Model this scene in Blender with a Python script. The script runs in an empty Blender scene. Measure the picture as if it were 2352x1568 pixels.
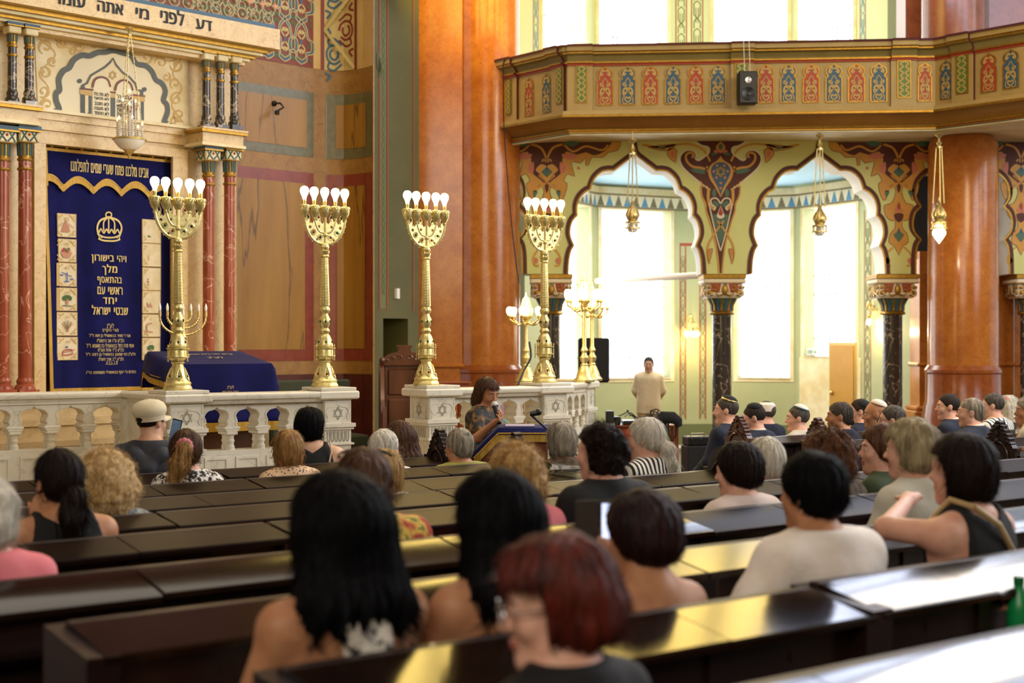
import bpy, bmesh, math, random
import numpy as np
from mathutils import Vector, Matrix
from mathutils.geometry import tessellate_polygon
C = bpy.context.scene.collection
SC = bpy.context.scene
F, CX, CY, H = 3267.0, 1176.0, 784.0, 1.87      # 50 mm lens, eye height
def lin(c):
    if isinstance(c, str):
        c = c.lstrip('#'); c = [int(c[i:i+2], 16)/255 for i in (0, 2, 4)]
        return tuple(x/12.92 if x <= .04045 else ((x+.055)/1.055)**2.4 for x in c)
    return tuple(c[:3])
# ---------------------------------------------------------------- camera
cd = bpy.data.cameras.new('camera'); cam = bpy.data.objects.new('camera', cd); C.objects.link(cam)
cam.location = (0, 0, H); cam.rotation_euler = (math.pi/2, 0, 0)
cd.sensor_width = 36; cd.lens = 36*F/2352; cd.clip_end = 200
cd.dof.use_dof = True; cd.dof.focus_distance = 10.6; cd.dof.aperture_fstop = 2.2
SC.camera = cam
# ---------------------------------------------------------------- world, large lights, exposure
w = bpy.data.worlds.new('world'); SC.world = w; w.use_nodes = True
w.node_tree.nodes['Background'].inputs[0].default_value = (.80, .90, 1, 1)
w.node_tree.nodes['Background'].inputs[1].default_value = 1.0
def area(name, loc, target, sx, sy, energy, col):
    l = bpy.data.lights.new(name, 'AREA'); l.shape = 'RECTANGLE'; l.size = sx; l.size_y = sy
    l.energy = energy; l.color = col
    o = bpy.data.objects.new(name, l); C.objects.link(o); o.location = loc
    o.rotation_euler = (Vector(target)-Vector(loc)).to_track_quat('-Z', 'Y').to_euler(); return o
def point(name, loc, energy, col, r, parent=None):
    l = bpy.data.lights.new(name, 'POINT'); l.energy = energy; l.color = col; l.shadow_soft_size = r
    o = bpy.data.objects.new(name, l); C.objects.link(o); o.location = loc; o.parent = parent; return o
area('dome_light', (-.5, 9.5, 12.0), (-.5, 9.5, 0), 7, 7, 420, (1, .92, .78))      # daylight from the dome
point('right_warm_fill', (5.6, 10.5, 6.4), 640, (1, .80, .48), 1.2)   # added warm fill without fixture, set right to clear the lid reflections
area('right_windows_light', (11.3, 8, 6.0), (0, 9, 1.5), 7, 5, 620, (.84, .92, 1))
area('back_area_light', (-2, -5.2, 7.0), (-1, 13, 2.2), 8, 4, 560, (1, .93, .82))  # unseen area light behind the camera; no window built there
area('exedra_light', (3.2, 22.2, 4.35), (3.2, 22.2, 0), 3.5, 1.6, 170, (1, .95, .85))
SC.view_settings.view_transform = 'Standard'; SC.view_settings.look = 'None'
SC.view_settings.gamma = 1; SC.view_settings.exposure = 0.0; SC.view_settings.use_curve_mapping = False
cy = SC.cycles; cy.use_denoising = True; cy.max_bounces = 6; cy.diffuse_bounces = 3; cy.glossy_bounces = 3
cy.transmission_bounces = 4; cy.caustics_reflective = False; cy.caustics_refractive = False; cy.sample_clamp_indirect = 6
# ---------------------------------------------------------------- helpers
def P(px, py, d): return Vector(((px-CX)/F*d, d, H-(py-CY)/F*d))
def zat(py, d): return H-(py-CY)/F*d
def tag(o, label=None, cat=None, group=None, kind=None):
    for k, v in (('label', label), ('category', cat), ('group', group), ('kind', kind)):
        if v: o[k] = v
    return o
def empty(name, loc=(0, 0, 0), rz=0, label=None, cat=None, group=None):
    o = bpy.data.objects.new(name, None); C.objects.link(o); o.location = loc; o.rotation_euler = (0, 0, rz)
    o.empty_display_size = .1
    return tag(o, label, cat, group)
def kids(o): return [x for x in o.children]
def copy_tree(o, parent=None):
    c = o.copy(); C.objects.link(c); c.parent = parent
    for ch in list(o.children): copy_tree(ch, c)
    return c
class Plane:
    """vertical plane through o (x,y) with horizontal direction angle a from the view axis; n faces the viewer"""
    def __init__(s, o, a=None, u=None, z=0, off=0):
        s.u = Vector((math.sin(math.radians(a)), math.cos(math.radians(a)), 0)) if u is None else Vector((u[0], u[1], 0)).normalized()
        s.v = Vector((0, 0, 1)); s.n = Vector((s.u.y, -s.u.x, 0))
        s.o = Vector((o[0], o[1], z)) + s.n*off
    def off(s, d): return Plane((s.o.x, s.o.y), u=(s.u.x, s.u.y), z=s.o.z, off=d)
    def w(s, a, b, h=0): return s.o + s.u*a + s.v*b + s.n*h
    def hit(s, px, py):
        d = Vector(((px-CX)/F, 1, -(py-CY)/F)); c = Vector((0, 0, H))
        t = (s.o-c).dot(s.n)/d.dot(s.n); q = c+d*t-s.o
        return (q.dot(s.u), q.z)
    def depth(s, px):
        a, b = s.hit(px, CY); return s.w(a, b).y
    def s(self, px): return self.hit(px, CY)[0]
    def px(self, a, b):
        q = self.w(a, b); return (CX+F*q.x/q.y, CY-F*(q.z-H)/q.y)
    def xf(s, a, b, h=0):
        m = Matrix.Identity(4)
        for i, ax in enumerate((s.u, s.v, s.n)):
            for r in range(3): m[r][i] = ax[r]
        m.translation = s.w(a, b, h); return m
def cat_rom(pts, n=6, closed=False):
    if len(pts) < 3: return [tuple(p) for p in pts]
    out = []; N = len(pts); rng = range(N) if closed else range(N-1)
    for i in rng:
        g = (lambda k: pts[k % N]) if closed else (lambda k: pts[max(0, min(N-1, k))])
        p0, p1, p2, p3 = g(i-1), g(i), g(i+1), g(i+2)
        for k in range(n):
            t = k/n
            out.append(tuple(.5*(2*b+(c-a)*t+(2*a-5*b+4*c-d)*t*t+(-a+3*b-3*c+d)*t**3) for a, b, c, d in zip(p0, p1, p2, p3)))
    if not closed: out.append(tuple(pts[-1]))
    return out
class MB:
    def __init__(s): s.V = []; s.Fc = []; s.M = []
    def add(s, vs, fs, m=0, X=None):
        b = len(s.V)
        s.V += [tuple(X @ Vector(v)) if X is not None else tuple(v) for v in vs]
        s.Fc += [tuple(i+b for i in f) for f in fs]; s.M += [m]*len(fs)
    def box(s, a, b, m=0, X=None, bev=0):
        x0, y0, z0 = a; x1, y1, z1 = b
        if bev:
            e = bev; vs = []; 
            for z, q in ((z0, e), (z0+e, 0), (z1-e, 0), (z1, e)):
                for x, y in ((x0+q, y0+e), (x0+e, y0+q), (x1-e, y0+q), (x1-q, y0+e), (x1-q, y1-e), (x1-e, y1-q), (x0+e, y1-q), (x0+q, y1-e)): vs.append((x, y, z))
            fs = [tuple(reversed(range(8))), tuple(range(24, 32))]
            for k in range(3):
                for i in range(8): j = (i+1) % 8; fs.append((k*8+i, k*8+j, k*8+8+j, k*8+8+i))
            s.add(vs, fs, m, X); return
        s.add([(x0, y0, z0), (x1, y0, z0), (x1, y1, z0), (x0, y1, z0), (x0, y0, z1), (x1, y0, z1), (x1, y1, z1), (x0, y1, z1)],
              [(3, 2, 1, 0), (4, 5, 6, 7), (0, 1, 5, 4), (1, 2, 6, 5), (2, 3, 7, 6), (3, 0, 4, 7)], m, X)
    def poly(s, pl, pts, h0, h1, m=0, back=False, side=True, holes=()):
        """polygon in plane coordinates, face at h1, sides down to h0"""
        loops = [list(pts)]+[list(q) for q in holes]
        flat = [p for l in loops for p in l]
        tris = tessellate_polygon([[Vector((p[0], p[1], 0)) for p in l] for l in loops])
        def ori(t):
            a, b, c = [flat[i] for i in t]
            return t if (b[0]-a[0])*(c[1]-a[1])-(b[1]-a[1])*(c[0]-a[0]) > 0 else t[::-1]
        tris = [ori(tuple(t)) for t in tris]
        s.add([pl.w(p[0], p[1], h1) for p in flat], tris, m)
        if back: s.add([pl.w(p[0], p[1], h0) for p in flat], [t[::-1] for t in tris], m)
        if side and h1 != h0:
            for li, l in enumerate(loops):
                A = sum(l[i][0]*l[(i+1) % len(l)][1]-l[(i+1) % len(l)][0]*l[i][1] for i in range(len(l)))
                if (A < 0) != (li > 0): l = l[::-1]
                n = len(l)
                s.add([pl.w(p[0], p[1], h0) for p in l]+[pl.w(p[0], p[1], h1) for p in l],
                      [(i, (i+1) % n, n+(i+1) % n, n+i) for i in range(n)], m)
    def stroke(s, pl, pts, wd, h, m=0, smooth=True, n=5, taper=None):
        q = cat_rom(pts, n) if smooth else [tuple(p) for p in pts]
        N = len(q); L = []
        for i in range(N):
            a = q[max(0, i-1)]; b = q[min(N-1, i+1)]
            dx, dy = b[0]-a[0], b[1]-a[1]; l = math.hypot(dx, dy) or 1
            t = i/(N-1); ww = wd/2*(taper(t) if taper else 1)
            L.append((q[i][0]-dy/l*ww, q[i][1]+dx/l*ww, q[i][0]+dy/l*ww, q[i][1]-dx/l*ww))
        vs = []
        for a in L: vs += [pl.w(a[2], a[3], h), pl.w(a[0], a[1], h)]
        s.add(vs, [(2*i, 2*i+2, 2*i+3, 2*i+1) for i in range(N-1)], m)
    def lathe(s, prof, seg=24, m=0, c=(0, 0, 0), X=None, sq=0):
        """sq: polygonal with sq sides instead of round"""
        vs = []; n = len(prof); seg = sq or seg; ph = math.pi/sq if sq else 0; k = 1/math.cos(math.pi/sq) if sq else 1
        for r, z in prof:
            for i in range(seg):
                a = 2*math.pi*i/seg+ph; vs.append((c[0]+r*k*math.cos(a), c[1]+r*k*math.sin(a), c[2]+z))
        fs = [(j*seg+i, j*seg+(i+1) % seg, (j+1)*seg+(i+1) % seg, (j+1)*seg+i) for j in range(n-1) for i in range(seg)]
        fs += [tuple(reversed(range(seg))), tuple(range((n-1)*seg, n*seg))]
        s.add(vs, fs, m, X)
    def tube(s, pts, r, seg=8, m=0, X=None, caps=True):
        pts = [Vector(p) for p in pts]; n = len(pts); rs = r if isinstance(r, (list, tuple)) else [r]*n
        vs = []; T0 = None; nx = None
        for i, p in enumerate(pts):
            t = (pts[min(n-1, i+1)]-pts[max(0, i-1)]).normalized()
            if nx is None: nx = t.orthogonal().normalized()
            nx = (nx-t*nx.dot(t)); nx = nx.normalized() if nx.length > 1e-6 else t.orthogonal().normalized()
            ny = t.cross(nx)
            for k in range(seg):
                a = 2*math.pi*k/seg; vs.append(p+(nx*math.cos(a)+ny*math.sin(a))*rs[i])
        fs = [(j*seg+i, j*seg+(i+1) % seg, (j+1)*seg+(i+1) % seg, (j+1)*seg+i) for j in range(n-1) for i in range(seg)]
        if caps: fs += [tuple(reversed(range(seg))), tuple(range((n-1)*seg, n*seg))]
        s.add(vs, fs, m, X)
    def ball(s, c, r, m=0, seg=12, rings=8, X=None):
        r = r if isinstance(r, (tuple, list)) else (r, r, r)
        vs = [(c[0], c[1], c[2]-r[2])]; 
        for j in range(1, rings):
            t = math.pi*j/rings-math.pi/2
            for i in range(seg):
                a = 2*math.pi*i/seg; vs.append((c[0]+r[0]*math.cos(t)*math.cos(a), c[1]+r[1]*math.cos(t)*math.sin(a), c[2]+r[2]*math.sin(t)))
        vs.append((c[0], c[1], c[2]+r[2])); T = len(vs)-1
        fs = [(0, 1+(i+1) % seg, 1+i) for i in range(seg)]
        fs += [(1+j*seg+i, 1+j*seg+(i+1) % seg, 1+(j+1)*seg+(i+1) % seg, 1+(j+1)*seg+i) for j in range(rings-2) for i in range(seg)]
        fs += [(1+(rings-2)*seg+i, 1+(rings-2)*seg+(i+1) % seg, T) for i in range(seg)]
        s.add(vs, fs, m, X)
    def sweep(s, prof, path, m=0, mats=None, closed=False, caps=True):
        """prof: (outward, z) polyline swept along plan path [(x,y)]; outward = right-hand side turned to the viewer"""
        n = len(path); rows = []
        for i, p in enumerate(path):
            p = Vector(p); d0 = (p-Vector(path[i-1])).normalized() if i or closed else None
            d1 = (Vector(path[(i+1) % n])-p).normalized() if i < n-1 or closed else None
            d0 = d0 or d1; d1 = d1 or d0
            n0 = Vector((d0.y, -d0.x)); n1 = Vector((d1.y, -d1.x)); nn = (n0+n1).normalized(); k = 1/max(.3, nn.dot(n0))
            rows.append([(p.x+nn.x*k*o, p.y+nn.y*k*o, z) for o, z in prof])
        q = len(prof)
        for j in range(q-1):
            mm = mats[j] if mats else m
            for i in range(n if closed else n-1):
                a, b = rows[i], rows[(i+1) % n]
                s.add([a[j], b[j], b[j+1], a[j+1]], [(0, 1, 2, 3)], mm)
        if caps and not closed:
            s.add(rows[0], [tuple(range(q))], mats[0] if mats else m); s.add(rows[-1], [tuple(reversed(range(q)))], mats[0] if mats else m)
    def build(s, name, mats, parent=None, ang=35, loc=None):
        me = bpy.data.meshes.new(name); me.from_pydata([tuple(v) for v in s.V], [], s.Fc)
        for m in (mats if isinstance(mats, (list, tuple)) else [mats]): me.materials.append(m)
        me.polygons.foreach_set('material_index', s.M)
        me.polygons.foreach_set('use_smooth', [True]*len(s.Fc)); me.update()
        bm = bmesh.new(); bm.from_mesh(me); bmesh.ops.remove_doubles(bm, verts=bm.verts, dist=1e-5); bm.to_mesh(me); bm.free()
        me.set_sharp_from_angle(angle=math.radians(ang))
        o = bpy.data.objects.new(name, me); C.objects.link(o); o.parent = parent
        if loc is not None: o.location = loc
        return o
def text_mesh(txt, rtl=True, spacing=1.0):
    """letter outlines as filled triangles, normalised to the unit square"""
    cu = bpy.data.curves.new('t', 'FONT'); cu.body = txt[::-1] if rtl else txt; cu.align_x = 'LEFT'; cu.space_character = spacing; cu.resolution_u = 2; cu.fill_mode = 'NONE'
    o = bpy.data.objects.new('t', cu); C.objects.link(o)
    dg = bpy.context.evaluated_depsgraph_get(); dg.update()
    me = bpy.data.meshes.new_from_object(o.evaluated_get(dg))
    co = [(v.co.x, v.co.y) for v in me.vertices]; nb = {}
    for e in me.edges:
        i, j = e.vertices; nb.setdefault(i, []).append(j); nb.setdefault(j, []).append(i)
    bpy.data.objects.remove(o); bpy.data.curves.remove(cu); bpy.data.meshes.remove(me)
    loops = []; seen = set()
    for s in nb:
        if s in seen: continue
        l = [s]; seen.add(s); cur = s
        while True:
            nx = [k for k in nb[cur] if k not in seen]
            if not nx: break
            cur = nx[0]; seen.add(cur); l.append(cur)
        q = [co[k] for k in l]; q = [p for i, p in enumerate(q) if math.dist(p, q[i-1]) > 1e-6]
        if len(q) > 2: loops.append(q)
    if not loops: return [], [], 0, 0
    def inside(p, l):
        c = False
        for (x0, y0), (x1, y1) in zip(l, l[1:]+l[:1]):
            if (y0 > p[1]) != (y1 > p[1]) and p[0] < (x1-x0)*(p[1]-y0)/(y1-y0)+x0: c = not c
        return c
    par = [[j for j, m in enumerate(loops) if j != i and inside(l[0], m)] for i, l in enumerate(loops)]
    vs, fs = [], []
    for i, l in enumerate(loops):
        if len(par[i]) % 2: continue
        g = [l]+[loops[j] for j in range(len(loops)) if len(par[j]) == len(par[i])+1 and i in par[j]]
        b = len(vs); flat = [p for q in g for p in q]; vs += flat
        for t in tessellate_polygon([[Vector((p[0], p[1], 0)) for p in q] for q in g]):
            A, B, D = [flat[k] for k in t]; t = tuple(t) if (B[0]-A[0])*(D[1]-A[1])-(B[1]-A[1])*(D[0]-A[0]) > 0 else tuple(t)[::-1]
            fs.append(tuple(k+b for k in t))
    x0 = min(v[0] for v in vs); x1 = max(v[0] for v in vs); y0 = min(v[1] for v in vs); y1 = max(v[1] for v in vs)
    return [((x-x0)/(x1-x0), (y-y0)/(y1-y0)) for x, y in vs], fs, x1-x0, y1-y0
def write(mb, pl, txt, a0, b0, a1, b1, h, m=0, rtl=True, spacing=1.0, bold=0, slope=0):
    """text filling plane rectangle; bold repeats it shifted"""
    vs, fs, ww, hh = text_mesh(txt, rtl, spacing)
    for k in ((0,) if not bold else (-bold, 0, bold)):
        mb.add([pl.w(a0+(a1-a0)*x+k, b0+(b1-b0)*y+slope*x, h) for x, y in vs], fs, m)
def resample(pts, d):
    out = [pts[0]]
    for a, b in zip(pts, pts[1:]):
        n = max(1, int(math.dist(a, b)/d))
        out += [tuple(a[i]+(b[i]-a[i])*k/n for i in range(len(a))) for k in range(1, n+1)]
    return out
# ---------------------------------------------------------------- materials
def mat(name, col, rough=.5, metal=0, col2=None, scale=8, stretch=(1, 1, 1), bump=0, bscale=None, emit=None, estr=0, spec=.5, detail=4, lo=.35, hi=.65, coat=0, sheen=0, alpha=1, trans=0, kind='noise', sss=0):
    m = bpy.data.materials.new(name); m.use_nodes = True; nt = m.node_tree; N = nt.nodes; L = nt.links
    b = N['Principled BSDF']; b.inputs['Base Color'].default_value = (*lin(col), 1)
    b.inputs['Roughness'].default_value = rough; b.inputs['Metallic'].default_value = metal; b.inputs['Specular IOR Level'].default_value = spec
    if coat: b.inputs['Coat Weight'].default_value = coat; b.inputs['Coat Roughness'].default_value = .12
    if sheen: b.inputs['Sheen Weight'].default_value = sheen; b.inputs['Sheen Roughness'].default_value = .4
    if trans: b.inputs['Transmission Weight'].default_value = trans
    if sss: b.inputs['Subsurface Weight'].default_value = sss; b.inputs['Subsurface Radius'].default_value = (.02, .008, .004); b.inputs['Subsurface Scale'].default_value = .5
    if alpha < 1: b.inputs['Alpha'].default_value = alpha
    if emit: b.inputs['Emission Color'].default_value = (*lin(emit), 1); b.inputs['Emission Strength'].default_value = estr
    if col2 or bump:
        tc = N.new('ShaderNodeTexCoord'); mp = N.new('ShaderNodeMapping'); mp.inputs['Scale'].default_value = stretch
        L.new(tc.outputs['Object'], mp.inputs['Vector'])
        def tex(sc, kd):
            if kd == 'voronoi': t = N.new('ShaderNodeTexVoronoi'); t.inputs['Scale'].default_value = sc; L.new(mp.outputs[0], t.inputs['Vector']); return t.outputs['Distance']
            if kd == 'cells': t = N.new('ShaderNodeTexVoronoi'); t.inputs['Scale'].default_value = sc; L.new(mp.outputs[0], t.inputs['Vector']); return t.outputs['Color']
            if kd == 'wave': t = N.new('ShaderNodeTexWave'); t.inputs['Scale'].default_value = sc; t.inputs['Distortion'].default_value = 3; t.inputs['Detail'].default_value = 2; L.new(mp.outputs[0], t.inputs['Vector']); return t.outputs['Fac']
            if kd == 'stripe': t = N.new('ShaderNodeTexWave'); t.inputs['Scale'].default_value = sc; t.inputs['Distortion'].default_value = .3; L.new(mp.outputs[0], t.inputs['Vector']); return t.outputs['Fac']
            t = N.new('ShaderNodeTexNoise'); t.inputs['Scale'].default_value = sc; t.inputs['Detail'].default_value = detail; t.inputs['Roughness'].default_value = .6; L.new(mp.outputs[0], t.inputs['Vector']); return t.outputs['Fac']
        if col2:
            r = N.new('ShaderNodeValToRGB'); r.color_ramp.elements[0].position = lo; r.color_ramp.elements[1].position = hi
            r.color_ramp.elements[0].color = (*lin(col), 1); r.color_ramp.elements[1].color = (*lin(col2), 1)
            L.new(tex(scale, kind), r.inputs[0]); L.new(r.outputs[0], b.inputs['Base Color'])
        if bump:
            bp = N.new('ShaderNodeBump'); bp.inputs['Strength'].default_value = bump; bp.inputs['Distance'].default_value = .01
            L.new(tex(bscale or scale*4, 'noise' if kind in ('stripe', 'voronoi', 'cells') else kind), bp.inputs['Height']); L.new(bp.outputs[0], b.inputs['Normal'])
    return m
def marble(name, base, cloud, vein, scale=1.2, vw=.04, rough=.25, stretch=(1, 1, 1), vscale=None, mottled=.6, rot=(0, 0, 0), vein_amt=1, dist=.8):
    """cloudy base with thin veins where a warped noise crosses one half"""
    m = bpy.data.materials.new(name); m.use_nodes = True; nt = m.node_tree; N = nt.nodes; L = nt.links
    b = N['Principled BSDF']; b.inputs['Roughness'].default_value = rough
    tc = N.new('ShaderNodeTexCoord'); mp = N.new('ShaderNodeMapping'); mp.inputs['Scale'].default_value = stretch; mp.inputs['Rotation'].default_value = rot
    L.new(tc.outputs['Object'], mp.inputs['Vector'])
    n1 = N.new('ShaderNodeTexNoise'); n1.inputs['Scale'].default_value = scale*1.7; n1.inputs['Detail'].default_value = 6; n1.inputs['Roughness'].default_value = .65
    n2 = N.new('ShaderNodeTexNoise'); n2.inputs['Scale'].default_value = vscale or scale; n2.inputs['Detail'].default_value = 5; n2.inputs['Distortion'].default_value = dist
    for n in (n1, n2): L.new(mp.outputs[0], n.inputs['Vector'])
    r1 = N.new('ShaderNodeValToRGB'); e = r1.color_ramp.elements; e[0].position = .5-mottled/2+.05; e[1].position = .5+mottled/2-.05
    e[0].color = (*lin(base), 1); e[1].color = (*lin(cloud), 1); L.new(n1.outputs['Fac'], r1.inputs[0])
    r2 = N.new('ShaderNodeValToRGB'); e = r2.color_ramp.elements; e[0].position = .5-vw; e[1].position = .5+vw
    e[0].color = (0, 0, 0, 1); e[1].color = (0, 0, 0, 1); k = r2.color_ramp.elements.new(.5); k.color = (vein_amt,)*3+(1,)
    L.new(n2.outputs['Fac'], r2.inputs[0])
    mx = N.new('ShaderNodeMix'); mx.data_type = 'RGBA'; L.new(r2.outputs[0], mx.inputs[0]); L.new(r1.outputs[0], mx.inputs[6]); mx.inputs[7].default_value = (*lin(vein), 1)
    L.new(mx.outputs[2], b.inputs['Base Color']); return m
MT = dict(
 white_marble=marble('white_marble', '#d9d2bd', '#e6e0d0', '#8d8878', 3, .018, .3, vein_amt=.28),
 cream=marble('cream_marble', '#cba96c', '#dfc58e', '#a4723c', 5, .02, .35, vscale=9, vein_amt=.55),
 cream_lt=mat('cream_plaster', '#f2e6c0', .6, col2='#dcc790', scale=3),
 cream_paint=mat('cream_paint', '#d8b878', .6, col2='#caa45e', scale=2),
 ochre=marble('ochre_marble', '#8c6018', '#a67a2c', '#4a3014', 1.5, .02, .42, stretch=(1.9, 1.9, .24), rot=(.3, .3, 0), vein_amt=.8, dist=.15),
 band=marble('veined_band_marble', '#8a6024', '#a57a38', '#6c4420', 4, .02, .5, vscale=6, vein_amt=.6),
 greenstone=mat('greenstone_frame', '#625d3c', .35, col2='#706a45', scale=14),
 redstone=mat('red_stone_frame', '#7c3420', .35, col2='#8c4029', scale=9),
 redstone_dk=mat('dark_red_dado', '#4a1d12', .4, col2='#5a281a', scale=4),
 redcol=marble('red_marble', '#8a3a24', '#a5573a', '#d8a98c', 2.2, .012, .2, vscale=4),
 blackcol=marble('black_veined_marble', '#2e2a26', '#4a4138', '#b9a68c', 2.6, .022, .2, vscale=4.5),
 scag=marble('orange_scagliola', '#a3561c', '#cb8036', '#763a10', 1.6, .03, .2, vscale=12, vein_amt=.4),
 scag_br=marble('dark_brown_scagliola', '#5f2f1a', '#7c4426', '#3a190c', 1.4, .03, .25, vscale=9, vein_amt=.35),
 scag_dk=marble('brown_scagliola', '#8a4318', '#a55a26', '#552410', 1.2, .03, .22, vscale=5, vein_amt=.35),
 gold=mat('polished_brass', '#e6d394', .34, .8, col2='#d3bb70', scale=30, bump=.05),
 brass=mat('cast_gilt_brass', '#ebdda0', .40, .75, col2='#d8c47a', scale=40),
 gilt=mat('gilding', '#b38a34', .42, .75, col2='#9a7126', scale=25),
 giltpaint=mat('gold_paint', '#bfa058', .5, .1), crest=mat('stone_cresting', '#a3976e', .6), tan_dk=mat('dark_tan_balcony_paint', '#85753f', .5, col2='#8f7e48', scale=3),
 navy=mat('blue_velvet', '#0e1052', .85, sheen=.05, col2='#0a0c42', spec=.2, scale=5),
 goldcloth=mat('gold_fringe', '#c69c36', .5, .25, col2='#a07a20', scale=120, stretch=(1, 1, .05)),
 goldthread=mat('gold_thread', '#d6bd78', .55, .2),
 linen=mat('embroidered_linen', '#e4d7b6', .8, col2='#d8c79c', scale=9),
 olive=mat('olive_wall_paint', '#57542c', .55, col2='#605c33', scale=1.5),
 sage=mat('sage_wall_paint', '#a9ad7e', .6, col2='#b3b588', scale=1.2),
 sage_pale=mat('pale_sage_paint', '#c8d3a8', .6),
 sage_dk=mat('dark_sage_paint', '#6c7146', .6),
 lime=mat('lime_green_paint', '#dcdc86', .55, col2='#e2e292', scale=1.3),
 brown=mat('chocolate_paint', '#5a2818', .6),
 ochrep=mat('ochre_paint', '#d69836', .5, col2='#dca244', scale=5),
 salmon=mat('salmon_paint', '#d57f5c', .5),
 teal=mat('teal_paint', '#4f6f58', .5),
 bluep=mat('blue_paint', '#335a72', .5),
 ivory=mat('ivory_paint', '#f0e2be', .5),
 red=mat('red_paint', '#ad3f26', .5),
 redline=mat('rust_line_paint', '#a2452a', .5),
 green=mat('leaf_green_paint', '#5d7a2c', .5),
 wallred=mat('wallpaper_red', '#82341c', .55), wallgreen=mat('wallpaper_green', '#4c5f24', .55),
 wallblue=mat('wallpaper_blue', '#3d6172', .55), wallcream=mat('wallpaper_cream', '#c9b06c', .55),
 skyblue=mat('sky_blue_ceiling_paint', '#a5cde3', .6), greyblue=mat('frieze_blue', '#5a93b5', .6), taupe=mat('frieze_taupe', '#7d7354', .6),
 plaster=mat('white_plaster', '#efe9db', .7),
 tan=mat('tan_balcony_paint', '#a98d50', .5, col2='#b5995c', scale=3), brownfr=mat('brown_balcony_frieze', '#98692c', .5, col2='#a47434', scale=2),
 darkcushion=mat('maroon_rail_cloth', '#4d1418', .8),
 pew=mat('dark_varnished_wood', '#1a0a08', .42, col2='#28120d', scale=5, stretch=(.6, .6, 6), bump=.04, coat=.2, spec=.4),
 lid=mat('varnished_desk_lid', '#150a06', .15, col2='#22120a', scale=6, stretch=(.5, .5, 6), bump=.03, coat=.1, spec=.27),
 lidworn=mat('worn_desk_lid', '#1a0e08', .2, col2='#281709', scale=5, bump=.05, coat=.1, spec=.28),
 lidmatte=mat('dull_desk_lid', '#150a07', .42, col2='#21130c', scale=6, stretch=(.5, .5, 6), bump=.05, spec=.07),
 wood=mat('carved_brown_wood', '#43200f', .35, col2='#58301a', scale=6, stretch=(1, 1, .25), bump=.06, coat=.3),
 woodred=mat('red_brown_wood', '#6a2c12', .32, col2='#7b3a1a', scale=6, stretch=(1, 1, .3), coat=.3),
 plasticblack=mat('black_plastic', '#0d0d0e', .45), metaldark=mat('dark_metal', '#3a3a3a', .35, .9), steel=mat('brushed_steel', '#bfc1c4', .3, 1),
 floor=mat('stone_floor', '#4a3a2b', .35, col2='#5b4938', scale=3), steps=marble('step_stone', '#b3996a', '#c9b183', '#8d7448', 3, .02, .45, vein_amt=.3),
 bulb=mat('lit_bulb', '#fff0d0', .4, emit='#ffdc9a', estr=22), bulbfar=mat('lit_globe', '#fff0d0', .4, emit='#ffd98e', estr=9),
 pane=mat('bright_frosted_pane', '#ffffff', .5, emit='#f4f7ff', estr=4.0), pane_sheen_white=mat('white_sheen_glow', '#ffffff', .5, emit='#d6e2ff', estr=10),  # the second is an added white glow for the right-hand lids
 pane_sheen_amber=mat('amber_sheen_glow', '#e0b040', .4, emit='#ffdd78', estr=8.5),  # added out-of-view glow that turns the lids golden
 lead=mat('lead_glazing_bar', '#b4bcc6', .5), crystal=mat('crystal_drops', '#f4efe6', .08, .3, spec=.9), jewelr=mat('red_glass_jewel', '#8a1a10', .1), jewelb=mat('dark_jewel', '#0c1530', .1), jewelg=mat('green_jewel', '#0f4a1c', .1), white=mat('white_enamel', '#f2efe6', .25),
 black=mat('black_paint', '#141210', .5), paper=mat('white_paper', '#f1f0ea', .7), dark=mat('recess_shade', '#1a0f0a', .7),
)
# ---------------------------------------------------------------- setting: shell
def structure(o, label=None): return tag(o, label, kind='structure')
def quad_wall(name, pts, z0, z1, m, thick=.2):
    b = MB(); prof = [(0, z0), (0, z1), (-thick, z1), (-thick, z0), (0, z0)]
    b.sweep(prof, pts, 0); return structure(b.build(name, m))
b = MB(); b.box((-14, -7, -.3), (15, 27, 0)); structure(b.build('floor', MT['floor']))
b = MB(); b.box((-14, -7, 13), (15, 27, 13.3)); structure(b.build('ceiling', mat('dome_ceiling', '#8a6a3a', .7)))
wallp = mat('hall_wall_paint', '#a98f55', .6, col2='#b89c60', scale=1)
PAK = Plane((-4.1, 14.5), a=45)                     # front plane of the ark
PW = Plane((-4.1, 14.5), a=45, off=-1.2)            # apse wall behind it
quad_wall('wall_back', [(15, -6.6), (-13.5, -6.6)], 0, 13, wallp)
quad_wall('wall_left', [(-13.2, -6.8), (-13.2, 7.4)], 0, 13, wallp)
quad_wall('wall_right', [(13.2, 18), (13.2, -6.8)], 0, 13, wallp)
# tall windows high in the right wall (beyond the frame)
def plain_window(name, pl, a0, a1, z0, z1, pane, bars=(2, 4)):
    b = MB(); t = .05
    for k in range(bars[0]+2): x = a0+(a1-a0)*k/(bars[0]+1); b.poly(pl, [(x-t/2, z0), (x+t/2, z0), (x+t/2, z1), (x-t/2, z1)], -.02, .05)
    for k in range(bars[1]+2): z = z0+(z1-z0)*k/(bars[1]+1); b.poly(pl, [(a0, z-t/2), (a1, z-t/2), (a1, z+t/2), (a0, z+t/2)], -.02, .05)
    f = structure(b.build(name, MT['lead']))
    p = MB(); p.poly(pl, [(a0, z0), (a1, z0), (a1, z1), (a0, z1)], -.02, .0, back=True); p.build('pane', pane, f)
    return f
WN = [0]
def wname(): WN[0] += 1; return 'window_%d' % WN[0]
PR = Plane((13.15, 19), u=(0, -1))
for y in (8.5, 12.0, 15.5): plain_window(wname(), PR, 19-y-1.1, 19-y+1.1, 5.2, 10.0, MT['pane'])
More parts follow.
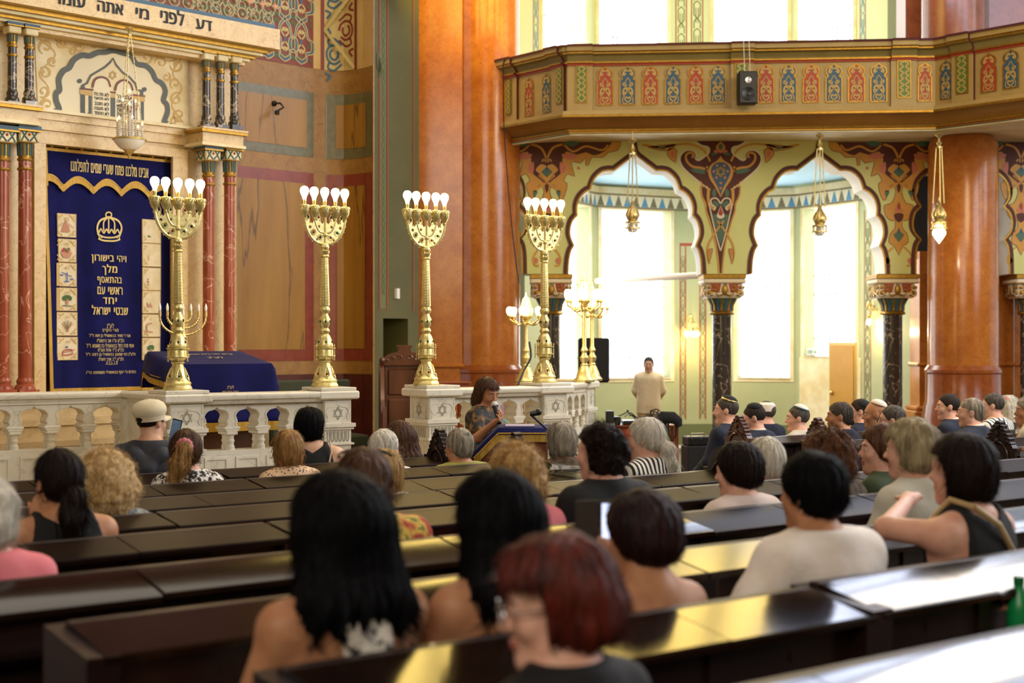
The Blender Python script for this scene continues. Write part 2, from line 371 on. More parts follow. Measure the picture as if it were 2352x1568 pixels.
# ---------------------------------------------------------------- apse wall with marble panels
DW = PW
aw = [PW.w(-9, 0), PW.w(PW.s(735), 0)]
curve = [(770, 17.97), (790, 17.97), (812, 17.9), (834, 17.8), (857, 17.62)]
wall_path = [(aw[0].x, aw[0].y), (aw[1].x, aw[1].y)]+[((p-CX)/F*d, d) for p, d in [(750, 17.93)]+curve]
def path_s(path):
    s = [0]
    for a, c in zip(path, path[1:]): s.append(s[-1]+math.dist(a, c))
    return s
class Strip:
    """vertical surface over a plan polyline; coordinates are (s along it, z)"""
    def __init__(s, path): s.path = path; s.S = path_s(path); s.n = None
    def w(s, a, z, h=0):
        i = max(0, min(len(s.S)-2, next((k for k in range(len(s.S)-1) if a <= s.S[k+1]), len(s.S)-2)))
        p, q = Vector(s.path[i]), Vector(s.path[i+1]); t = (a-s.S[i])/(s.S[i+1]-s.S[i]); d = (q-p).normalized()
        x = p.lerp(q, t)+Vector((d.y, -d.x))*h; return Vector((x.x, x.y, z))
    def hit(s, px, py):
        k = (px-CX)/F; best = None
        for i in range(len(s.path)-1):
            (x0, y0), (x1, y1) = s.path[i], s.path[i+1]; den = (x1-x0)-k*(y1-y0)
            t = (k*y0-x0)/den if abs(den) > 1e-9 else 9
            lo = -9 if i == 0 else -1e-6; hi = 9 if i == len(s.path)-2 else 1+1e-6
            if lo <= t <= hi: y = y0+(y1-y0)*t; best = (s.S[i]+t*(s.S[i+1]-s.S[i]), zat(py, y)); break
        return best
    def s(self, px): return self.hit(px, CY)[0]
    def rect(self, mb, a0, a1, z0, z1, h, m):
        ss = [a0]+[x for x in self.S if a0+1e-4 < x < a1-1e-4]+[a1]
        for x, y in zip(ss, ss[1:]):
            e = 1e-4; mb.add([self.w(x+e, z0, h), self.w(y-e, z0, h), self.w(y-e, z1, h), self.w(x+e, z1, h)], [(0, 1, 2, 3)], m)
ST = Strip(wall_path)
wm = [MT[k] for k in ('band', 'ochre', 'greenstone', 'redstone', 'redstone_dk', 'cream_paint', 'wallred', 'wallgreen', 'wallblue', 'wallcream', 'brown')]
b = MB(); b.sweep([(0, 0), (0, 13), (-.02, 13), (-.02, 0), (0, 0)], wall_path, 0); ZT = 6.3
zz = lambda px, py: ST.hit(px, py)[1]
sE = ST.S[-1]; sL = 0; s72 = ST.s(720); s75 = ST.s(748); s83 = ST.s(832)
zA0, zA1 = zz(640, 150), zz(640, 200)          # band above upper panels
def framed(a0, a1, z0, z1, fr, fm, full=True):
    ST.rect(b, a0, a1, z0, z1, .006, fm); ST.rect(b, a0+fr, a1-fr, z0+fr, z1-fr, .012, 1)
zU1, zU0 = zz(720, 213), zz(720, 362)
framed(ST.s(150), s72, zU0, zU1, .11, 2); framed(s75, sE-.02, zU0, zU1, .13, 2)
zL1, zL0 = zz(720, 398), zz(718, 828)
framed(ST.s(150), s72, zL0, zL1, .14, 3); framed(s75, sE-.02, zL0, zL1, .15, 3)
ST.rect(b, 0, sE, 0, zz(760, 858), .02, 4)
zt = zz(720, 157)
ST.rect(b, 0, sE, zt, ZT, .004, 5)             # cream field
ST.rect(b, 0, ST.s(719), zt, ZT, .008, 6)      # patterned field
x0 = ST.s(736)
ST.rect(b, x0, x0+.05, zt, ZT, .010, 6)
ST.rect(b, x0+.05, ST.s(815), zt, ZT, .009, 9); ST.rect(b, ST.s(815), ST.s(821), zt, ZT, .010, 6)
ST.rect(b, 0, sE, ZT, 13, .03, 10)  # upper wall out of view, made dark for the lid reflections
# interlace pattern, repeat .41 x .74 m
def wpat(ox, oz, w_, h_):
    S = lambda x, y: (ox+x*w_, oz+y*h_)
    ring = [(0, .04), (.18, .12), (.2, .24), (.42, .3), (.42, .52), (.25, .6), (.18, .8), (0, .96)]
    for sg in (-1, 1):
        q = [S(sg*x, y) for x, y in ring]
        b.stroke(ST, q, .030, .014, 8, n=4); b.stroke(ST, [S(sg*x*.86, .5+(y-.5)*.88) for x, y in ring], .012, .015, 9, n=4); b.stroke(ST, [S(sg*x*1.12, .5+(y-.5)*1.08) for x, y in ring], .012, .015, 9, n=4)
        for cy in (.34, .66): b.stroke(ST, [S(sg*.02, cy-.1), S(sg*.13, cy), S(sg*.02, cy+.1)], .02, .016, 9, n=3)
        for cx, cy in ((.27, .42), (.36, .12), (.36, .88)): b.poly(ST, [S(sg*(cx+.05*math.cos(t)), cy+.06*math.sin(t)) for t in [k*math.pi/4 for k in range(8)]], .012, .013, 7, side=False)
    b.poly(ST, [S(.06*math.cos(t), .14+.05*math.sin(t)) for t in [k*math.pi/4 for k in range(8)]], .012, .014, 7, side=False)
    b.poly(ST, [S(.05*math.cos(t), .5+.06*math.sin(t)) for t in [k*math.pi/3 for k in range(6)]], .012, .014, 8, side=False)
    for cy in (.3, .7):
        for dx in (-.07, 0, .07): b.stroke(ST, [S(dx-.05, cy-.035), S(dx+.05, cy+.035)], .014, .017, 9, smooth=False); b.stroke(ST, [S(dx-.05, cy+.035), S(dx+.05, cy-.035)], .014, .0175, 9, smooth=False)
s0 = ST.s(719); W_, H_ = .40, .56
for i in range(7):
    for j in range(4):
        ox = s0-.02-.17-i*.25; wpat(ox, zt+.02+j*.5-(0 if i % 2 else .25)+(.25 if i % 2 == 0 else 0), W_, H_)
# zigzag ribbon with blue and red arabesque triangles
c0, c1 = x0+.05, ST.s(815); ph = .78
def tri_orn(cx, cz, sg, m):
    for r, t0, t1 in ((.10, 0, 5.6), (.055, 2, 7)):
        pts = [(cx+sg*r*math.cos(t0+(t1-t0)*k/9), cz+r*1.2*math.sin(t0+(t1-t0)*k/9)) for k in range(10)]
        b.stroke(ST, pts, .03, .013, m, n=2)
    for k in (-1, 1):
        b.stroke(ST, [(cx+sg*.1, cz+k*.12), (cx+sg*.0, cz+k*.2), (cx-sg*.08, cz+k*.17), (cx-sg*.06, cz+k*.1)], .028, .013, m, n=4)
        b.stroke(ST, [(cx-sg*.12, cz+k*.24), (cx-sg*.05, cz+k*.27), (cx-sg*.1, cz+k*.34)], .03, .013, m, n=4)
for j in range(-1, 3):
    za = zt+.02+j*ph*2*.62; hh = ph*.62
    if za+hh > zt: 
        b.stroke(ST, [(c0, za+hh), (c1, max(za, zt))], .045, .0145, 9, smooth=False); b.stroke(ST, [(c0, za+hh), (c1, za+2*hh)], .045, .0145, 9, smooth=False)
        for k in range(1, 9):
            t = k/9; b.poly(ST, [(c0+(c1-c0)*t+.012*math.cos(q), za+hh-hh*t+.012*math.sin(q)) for q in (0, 1.57, 3.14, 4.71)], .014, .016, 7, side=False) if za+hh-hh*t > zt else None
            b.poly(ST, [(c0+(c1-c0)*t+.012*math.cos(q), za+hh+hh*t+.012*math.sin(q)) for q in (0, 1.57, 3.14, 4.71)], .014, .016, 7, side=False)
        tri_orn(c1-.13, za+hh, -1, 6)
    if za+.2 > zt: tri_orn(c0+.13, za+2*hh, 1, 8)
tri_orn(c0+.13, zt+.2, 1, 8)
structure(b.build('wall_apse', wm), 'curved marble panelled wall beside the ark')
# iron hook on the upper marble panel
b = MB(); q = lambda x, y, h: tuple(ST.w(*ST.hit(x, y), h))
b.tube([q(628, 238, .02), q(628, 240, .14), q(634, 250, .16), q(620, 258, .15)], .012, 8); b.tube([q(620, 258, .15), q(619, 266, .15)], .03, 8); b.ball(q(628, 238, .02), .035)
tag(b.build('wall_hook', MT['metaldark']), 'small dark bent iron bracket on the upper ochre marble panel', 'hook')
# ---------------------------------------------------------------- green pilaster wall with niche, pier
PG = Plane((-1.76, 17.95), u=(.42, .60))
gm = [MT[k] for k in ('olive', 'sage_dk', 'redline', 'olive')]
b = MB(); sa, sb = PG.s(856), PG.s(962)
n0, n1 = PG.s(880), PG.s(937); nz = zat(731, PG.depth(905))
b.poly(PG, [(sa, .02), (n0, .02), (n0, nz), (n1, nz), (n1, .02), (sb, .02), (sb, 13), (sa, 13)], -.45, 0, 0, back=True)
b.poly(PG, [(n0-.05, .02), (n1+.05, .02), (n1+.05, nz+.05), (n0-.05, nz+.05)], -.5, -.42, 3)
for px0, px1, h in ((873, 886, .004),): 
    for z0, z1 in ((nz+.12, 13), ): b.poly(PG, [(PG.s(px0), z0), (PG.s(px1), z0), (PG.s(px1), z1), (PG.s(px0), z1)], 0, h, 1, side=False)
for px in (870, 888, 948): b.poly(PG, [(PG.s(px), nz+.1), (PG.s(px)+.02, nz+.1), (PG.s(px)+.02, 13), (PG.s(px), 13)], 0, .007, 2, side=False)
for k in range(42):
    zc = nz+.3+k*.2
    b.stroke(PG, [(PG.s(876), zc), (PG.s(883), zc+.1), (PG.s(876), zc+.2)], .012, .007, 0); b.stroke(PG, [(PG.s(883), zc), (PG.s(876), zc+.1), (PG.s(883), zc+.2)], .012, .008, 0)
for x, y in ((871, 150), (868, 140), (872, 160)): b.poly(PG, [(PG.hit(x, y)[0]+.03*math.cos(t), PG.hit(x, y)[1]+.12*math.sin(t)+.03*math.sin(3*t)) for t in [k*.52 for k in range(12)]], 0, .009, 0)
structure(b.build('wall_pilaster', gm), 'olive painted wall strip with dark niche')
b = MB(); pl = PG.off(.01); a, z = pl.hit(911, 674)
b.poly(pl, [(a-.03, z-.065), (a+.03, z-.065), (a+.03, z+.065), (a-.03, z+.065)], -.01, .03)
tag(b.build('wall_sensor', MT['white']), 'small white box on the olive wall strip', 'sensor')
def X(px, d): return (px-CX)/F*d
def pier(name, px0, px1, d, dd, z1=13, base=True, m='scag', label=None, z0=0):
    b = MB(); x0, x1 = X(px0, d), X(px1, d)
    b.box((x0, d, z0), (x1, d+dd, z1))
    if base:
        e = .06
        for za, zb, ee in ((0, .85, .09), (.85, .92, .06), (1.5, 1.56, .035)): b.box((x0-ee, d-ee, za), (x1+ee, d+dd+ee, zb), 0, bev=.02)
    return structure(b.build(name, MT[m]), label)
pier('pier_left', 955, 1062, 19.75, 1.1, label='flat orange brown marble pier')
def big_column(px, d, r, label, top=13, z0=0, capital=False):
    x = X(px, d); t = empty('marble_column', (x, d, z0), 0, label, 'column')
    s = MB(); s.lathe([(r, 1.5), (r*1.0, 2), (r*.99, top-z0-.14), (r*.93, top-z0-.06), (r*.8, top-z0)] if capital else [(r, 1.5), (r, 2), (r*.97, top-z0)], 48); s.build('shaft', MT['scag'], t)
    s = MB(); s.lathe([(r*1.16, 0), (r*1.16, .86), (r*1.13, .9), (r*1.13, .96), (r*1.075, 1.03), (r*1.06, 1.42), (r*1.09, 1.44), (r*1.09, 1.48), (r*1.0, 1.54)], 48); s.build('base', MT['scag_dk'], t)
    return t
big_column(1118, 20.1, .47, 'big orange marble column left of the balcony')
big_column(2212, 19.75, .475, 'big orange marble column under the balcony, at right', top=4.715, capital=True)
# its upper continuation and piers on the gallery
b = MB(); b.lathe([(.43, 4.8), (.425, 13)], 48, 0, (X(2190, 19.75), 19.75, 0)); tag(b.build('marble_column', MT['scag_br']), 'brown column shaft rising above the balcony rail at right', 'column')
# ---------------------------------------------------------------- arcade wall
PA = Plane((0, 20.3), u=(1, 0))
pa = lambda x, y: PA.hit(x, y)
def half(lobes, n=5):
    out = []
    for l in lobes: out += cat_rom(l, n)[:-1]
    out.append(lobes[-1][-1]); return out
HA = half([[(0, 322), (5, 345), (24, 361), (51, 381)], [(51, 381), (66, 381), (82, 386), (99, 403), (108, 426)], [(108, 426), (121, 433), (134, 448), (141, 468), (141, 488)],
           [(141, 488), (151, 500), (157, 517), (158, 537), (150, 561)], [(150, 561), (157, 574), (162, 597), (164, 629)]])
HB = half([[(0, 345), (30, 370), (60, 384)], [(60, 384), (85, 388), (108, 412), (113, 444), (101, 466)], [(101, 466), (116, 482), (122, 507), (118, 528), (104, 545)], [(104, 545), (113, 560), (117, 585), (118, 629)]])
def outline(xc, hf, inset=0):
    pts = []
    for dx, y in hf:
        vx, vy = -dx, 610-y; l = math.hypot(vx, vy) or 1; k = inset if y < 560 else inset*math.hypot(1, 0)
        pts.append((dx+vx/l*inset if y < 600 else dx-inset, y+vy/l*inset if y < 600 else y))
    r = [(xc+dx, y) for dx, y in pts]; l = [(xc-dx, y) for dx, y in reversed(pts)]
    return l+r[1:]
ARCH = [(1092, HB), (1458, HA), (1880, HA), (2210, HB), (2520, HA)]
bot = [(930, 629)]
for xc, hf in ARCH: bot += outline(xc, hf, 11)
bot += [(2700, 629)]
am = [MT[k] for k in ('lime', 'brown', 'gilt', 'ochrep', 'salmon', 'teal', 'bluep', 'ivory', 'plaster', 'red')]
b = MB(); poly = [pa(x, y) for x, y in bot]+[pa(2700, 322.5), pa(930, 322.5)]
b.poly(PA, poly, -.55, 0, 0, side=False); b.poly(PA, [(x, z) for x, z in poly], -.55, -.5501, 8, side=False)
# white intrados
q = [pa(x, y) for x, y in bot]; 
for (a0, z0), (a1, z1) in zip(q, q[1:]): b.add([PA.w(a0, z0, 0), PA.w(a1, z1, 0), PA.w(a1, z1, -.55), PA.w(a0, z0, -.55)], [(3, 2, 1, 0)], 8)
for xc, hf in ARCH:
    b.stroke(PA, [pa(x, y) for x, y in outline(xc, hf, 4)], 9/160.9, .012, 1, smooth=False)
    b.stroke(PA, [pa(x, y) for x, y in outline(xc, hf, 10.2)], 4/160.9, .016, 2, smooth=False)
k8 = 1/3.336
class Orn:
    """painted ornament mirrored about an axis; coordinates are crop pixels (x right of the axis, y)"""
    def __init__(s, b, xa): s.b = b; s.xa = xa
    def pt(s, p, g): return pa(s.xa+g*p[0]*k8, 300+p[1]*k8)
    def fill(s, pts, m, h, ol=None, both=True, smooth=2):
        for g in ((1, -1) if both else (1,)):
            q = [s.pt(p, g) for p in (cat_rom(pts, smooth, True) if smooth > 1 else pts)]
            s.b.poly(PA, q, 0, h, m, side=False)
            if ol is not None: s.b.stroke(PA, q+[q[0]], 3*k8/160.9*1.2, h+.001, ol, smooth=False)
    def sym(s, pts, m, h, ol=None):
        """half outline from the axis back to the axis"""
        q = [s.pt(p, 1) for p in pts]+[s.pt(p, -1) for p in reversed(pts) if p[0] > 0]
        s.b.poly(PA, q, 0, h, m, side=False)
        if ol is not None: s.b.stroke(PA, q+[q[0]], 4*k8/160.9, h+.001, ol, smooth=False)
    def line(s, pts, wd, m, h, both=True, taper=None):
        for g in ((1, -1) if both else (1,)): s.b.stroke(PA, [s.pt(p, g) for p in pts], wd*k8/160.9, h, m, taper=taper)
    def dot(s, x, y, r, m, h, both=True):
        for g in ((1, -1) if both else (1,)): s.b.poly(PA, [s.pt((x+r*math.cos(t), y+r*math.sin(t)), g) for t in [k*math.pi/5 for k in range(10)]], 0, h, m, side=False)
def centre_orn(xa):
    o = Orn(b, xa)
    body = cat_rom([(0, 72), (190, 72), (150, 105), (95, 130), (85, 160), (120, 195), (165, 222), (185, 215), (180, 180), (215, 150), (265, 152), (302, 190), (305, 235), (270, 295), (200, 355), (140, 405), (85, 445), (70, 480), (20, 505), (0, 515)], 3)
    o.sym(body, 1, .004)
    o.line([(200, 75), (150, 112), (95, 128), (88, 165), (130, 205), (168, 228), (192, 214), (186, 182), (218, 152), (270, 155), (310, 200), (300, 265), (235, 335), (150, 405), (80, 455)], 11, 7, .008)
    o.line([(80, 235), (130, 150), (230, 105), (345, 108), (450, 130), (540, 118), (600, 108)], 15, 3, .007)
    o.fill([(345, 105), (420, 110), (500, 118), (560, 125), (470, 150), (390, 150)], 3, .007, 1); o.fill([(420, 125), (480, 125), (455, 142), (425, 140)], 5, .009)
    o.fill([(335, 150), (385, 130), (410, 175), (385, 215), (345, 245), (340, 200)], 3, .007, 1); o.fill([(355, 160), (385, 165), (375, 205), (355, 210)], 4, .009)
    o.line([(105, 300), (150, 285), (215, 275), (258, 235), (265, 190), (235, 168), (205, 185), (220, 208)], 17, 3, .010)
    o.fill([(130, 300), (175, 285), (230, 300), (180, 325), (120, 330)], 5, .009)
    o.line([(85, 315), (110, 300), (100, 275)], 16, 3, .010)
    o.sym(cat_rom([(0, 190), (25, 225), (75, 260), (98, 310), (85, 370), (45, 430), (25, 470), (0, 515)], 3), 3, .011, 1)
    o.sym(cat_rom([(0, 243), (35, 248), (68, 280), (75, 320), (55, 375), (20, 440), (0, 500)], 3), 6, .014)
    R = 40
    for g in (1, -1): o.b.stroke(PA, [o.pt((R*math.sin(k*2.0944), 316-g*R*math.cos(k*2.0944)), 1) for k in range(4)], 9*k8/160.9, .018, 2, smooth=False)
    for x, y in ((27, 268), (53, 312), (33, 361)): o.dot(x, y, 10, 4, .017)
    for y in (402, 441): o.dot(0, y, 10, 4, .017, False)
    o.sym(cat_rom([(0, 78), (25, 105), (38, 130), (20, 165), (0, 175)], 3), 3, .012, 1); o.sym(cat_rom([(0, 95), (18, 120), (10, 145), (0, 150)], 3), 5, .014)
    o.fill([(10, 150), (40, 145), (55, 165), (20, 172)], 4, .013); o.fill([(20, 175), (60, 170), (75, 190), (40, 188)], 5, .013)
    low = [(0, 425), (95, 430), (152, 428), (140, 500), (118, 560), (112, 610), (85, 700), (45, 840), (25, 960), (15, 1092), (0, 1092)]
    o.sym(low, 1, .006); o.line([(152, 428), (143, 500), (115, 560), (110, 615), (82, 700), (42, 845), (22, 970), (12, 1092)], 12, 3, .009)
    o.line([(100, 428), (152, 428)], 10, 3, .009); o.line([(135, 425), (150, 395), (168, 388)], 9, 3, .009)
    o.line([(92, 440), (95, 520), (80, 575), (50, 600)], 22, 3, .010); o.fill([(40, 440), (65, 470), (60, 505), (35, 500)], 5, .011)
    o.line([(0, 560), (30, 520), (70, 525), (72, 560), (40, 590), (55, 610)], 10, 7, .012); o.line([(90, 560), (72, 640), (40, 780), (0, 925)], 9, 7, .012)
    o.fill([(10, 560), (50, 535), (62, 560), (30, 590)], 5, .011); o.sym(cat_rom([(0, 650), (50, 640), (60, 660), (38, 760), (0, 875)], 3), 5, .010)
    o.sym(cat_rom([(0, 570), (18, 620), (30, 655), (12, 672), (0, 675)], 3), 7, .013); o.sym(cat_rom([(0, 575), (10, 610), (18, 635), (8, 650), (0, 652)], 3), 9, .015)
    o.line([(-25, 690), (10, 735), (60, 810), (95, 880), (100, 950), (85, 1020)], 14, 3, .013)
    o.fill([(62, 905), (98, 915), (100, 960), (88, 1010), (70, 950)], 3, .012, 1); o.fill([(72, 915), (90, 925), (88, 965)], 4, .015)
def side_orn(xa, reach=570):
    o = Orn(b, xa); k = reach/570
    o.sym([(0, 88)]+cat_rom([(reach, 86), (545*k, 150), (470*k, 168), (430*k, 205), (345*k, 205), (320, 262), (296, 262), (300, 205), (255, 250), (185, 238), (215, 352), (160, 330), (130, 385), (155, 405), (148, 465), (118, 535), (92, 515), (82, 450), (45, 415), (22, 470), (55, 555), (112, 572), (100, 650), (60, 690), (28, 690), (30, 750), (62, 785), (75, 855), (35, 880)], 2)+[(0, 955)], 3, .005, 1)
    o.sym([(0, 90)]+cat_rom([(500*k, 90), (440*k, 160), (360*k, 190), (300, 165), (230, 185), (150, 160), (118, 225), (130, 300), (70, 360), (22, 400), (14, 450)], 2)+[(0, 480)], 1, .008)
    o.line([(-140, 100), (-50, 130), (-8, 200), (-5, 245)], 17, 3, .011); o.line([(120, 95), (200, 160), (300, 120), (420*k, 150), (470*k, 110)], 15, 3, .011)
    o.fill([(115, 180), (200, 175), (235, 205), (170, 222), (130, 210)], 4, .012); o.fill([(100, 240), (140, 265), (145, 310), (105, 330)], 4, .012); o.fill([(140, 85), (250, 85), (210, 120), (160, 115)], 5, .012)
    o.line([(5, 235), (28, 222), (35, 240)], 10, 3, .013); o.sym(cat_rom([(0, 270), (45, 255), (88, 300), (60, 330), (30, 370), (0, 405)], 3), 3, .013, 1); o.sym(cat_rom([(0, 272), (25, 300), (42, 318), (10, 350), (0, 362)], 3), 5, .015); o.sym([(0, 270), (12, 300), (0, 320)], 6, .017)
    o.line([(-60, 340), (20, 410), (90, 455), (120, 455)], 18, 3, .012); o.fill([(70, 465), (105, 460), (98, 510), (85, 500)], 5, .012); o.fill([(45, 460), (75, 480), (90, 520), (60, 530), (30, 490)], 0, .011)
    o.sym(cat_rom([(0, 545), (14, 575), (8, 600), (0, 605)], 3), 9, .013); o.fill([(3, 590), (30, 600), (24, 628), (4, 620)], 4, .012, None)
    o.sym(cat_rom([(0, 630), (35, 640), (28, 680), (0, 705)], 3), 1, .011); o.sym(cat_rom([(0, 760), (30, 790), (42, 795), (20, 830), (0, 855)], 3), 5, .011); o.sym([(0, 742), (10, 770), (0, 790)], 6, .013)
    o.line([(40, 890), (85, 935), (105, 985), (92, 1030), (60, 1035)], 14, 3, .010); o.fill([(65, 990), (92, 970), (98, 1010), (80, 1020)], 4, .012)
    o.fill([(238, 275), (256, 285), (246, 300), (230, 290)], 4, .009)
centre_orn(1655); side_orn(1256); side_orn(2064, 540); side_orn(2345, 420)
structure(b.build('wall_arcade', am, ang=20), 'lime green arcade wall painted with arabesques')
# orange pier behind the right column (between the arches) and painted shade in the openings
pier('pier_right', 2112, 2328, 20.95, .5, z1=3.2, label='orange brown pier behind the right column')
b = MB(); b.box((X(2085, 21.3), 21.25, 3.1), (X(2340, 21.3), 21.3, 4.7)); structure(b.build('recess_shade_panel', MT['dark']))  # dark panel standing in for the shade inside the arch
pier('pier_far', 2330, 2460, 21.2, .5, z1=4.6, base=True, label='brown pier at far right')
def small_column(px, label):
    d = 20.3+.28; x = X(px, d); t = empty('arcade_column', (x, d, 0), 0, label, 'column', None)
    zc = lambda y: zat(y, 20.3)
    s = MB(); r = .138; s.lathe([(r, .25), (r, zc(719))], 32); s.build('shaft', MT['blackcol'], t)
    s = MB(); s.box((-.24, -.24, 0), (.24, .24, .1), bev=.01); s.lathe([(.22, .1), (.23, .13), (.2, .17), (.17, .2), (.19, .23), (.15, .27)], 32); s.build('base', MT['blackcol'], t)
    s = MB(); z0, z1, z2 = zc(719), zc(684), zc(651)
    s.lathe([(.16, z0-.02), (.185, z0), (.165, z0+.03), (.15, z0+.04)], 32, 1)
    for k in range(18):                                # fluted bell
        a = 2*math.pi*k/18; ca, sa_ = math.cos(a), math.sin(a)
        s.tube([(ca*.148, sa_*.148, z0+.04), (ca*.155, sa_*.155, z0+.12), (ca*.20, sa_*.20, z1)], [.022, .018, .022], 6, 1 if k % 2 else 3)
    s.lathe([(.14, z0), (.15, z0+.12), (.22, z1)], 24, 2)
    s.box((-.275, -.275, z1), (.275, .275, z2), 0, bev=.04); 
    s.box((-.30, -.30, z2), (.30, .30, zc(640)), 0, bev=.015); s.box((-.305, -.305, zc(640)), (.305, .305, zc(629)), 1, bev=.01)
    for f in range(4):
        Rm = Matrix.Rotation(f*math.pi/2, 4, 'Z'); zm = (z1+z2)/2
        s.ball((0, -.277, zm+.01), (.045, .02, .075), 1, X=Rm); 
        for g in (-1, 1):
            for q in range(5): a = q*1.2566; s.ball((g*.13+.032*math.cos(a), -.277, zm+.035+.032*math.sin(a)), (.02, .014, .02), 1, 8, 6, X=Rm)
            s.tube([Rm @ Vector((g*.02, -.28, z1+.05)), Rm @ Vector((g*.09, -.282, z1+.03)), Rm @ Vector((g*.13, -.282, z1+.07)), Rm @ Vector((g*.09, -.282, z1+.09))], .012, 6, 1)
            s.tube([Rm @ Vector((g*.04, -.282, zm+.1)), Rm @ Vector((g*.07, -.282, zm-.03)), Rm @ Vector((g*.19, -.282, zm-.05)), Rm @ Vector((g*.24, -.27, z1+.03))], .011, 6, 0)
            s.ball((g*.225, -.277, z2-.055), (.026, .018, .026), 1, 8, 6, X=Rm); s.ball((g*.2, -.272, z1+.07), (.05, .02, .045), 1, 8, 6, X=Rm)
            s.poly(Plane((0, -.277), u=(1, 0)), [(g*.05, zm-.02), (g*.2, zm-.02), (g*.19, zm+.1), (g*.06, zm+.1)], 0, .003, 4) if f == 0 else None
        for q in range(24): s.box((-.29+q*.0245, -.303, z2+.005), (-.278+q*.0245, -.299, z2+.02), 1, X=Rm)
    s.build('capital', [MT['ivory'], MT['gilt'], MT['teal'], MT['bluep'], MT['red']], t)
    return t
small_column(1658, 'black veined marble column with gilt capital between the two arches')
small_column(1265, 'black marble arcade column behind the lit candelabra')
small_column(2050, 'black marble column with gilt capital left of the right big column')
small_column(2366, 'arcade column with gilt capital cut by the right edge')
small_column(920, 'hidden arcade column behind the left big column') if False else None
# ---------------------------------------------------------------- exedra behind the arches
EX = [(1205, 22.0), (1368, 24.3), (1549, 25.0), (1650, 25.1), (1830, 24.6), (1978, 23.2), (2120, 21.5)]
EXP = [(X(p, d), d) for p, d in EX]
exm = [MT[k] for k in ('sage', 'cream_lt', 'redline', 'sage_dk', 'greyblue', 'taupe', 'ivory', 'plaster', 'sage_pale')]
def facet(i):
    a, c = EXP[i], EXP[i+1]; return Plane(a, u=(c[0]-a[0], c[1]-a[1])), math.dist(a, c)
def stencil(b, pl, px0, px1, z0, z1, m=3, ml=2):
    a0, a1 = pl.s(px0), pl.s(px1); w = a1-a0; c = (a0+a1)/2
    for a in (a0, a1-.02): b.poly(pl, [(a, z0), (a+.02, z0), (a+.02, z1), (a, z1)], 0, .004, ml, side=False)
    p = w*2.2; n = int((z1-z0)/p)
    for k in range(n):
        z = z0+k*p+p*.1
        for g in (1, -1):
            b.stroke(pl, [(c-g*w*.26, z), (c-g*w*.26, z+p*.25), (c+g*w*.26, z+p*.5), (c+g*w*.26, z+p*.9), (c, z+p)], w*.085, .005, m, smooth=False)
            b.stroke(pl, [(c+g*w*.1, z+p*.2), (c+g*w*.1, z+p*.75)], w*.06, .006, m, smooth=False)
def win_facet(i, wins, z0, z1, mw, ext=None):
    """wall facet with rectangular openings; wins: (px0, px1, zlo, zhi)"""
    pl, L = facet(i); holes = []
    b = MB()
    for p0, p1, zl, zh in wins: holes.append([(pl.s(p0), zl), (pl.s(p1), zl), (pl.s(p1), zh), (pl.s(p0), zh)])
    b.poly(pl, [(0, z0), (L, z0), (L, z1), (0, z1)], -.28, 0, mw, back=True, holes=holes)
    for h in holes:                                  # cream surround
        a0, a1, zl, zh = h[0][0], h[1][0], h[0][1], h[2][1]; t = .07
        b.poly(pl, [(a0-t, zl-t), (a1+t, zl-t), (a1+t, zh+t), (a0-t, zh+t)], 0, .012, 1, holes=[[(a0, zl), (a1, zl), (a1, zh), (a0, zh)]])
        for q, z in ((a0, 0), (a1, 0)): pass
        b.poly(pl, [(a0-.001, zl-.02), (a1+.001, zl-.02), (a1+.001, zl), (a0-.001, zl)], -.28, .03, 1)
    return b, pl, L, holes
def glazing(pl, h, nv, nh, parent=None):
    a0, a1, zl, zh = h[0][0], h[1][0], h[0][1], h[2][1]; t = .018
    b = MB()
    for k in nv: a = a0+(a1-a0)*k; b.poly(pl, [(a-t/2, zl), (a+t/2, zl), (a+t/2, zh), (a-t/2, zh)], -.25, -.22, 0, back=True)
    for k in nh: z = zl+(zh-zl)*k; b.poly(pl, [(a0, z-t/2), (a1, z-t/2), (a1, z+t/2), (a0, z+t/2)], -.25, -.22, 0, back=True)
    f = structure(b.build(wname(), MT['lead']))
    p = MB(); p.poly(pl, h, -.275, -.255, 0, back=True); p.build('pane', MT['pane'], f); return f
zt_, zb_ = 4.72, 0.0
LW = {0: [(1252, 1354)], 1: [(1382, 1540)], 3: [(1694, 1814)], 4: [(1846, 1966)]}
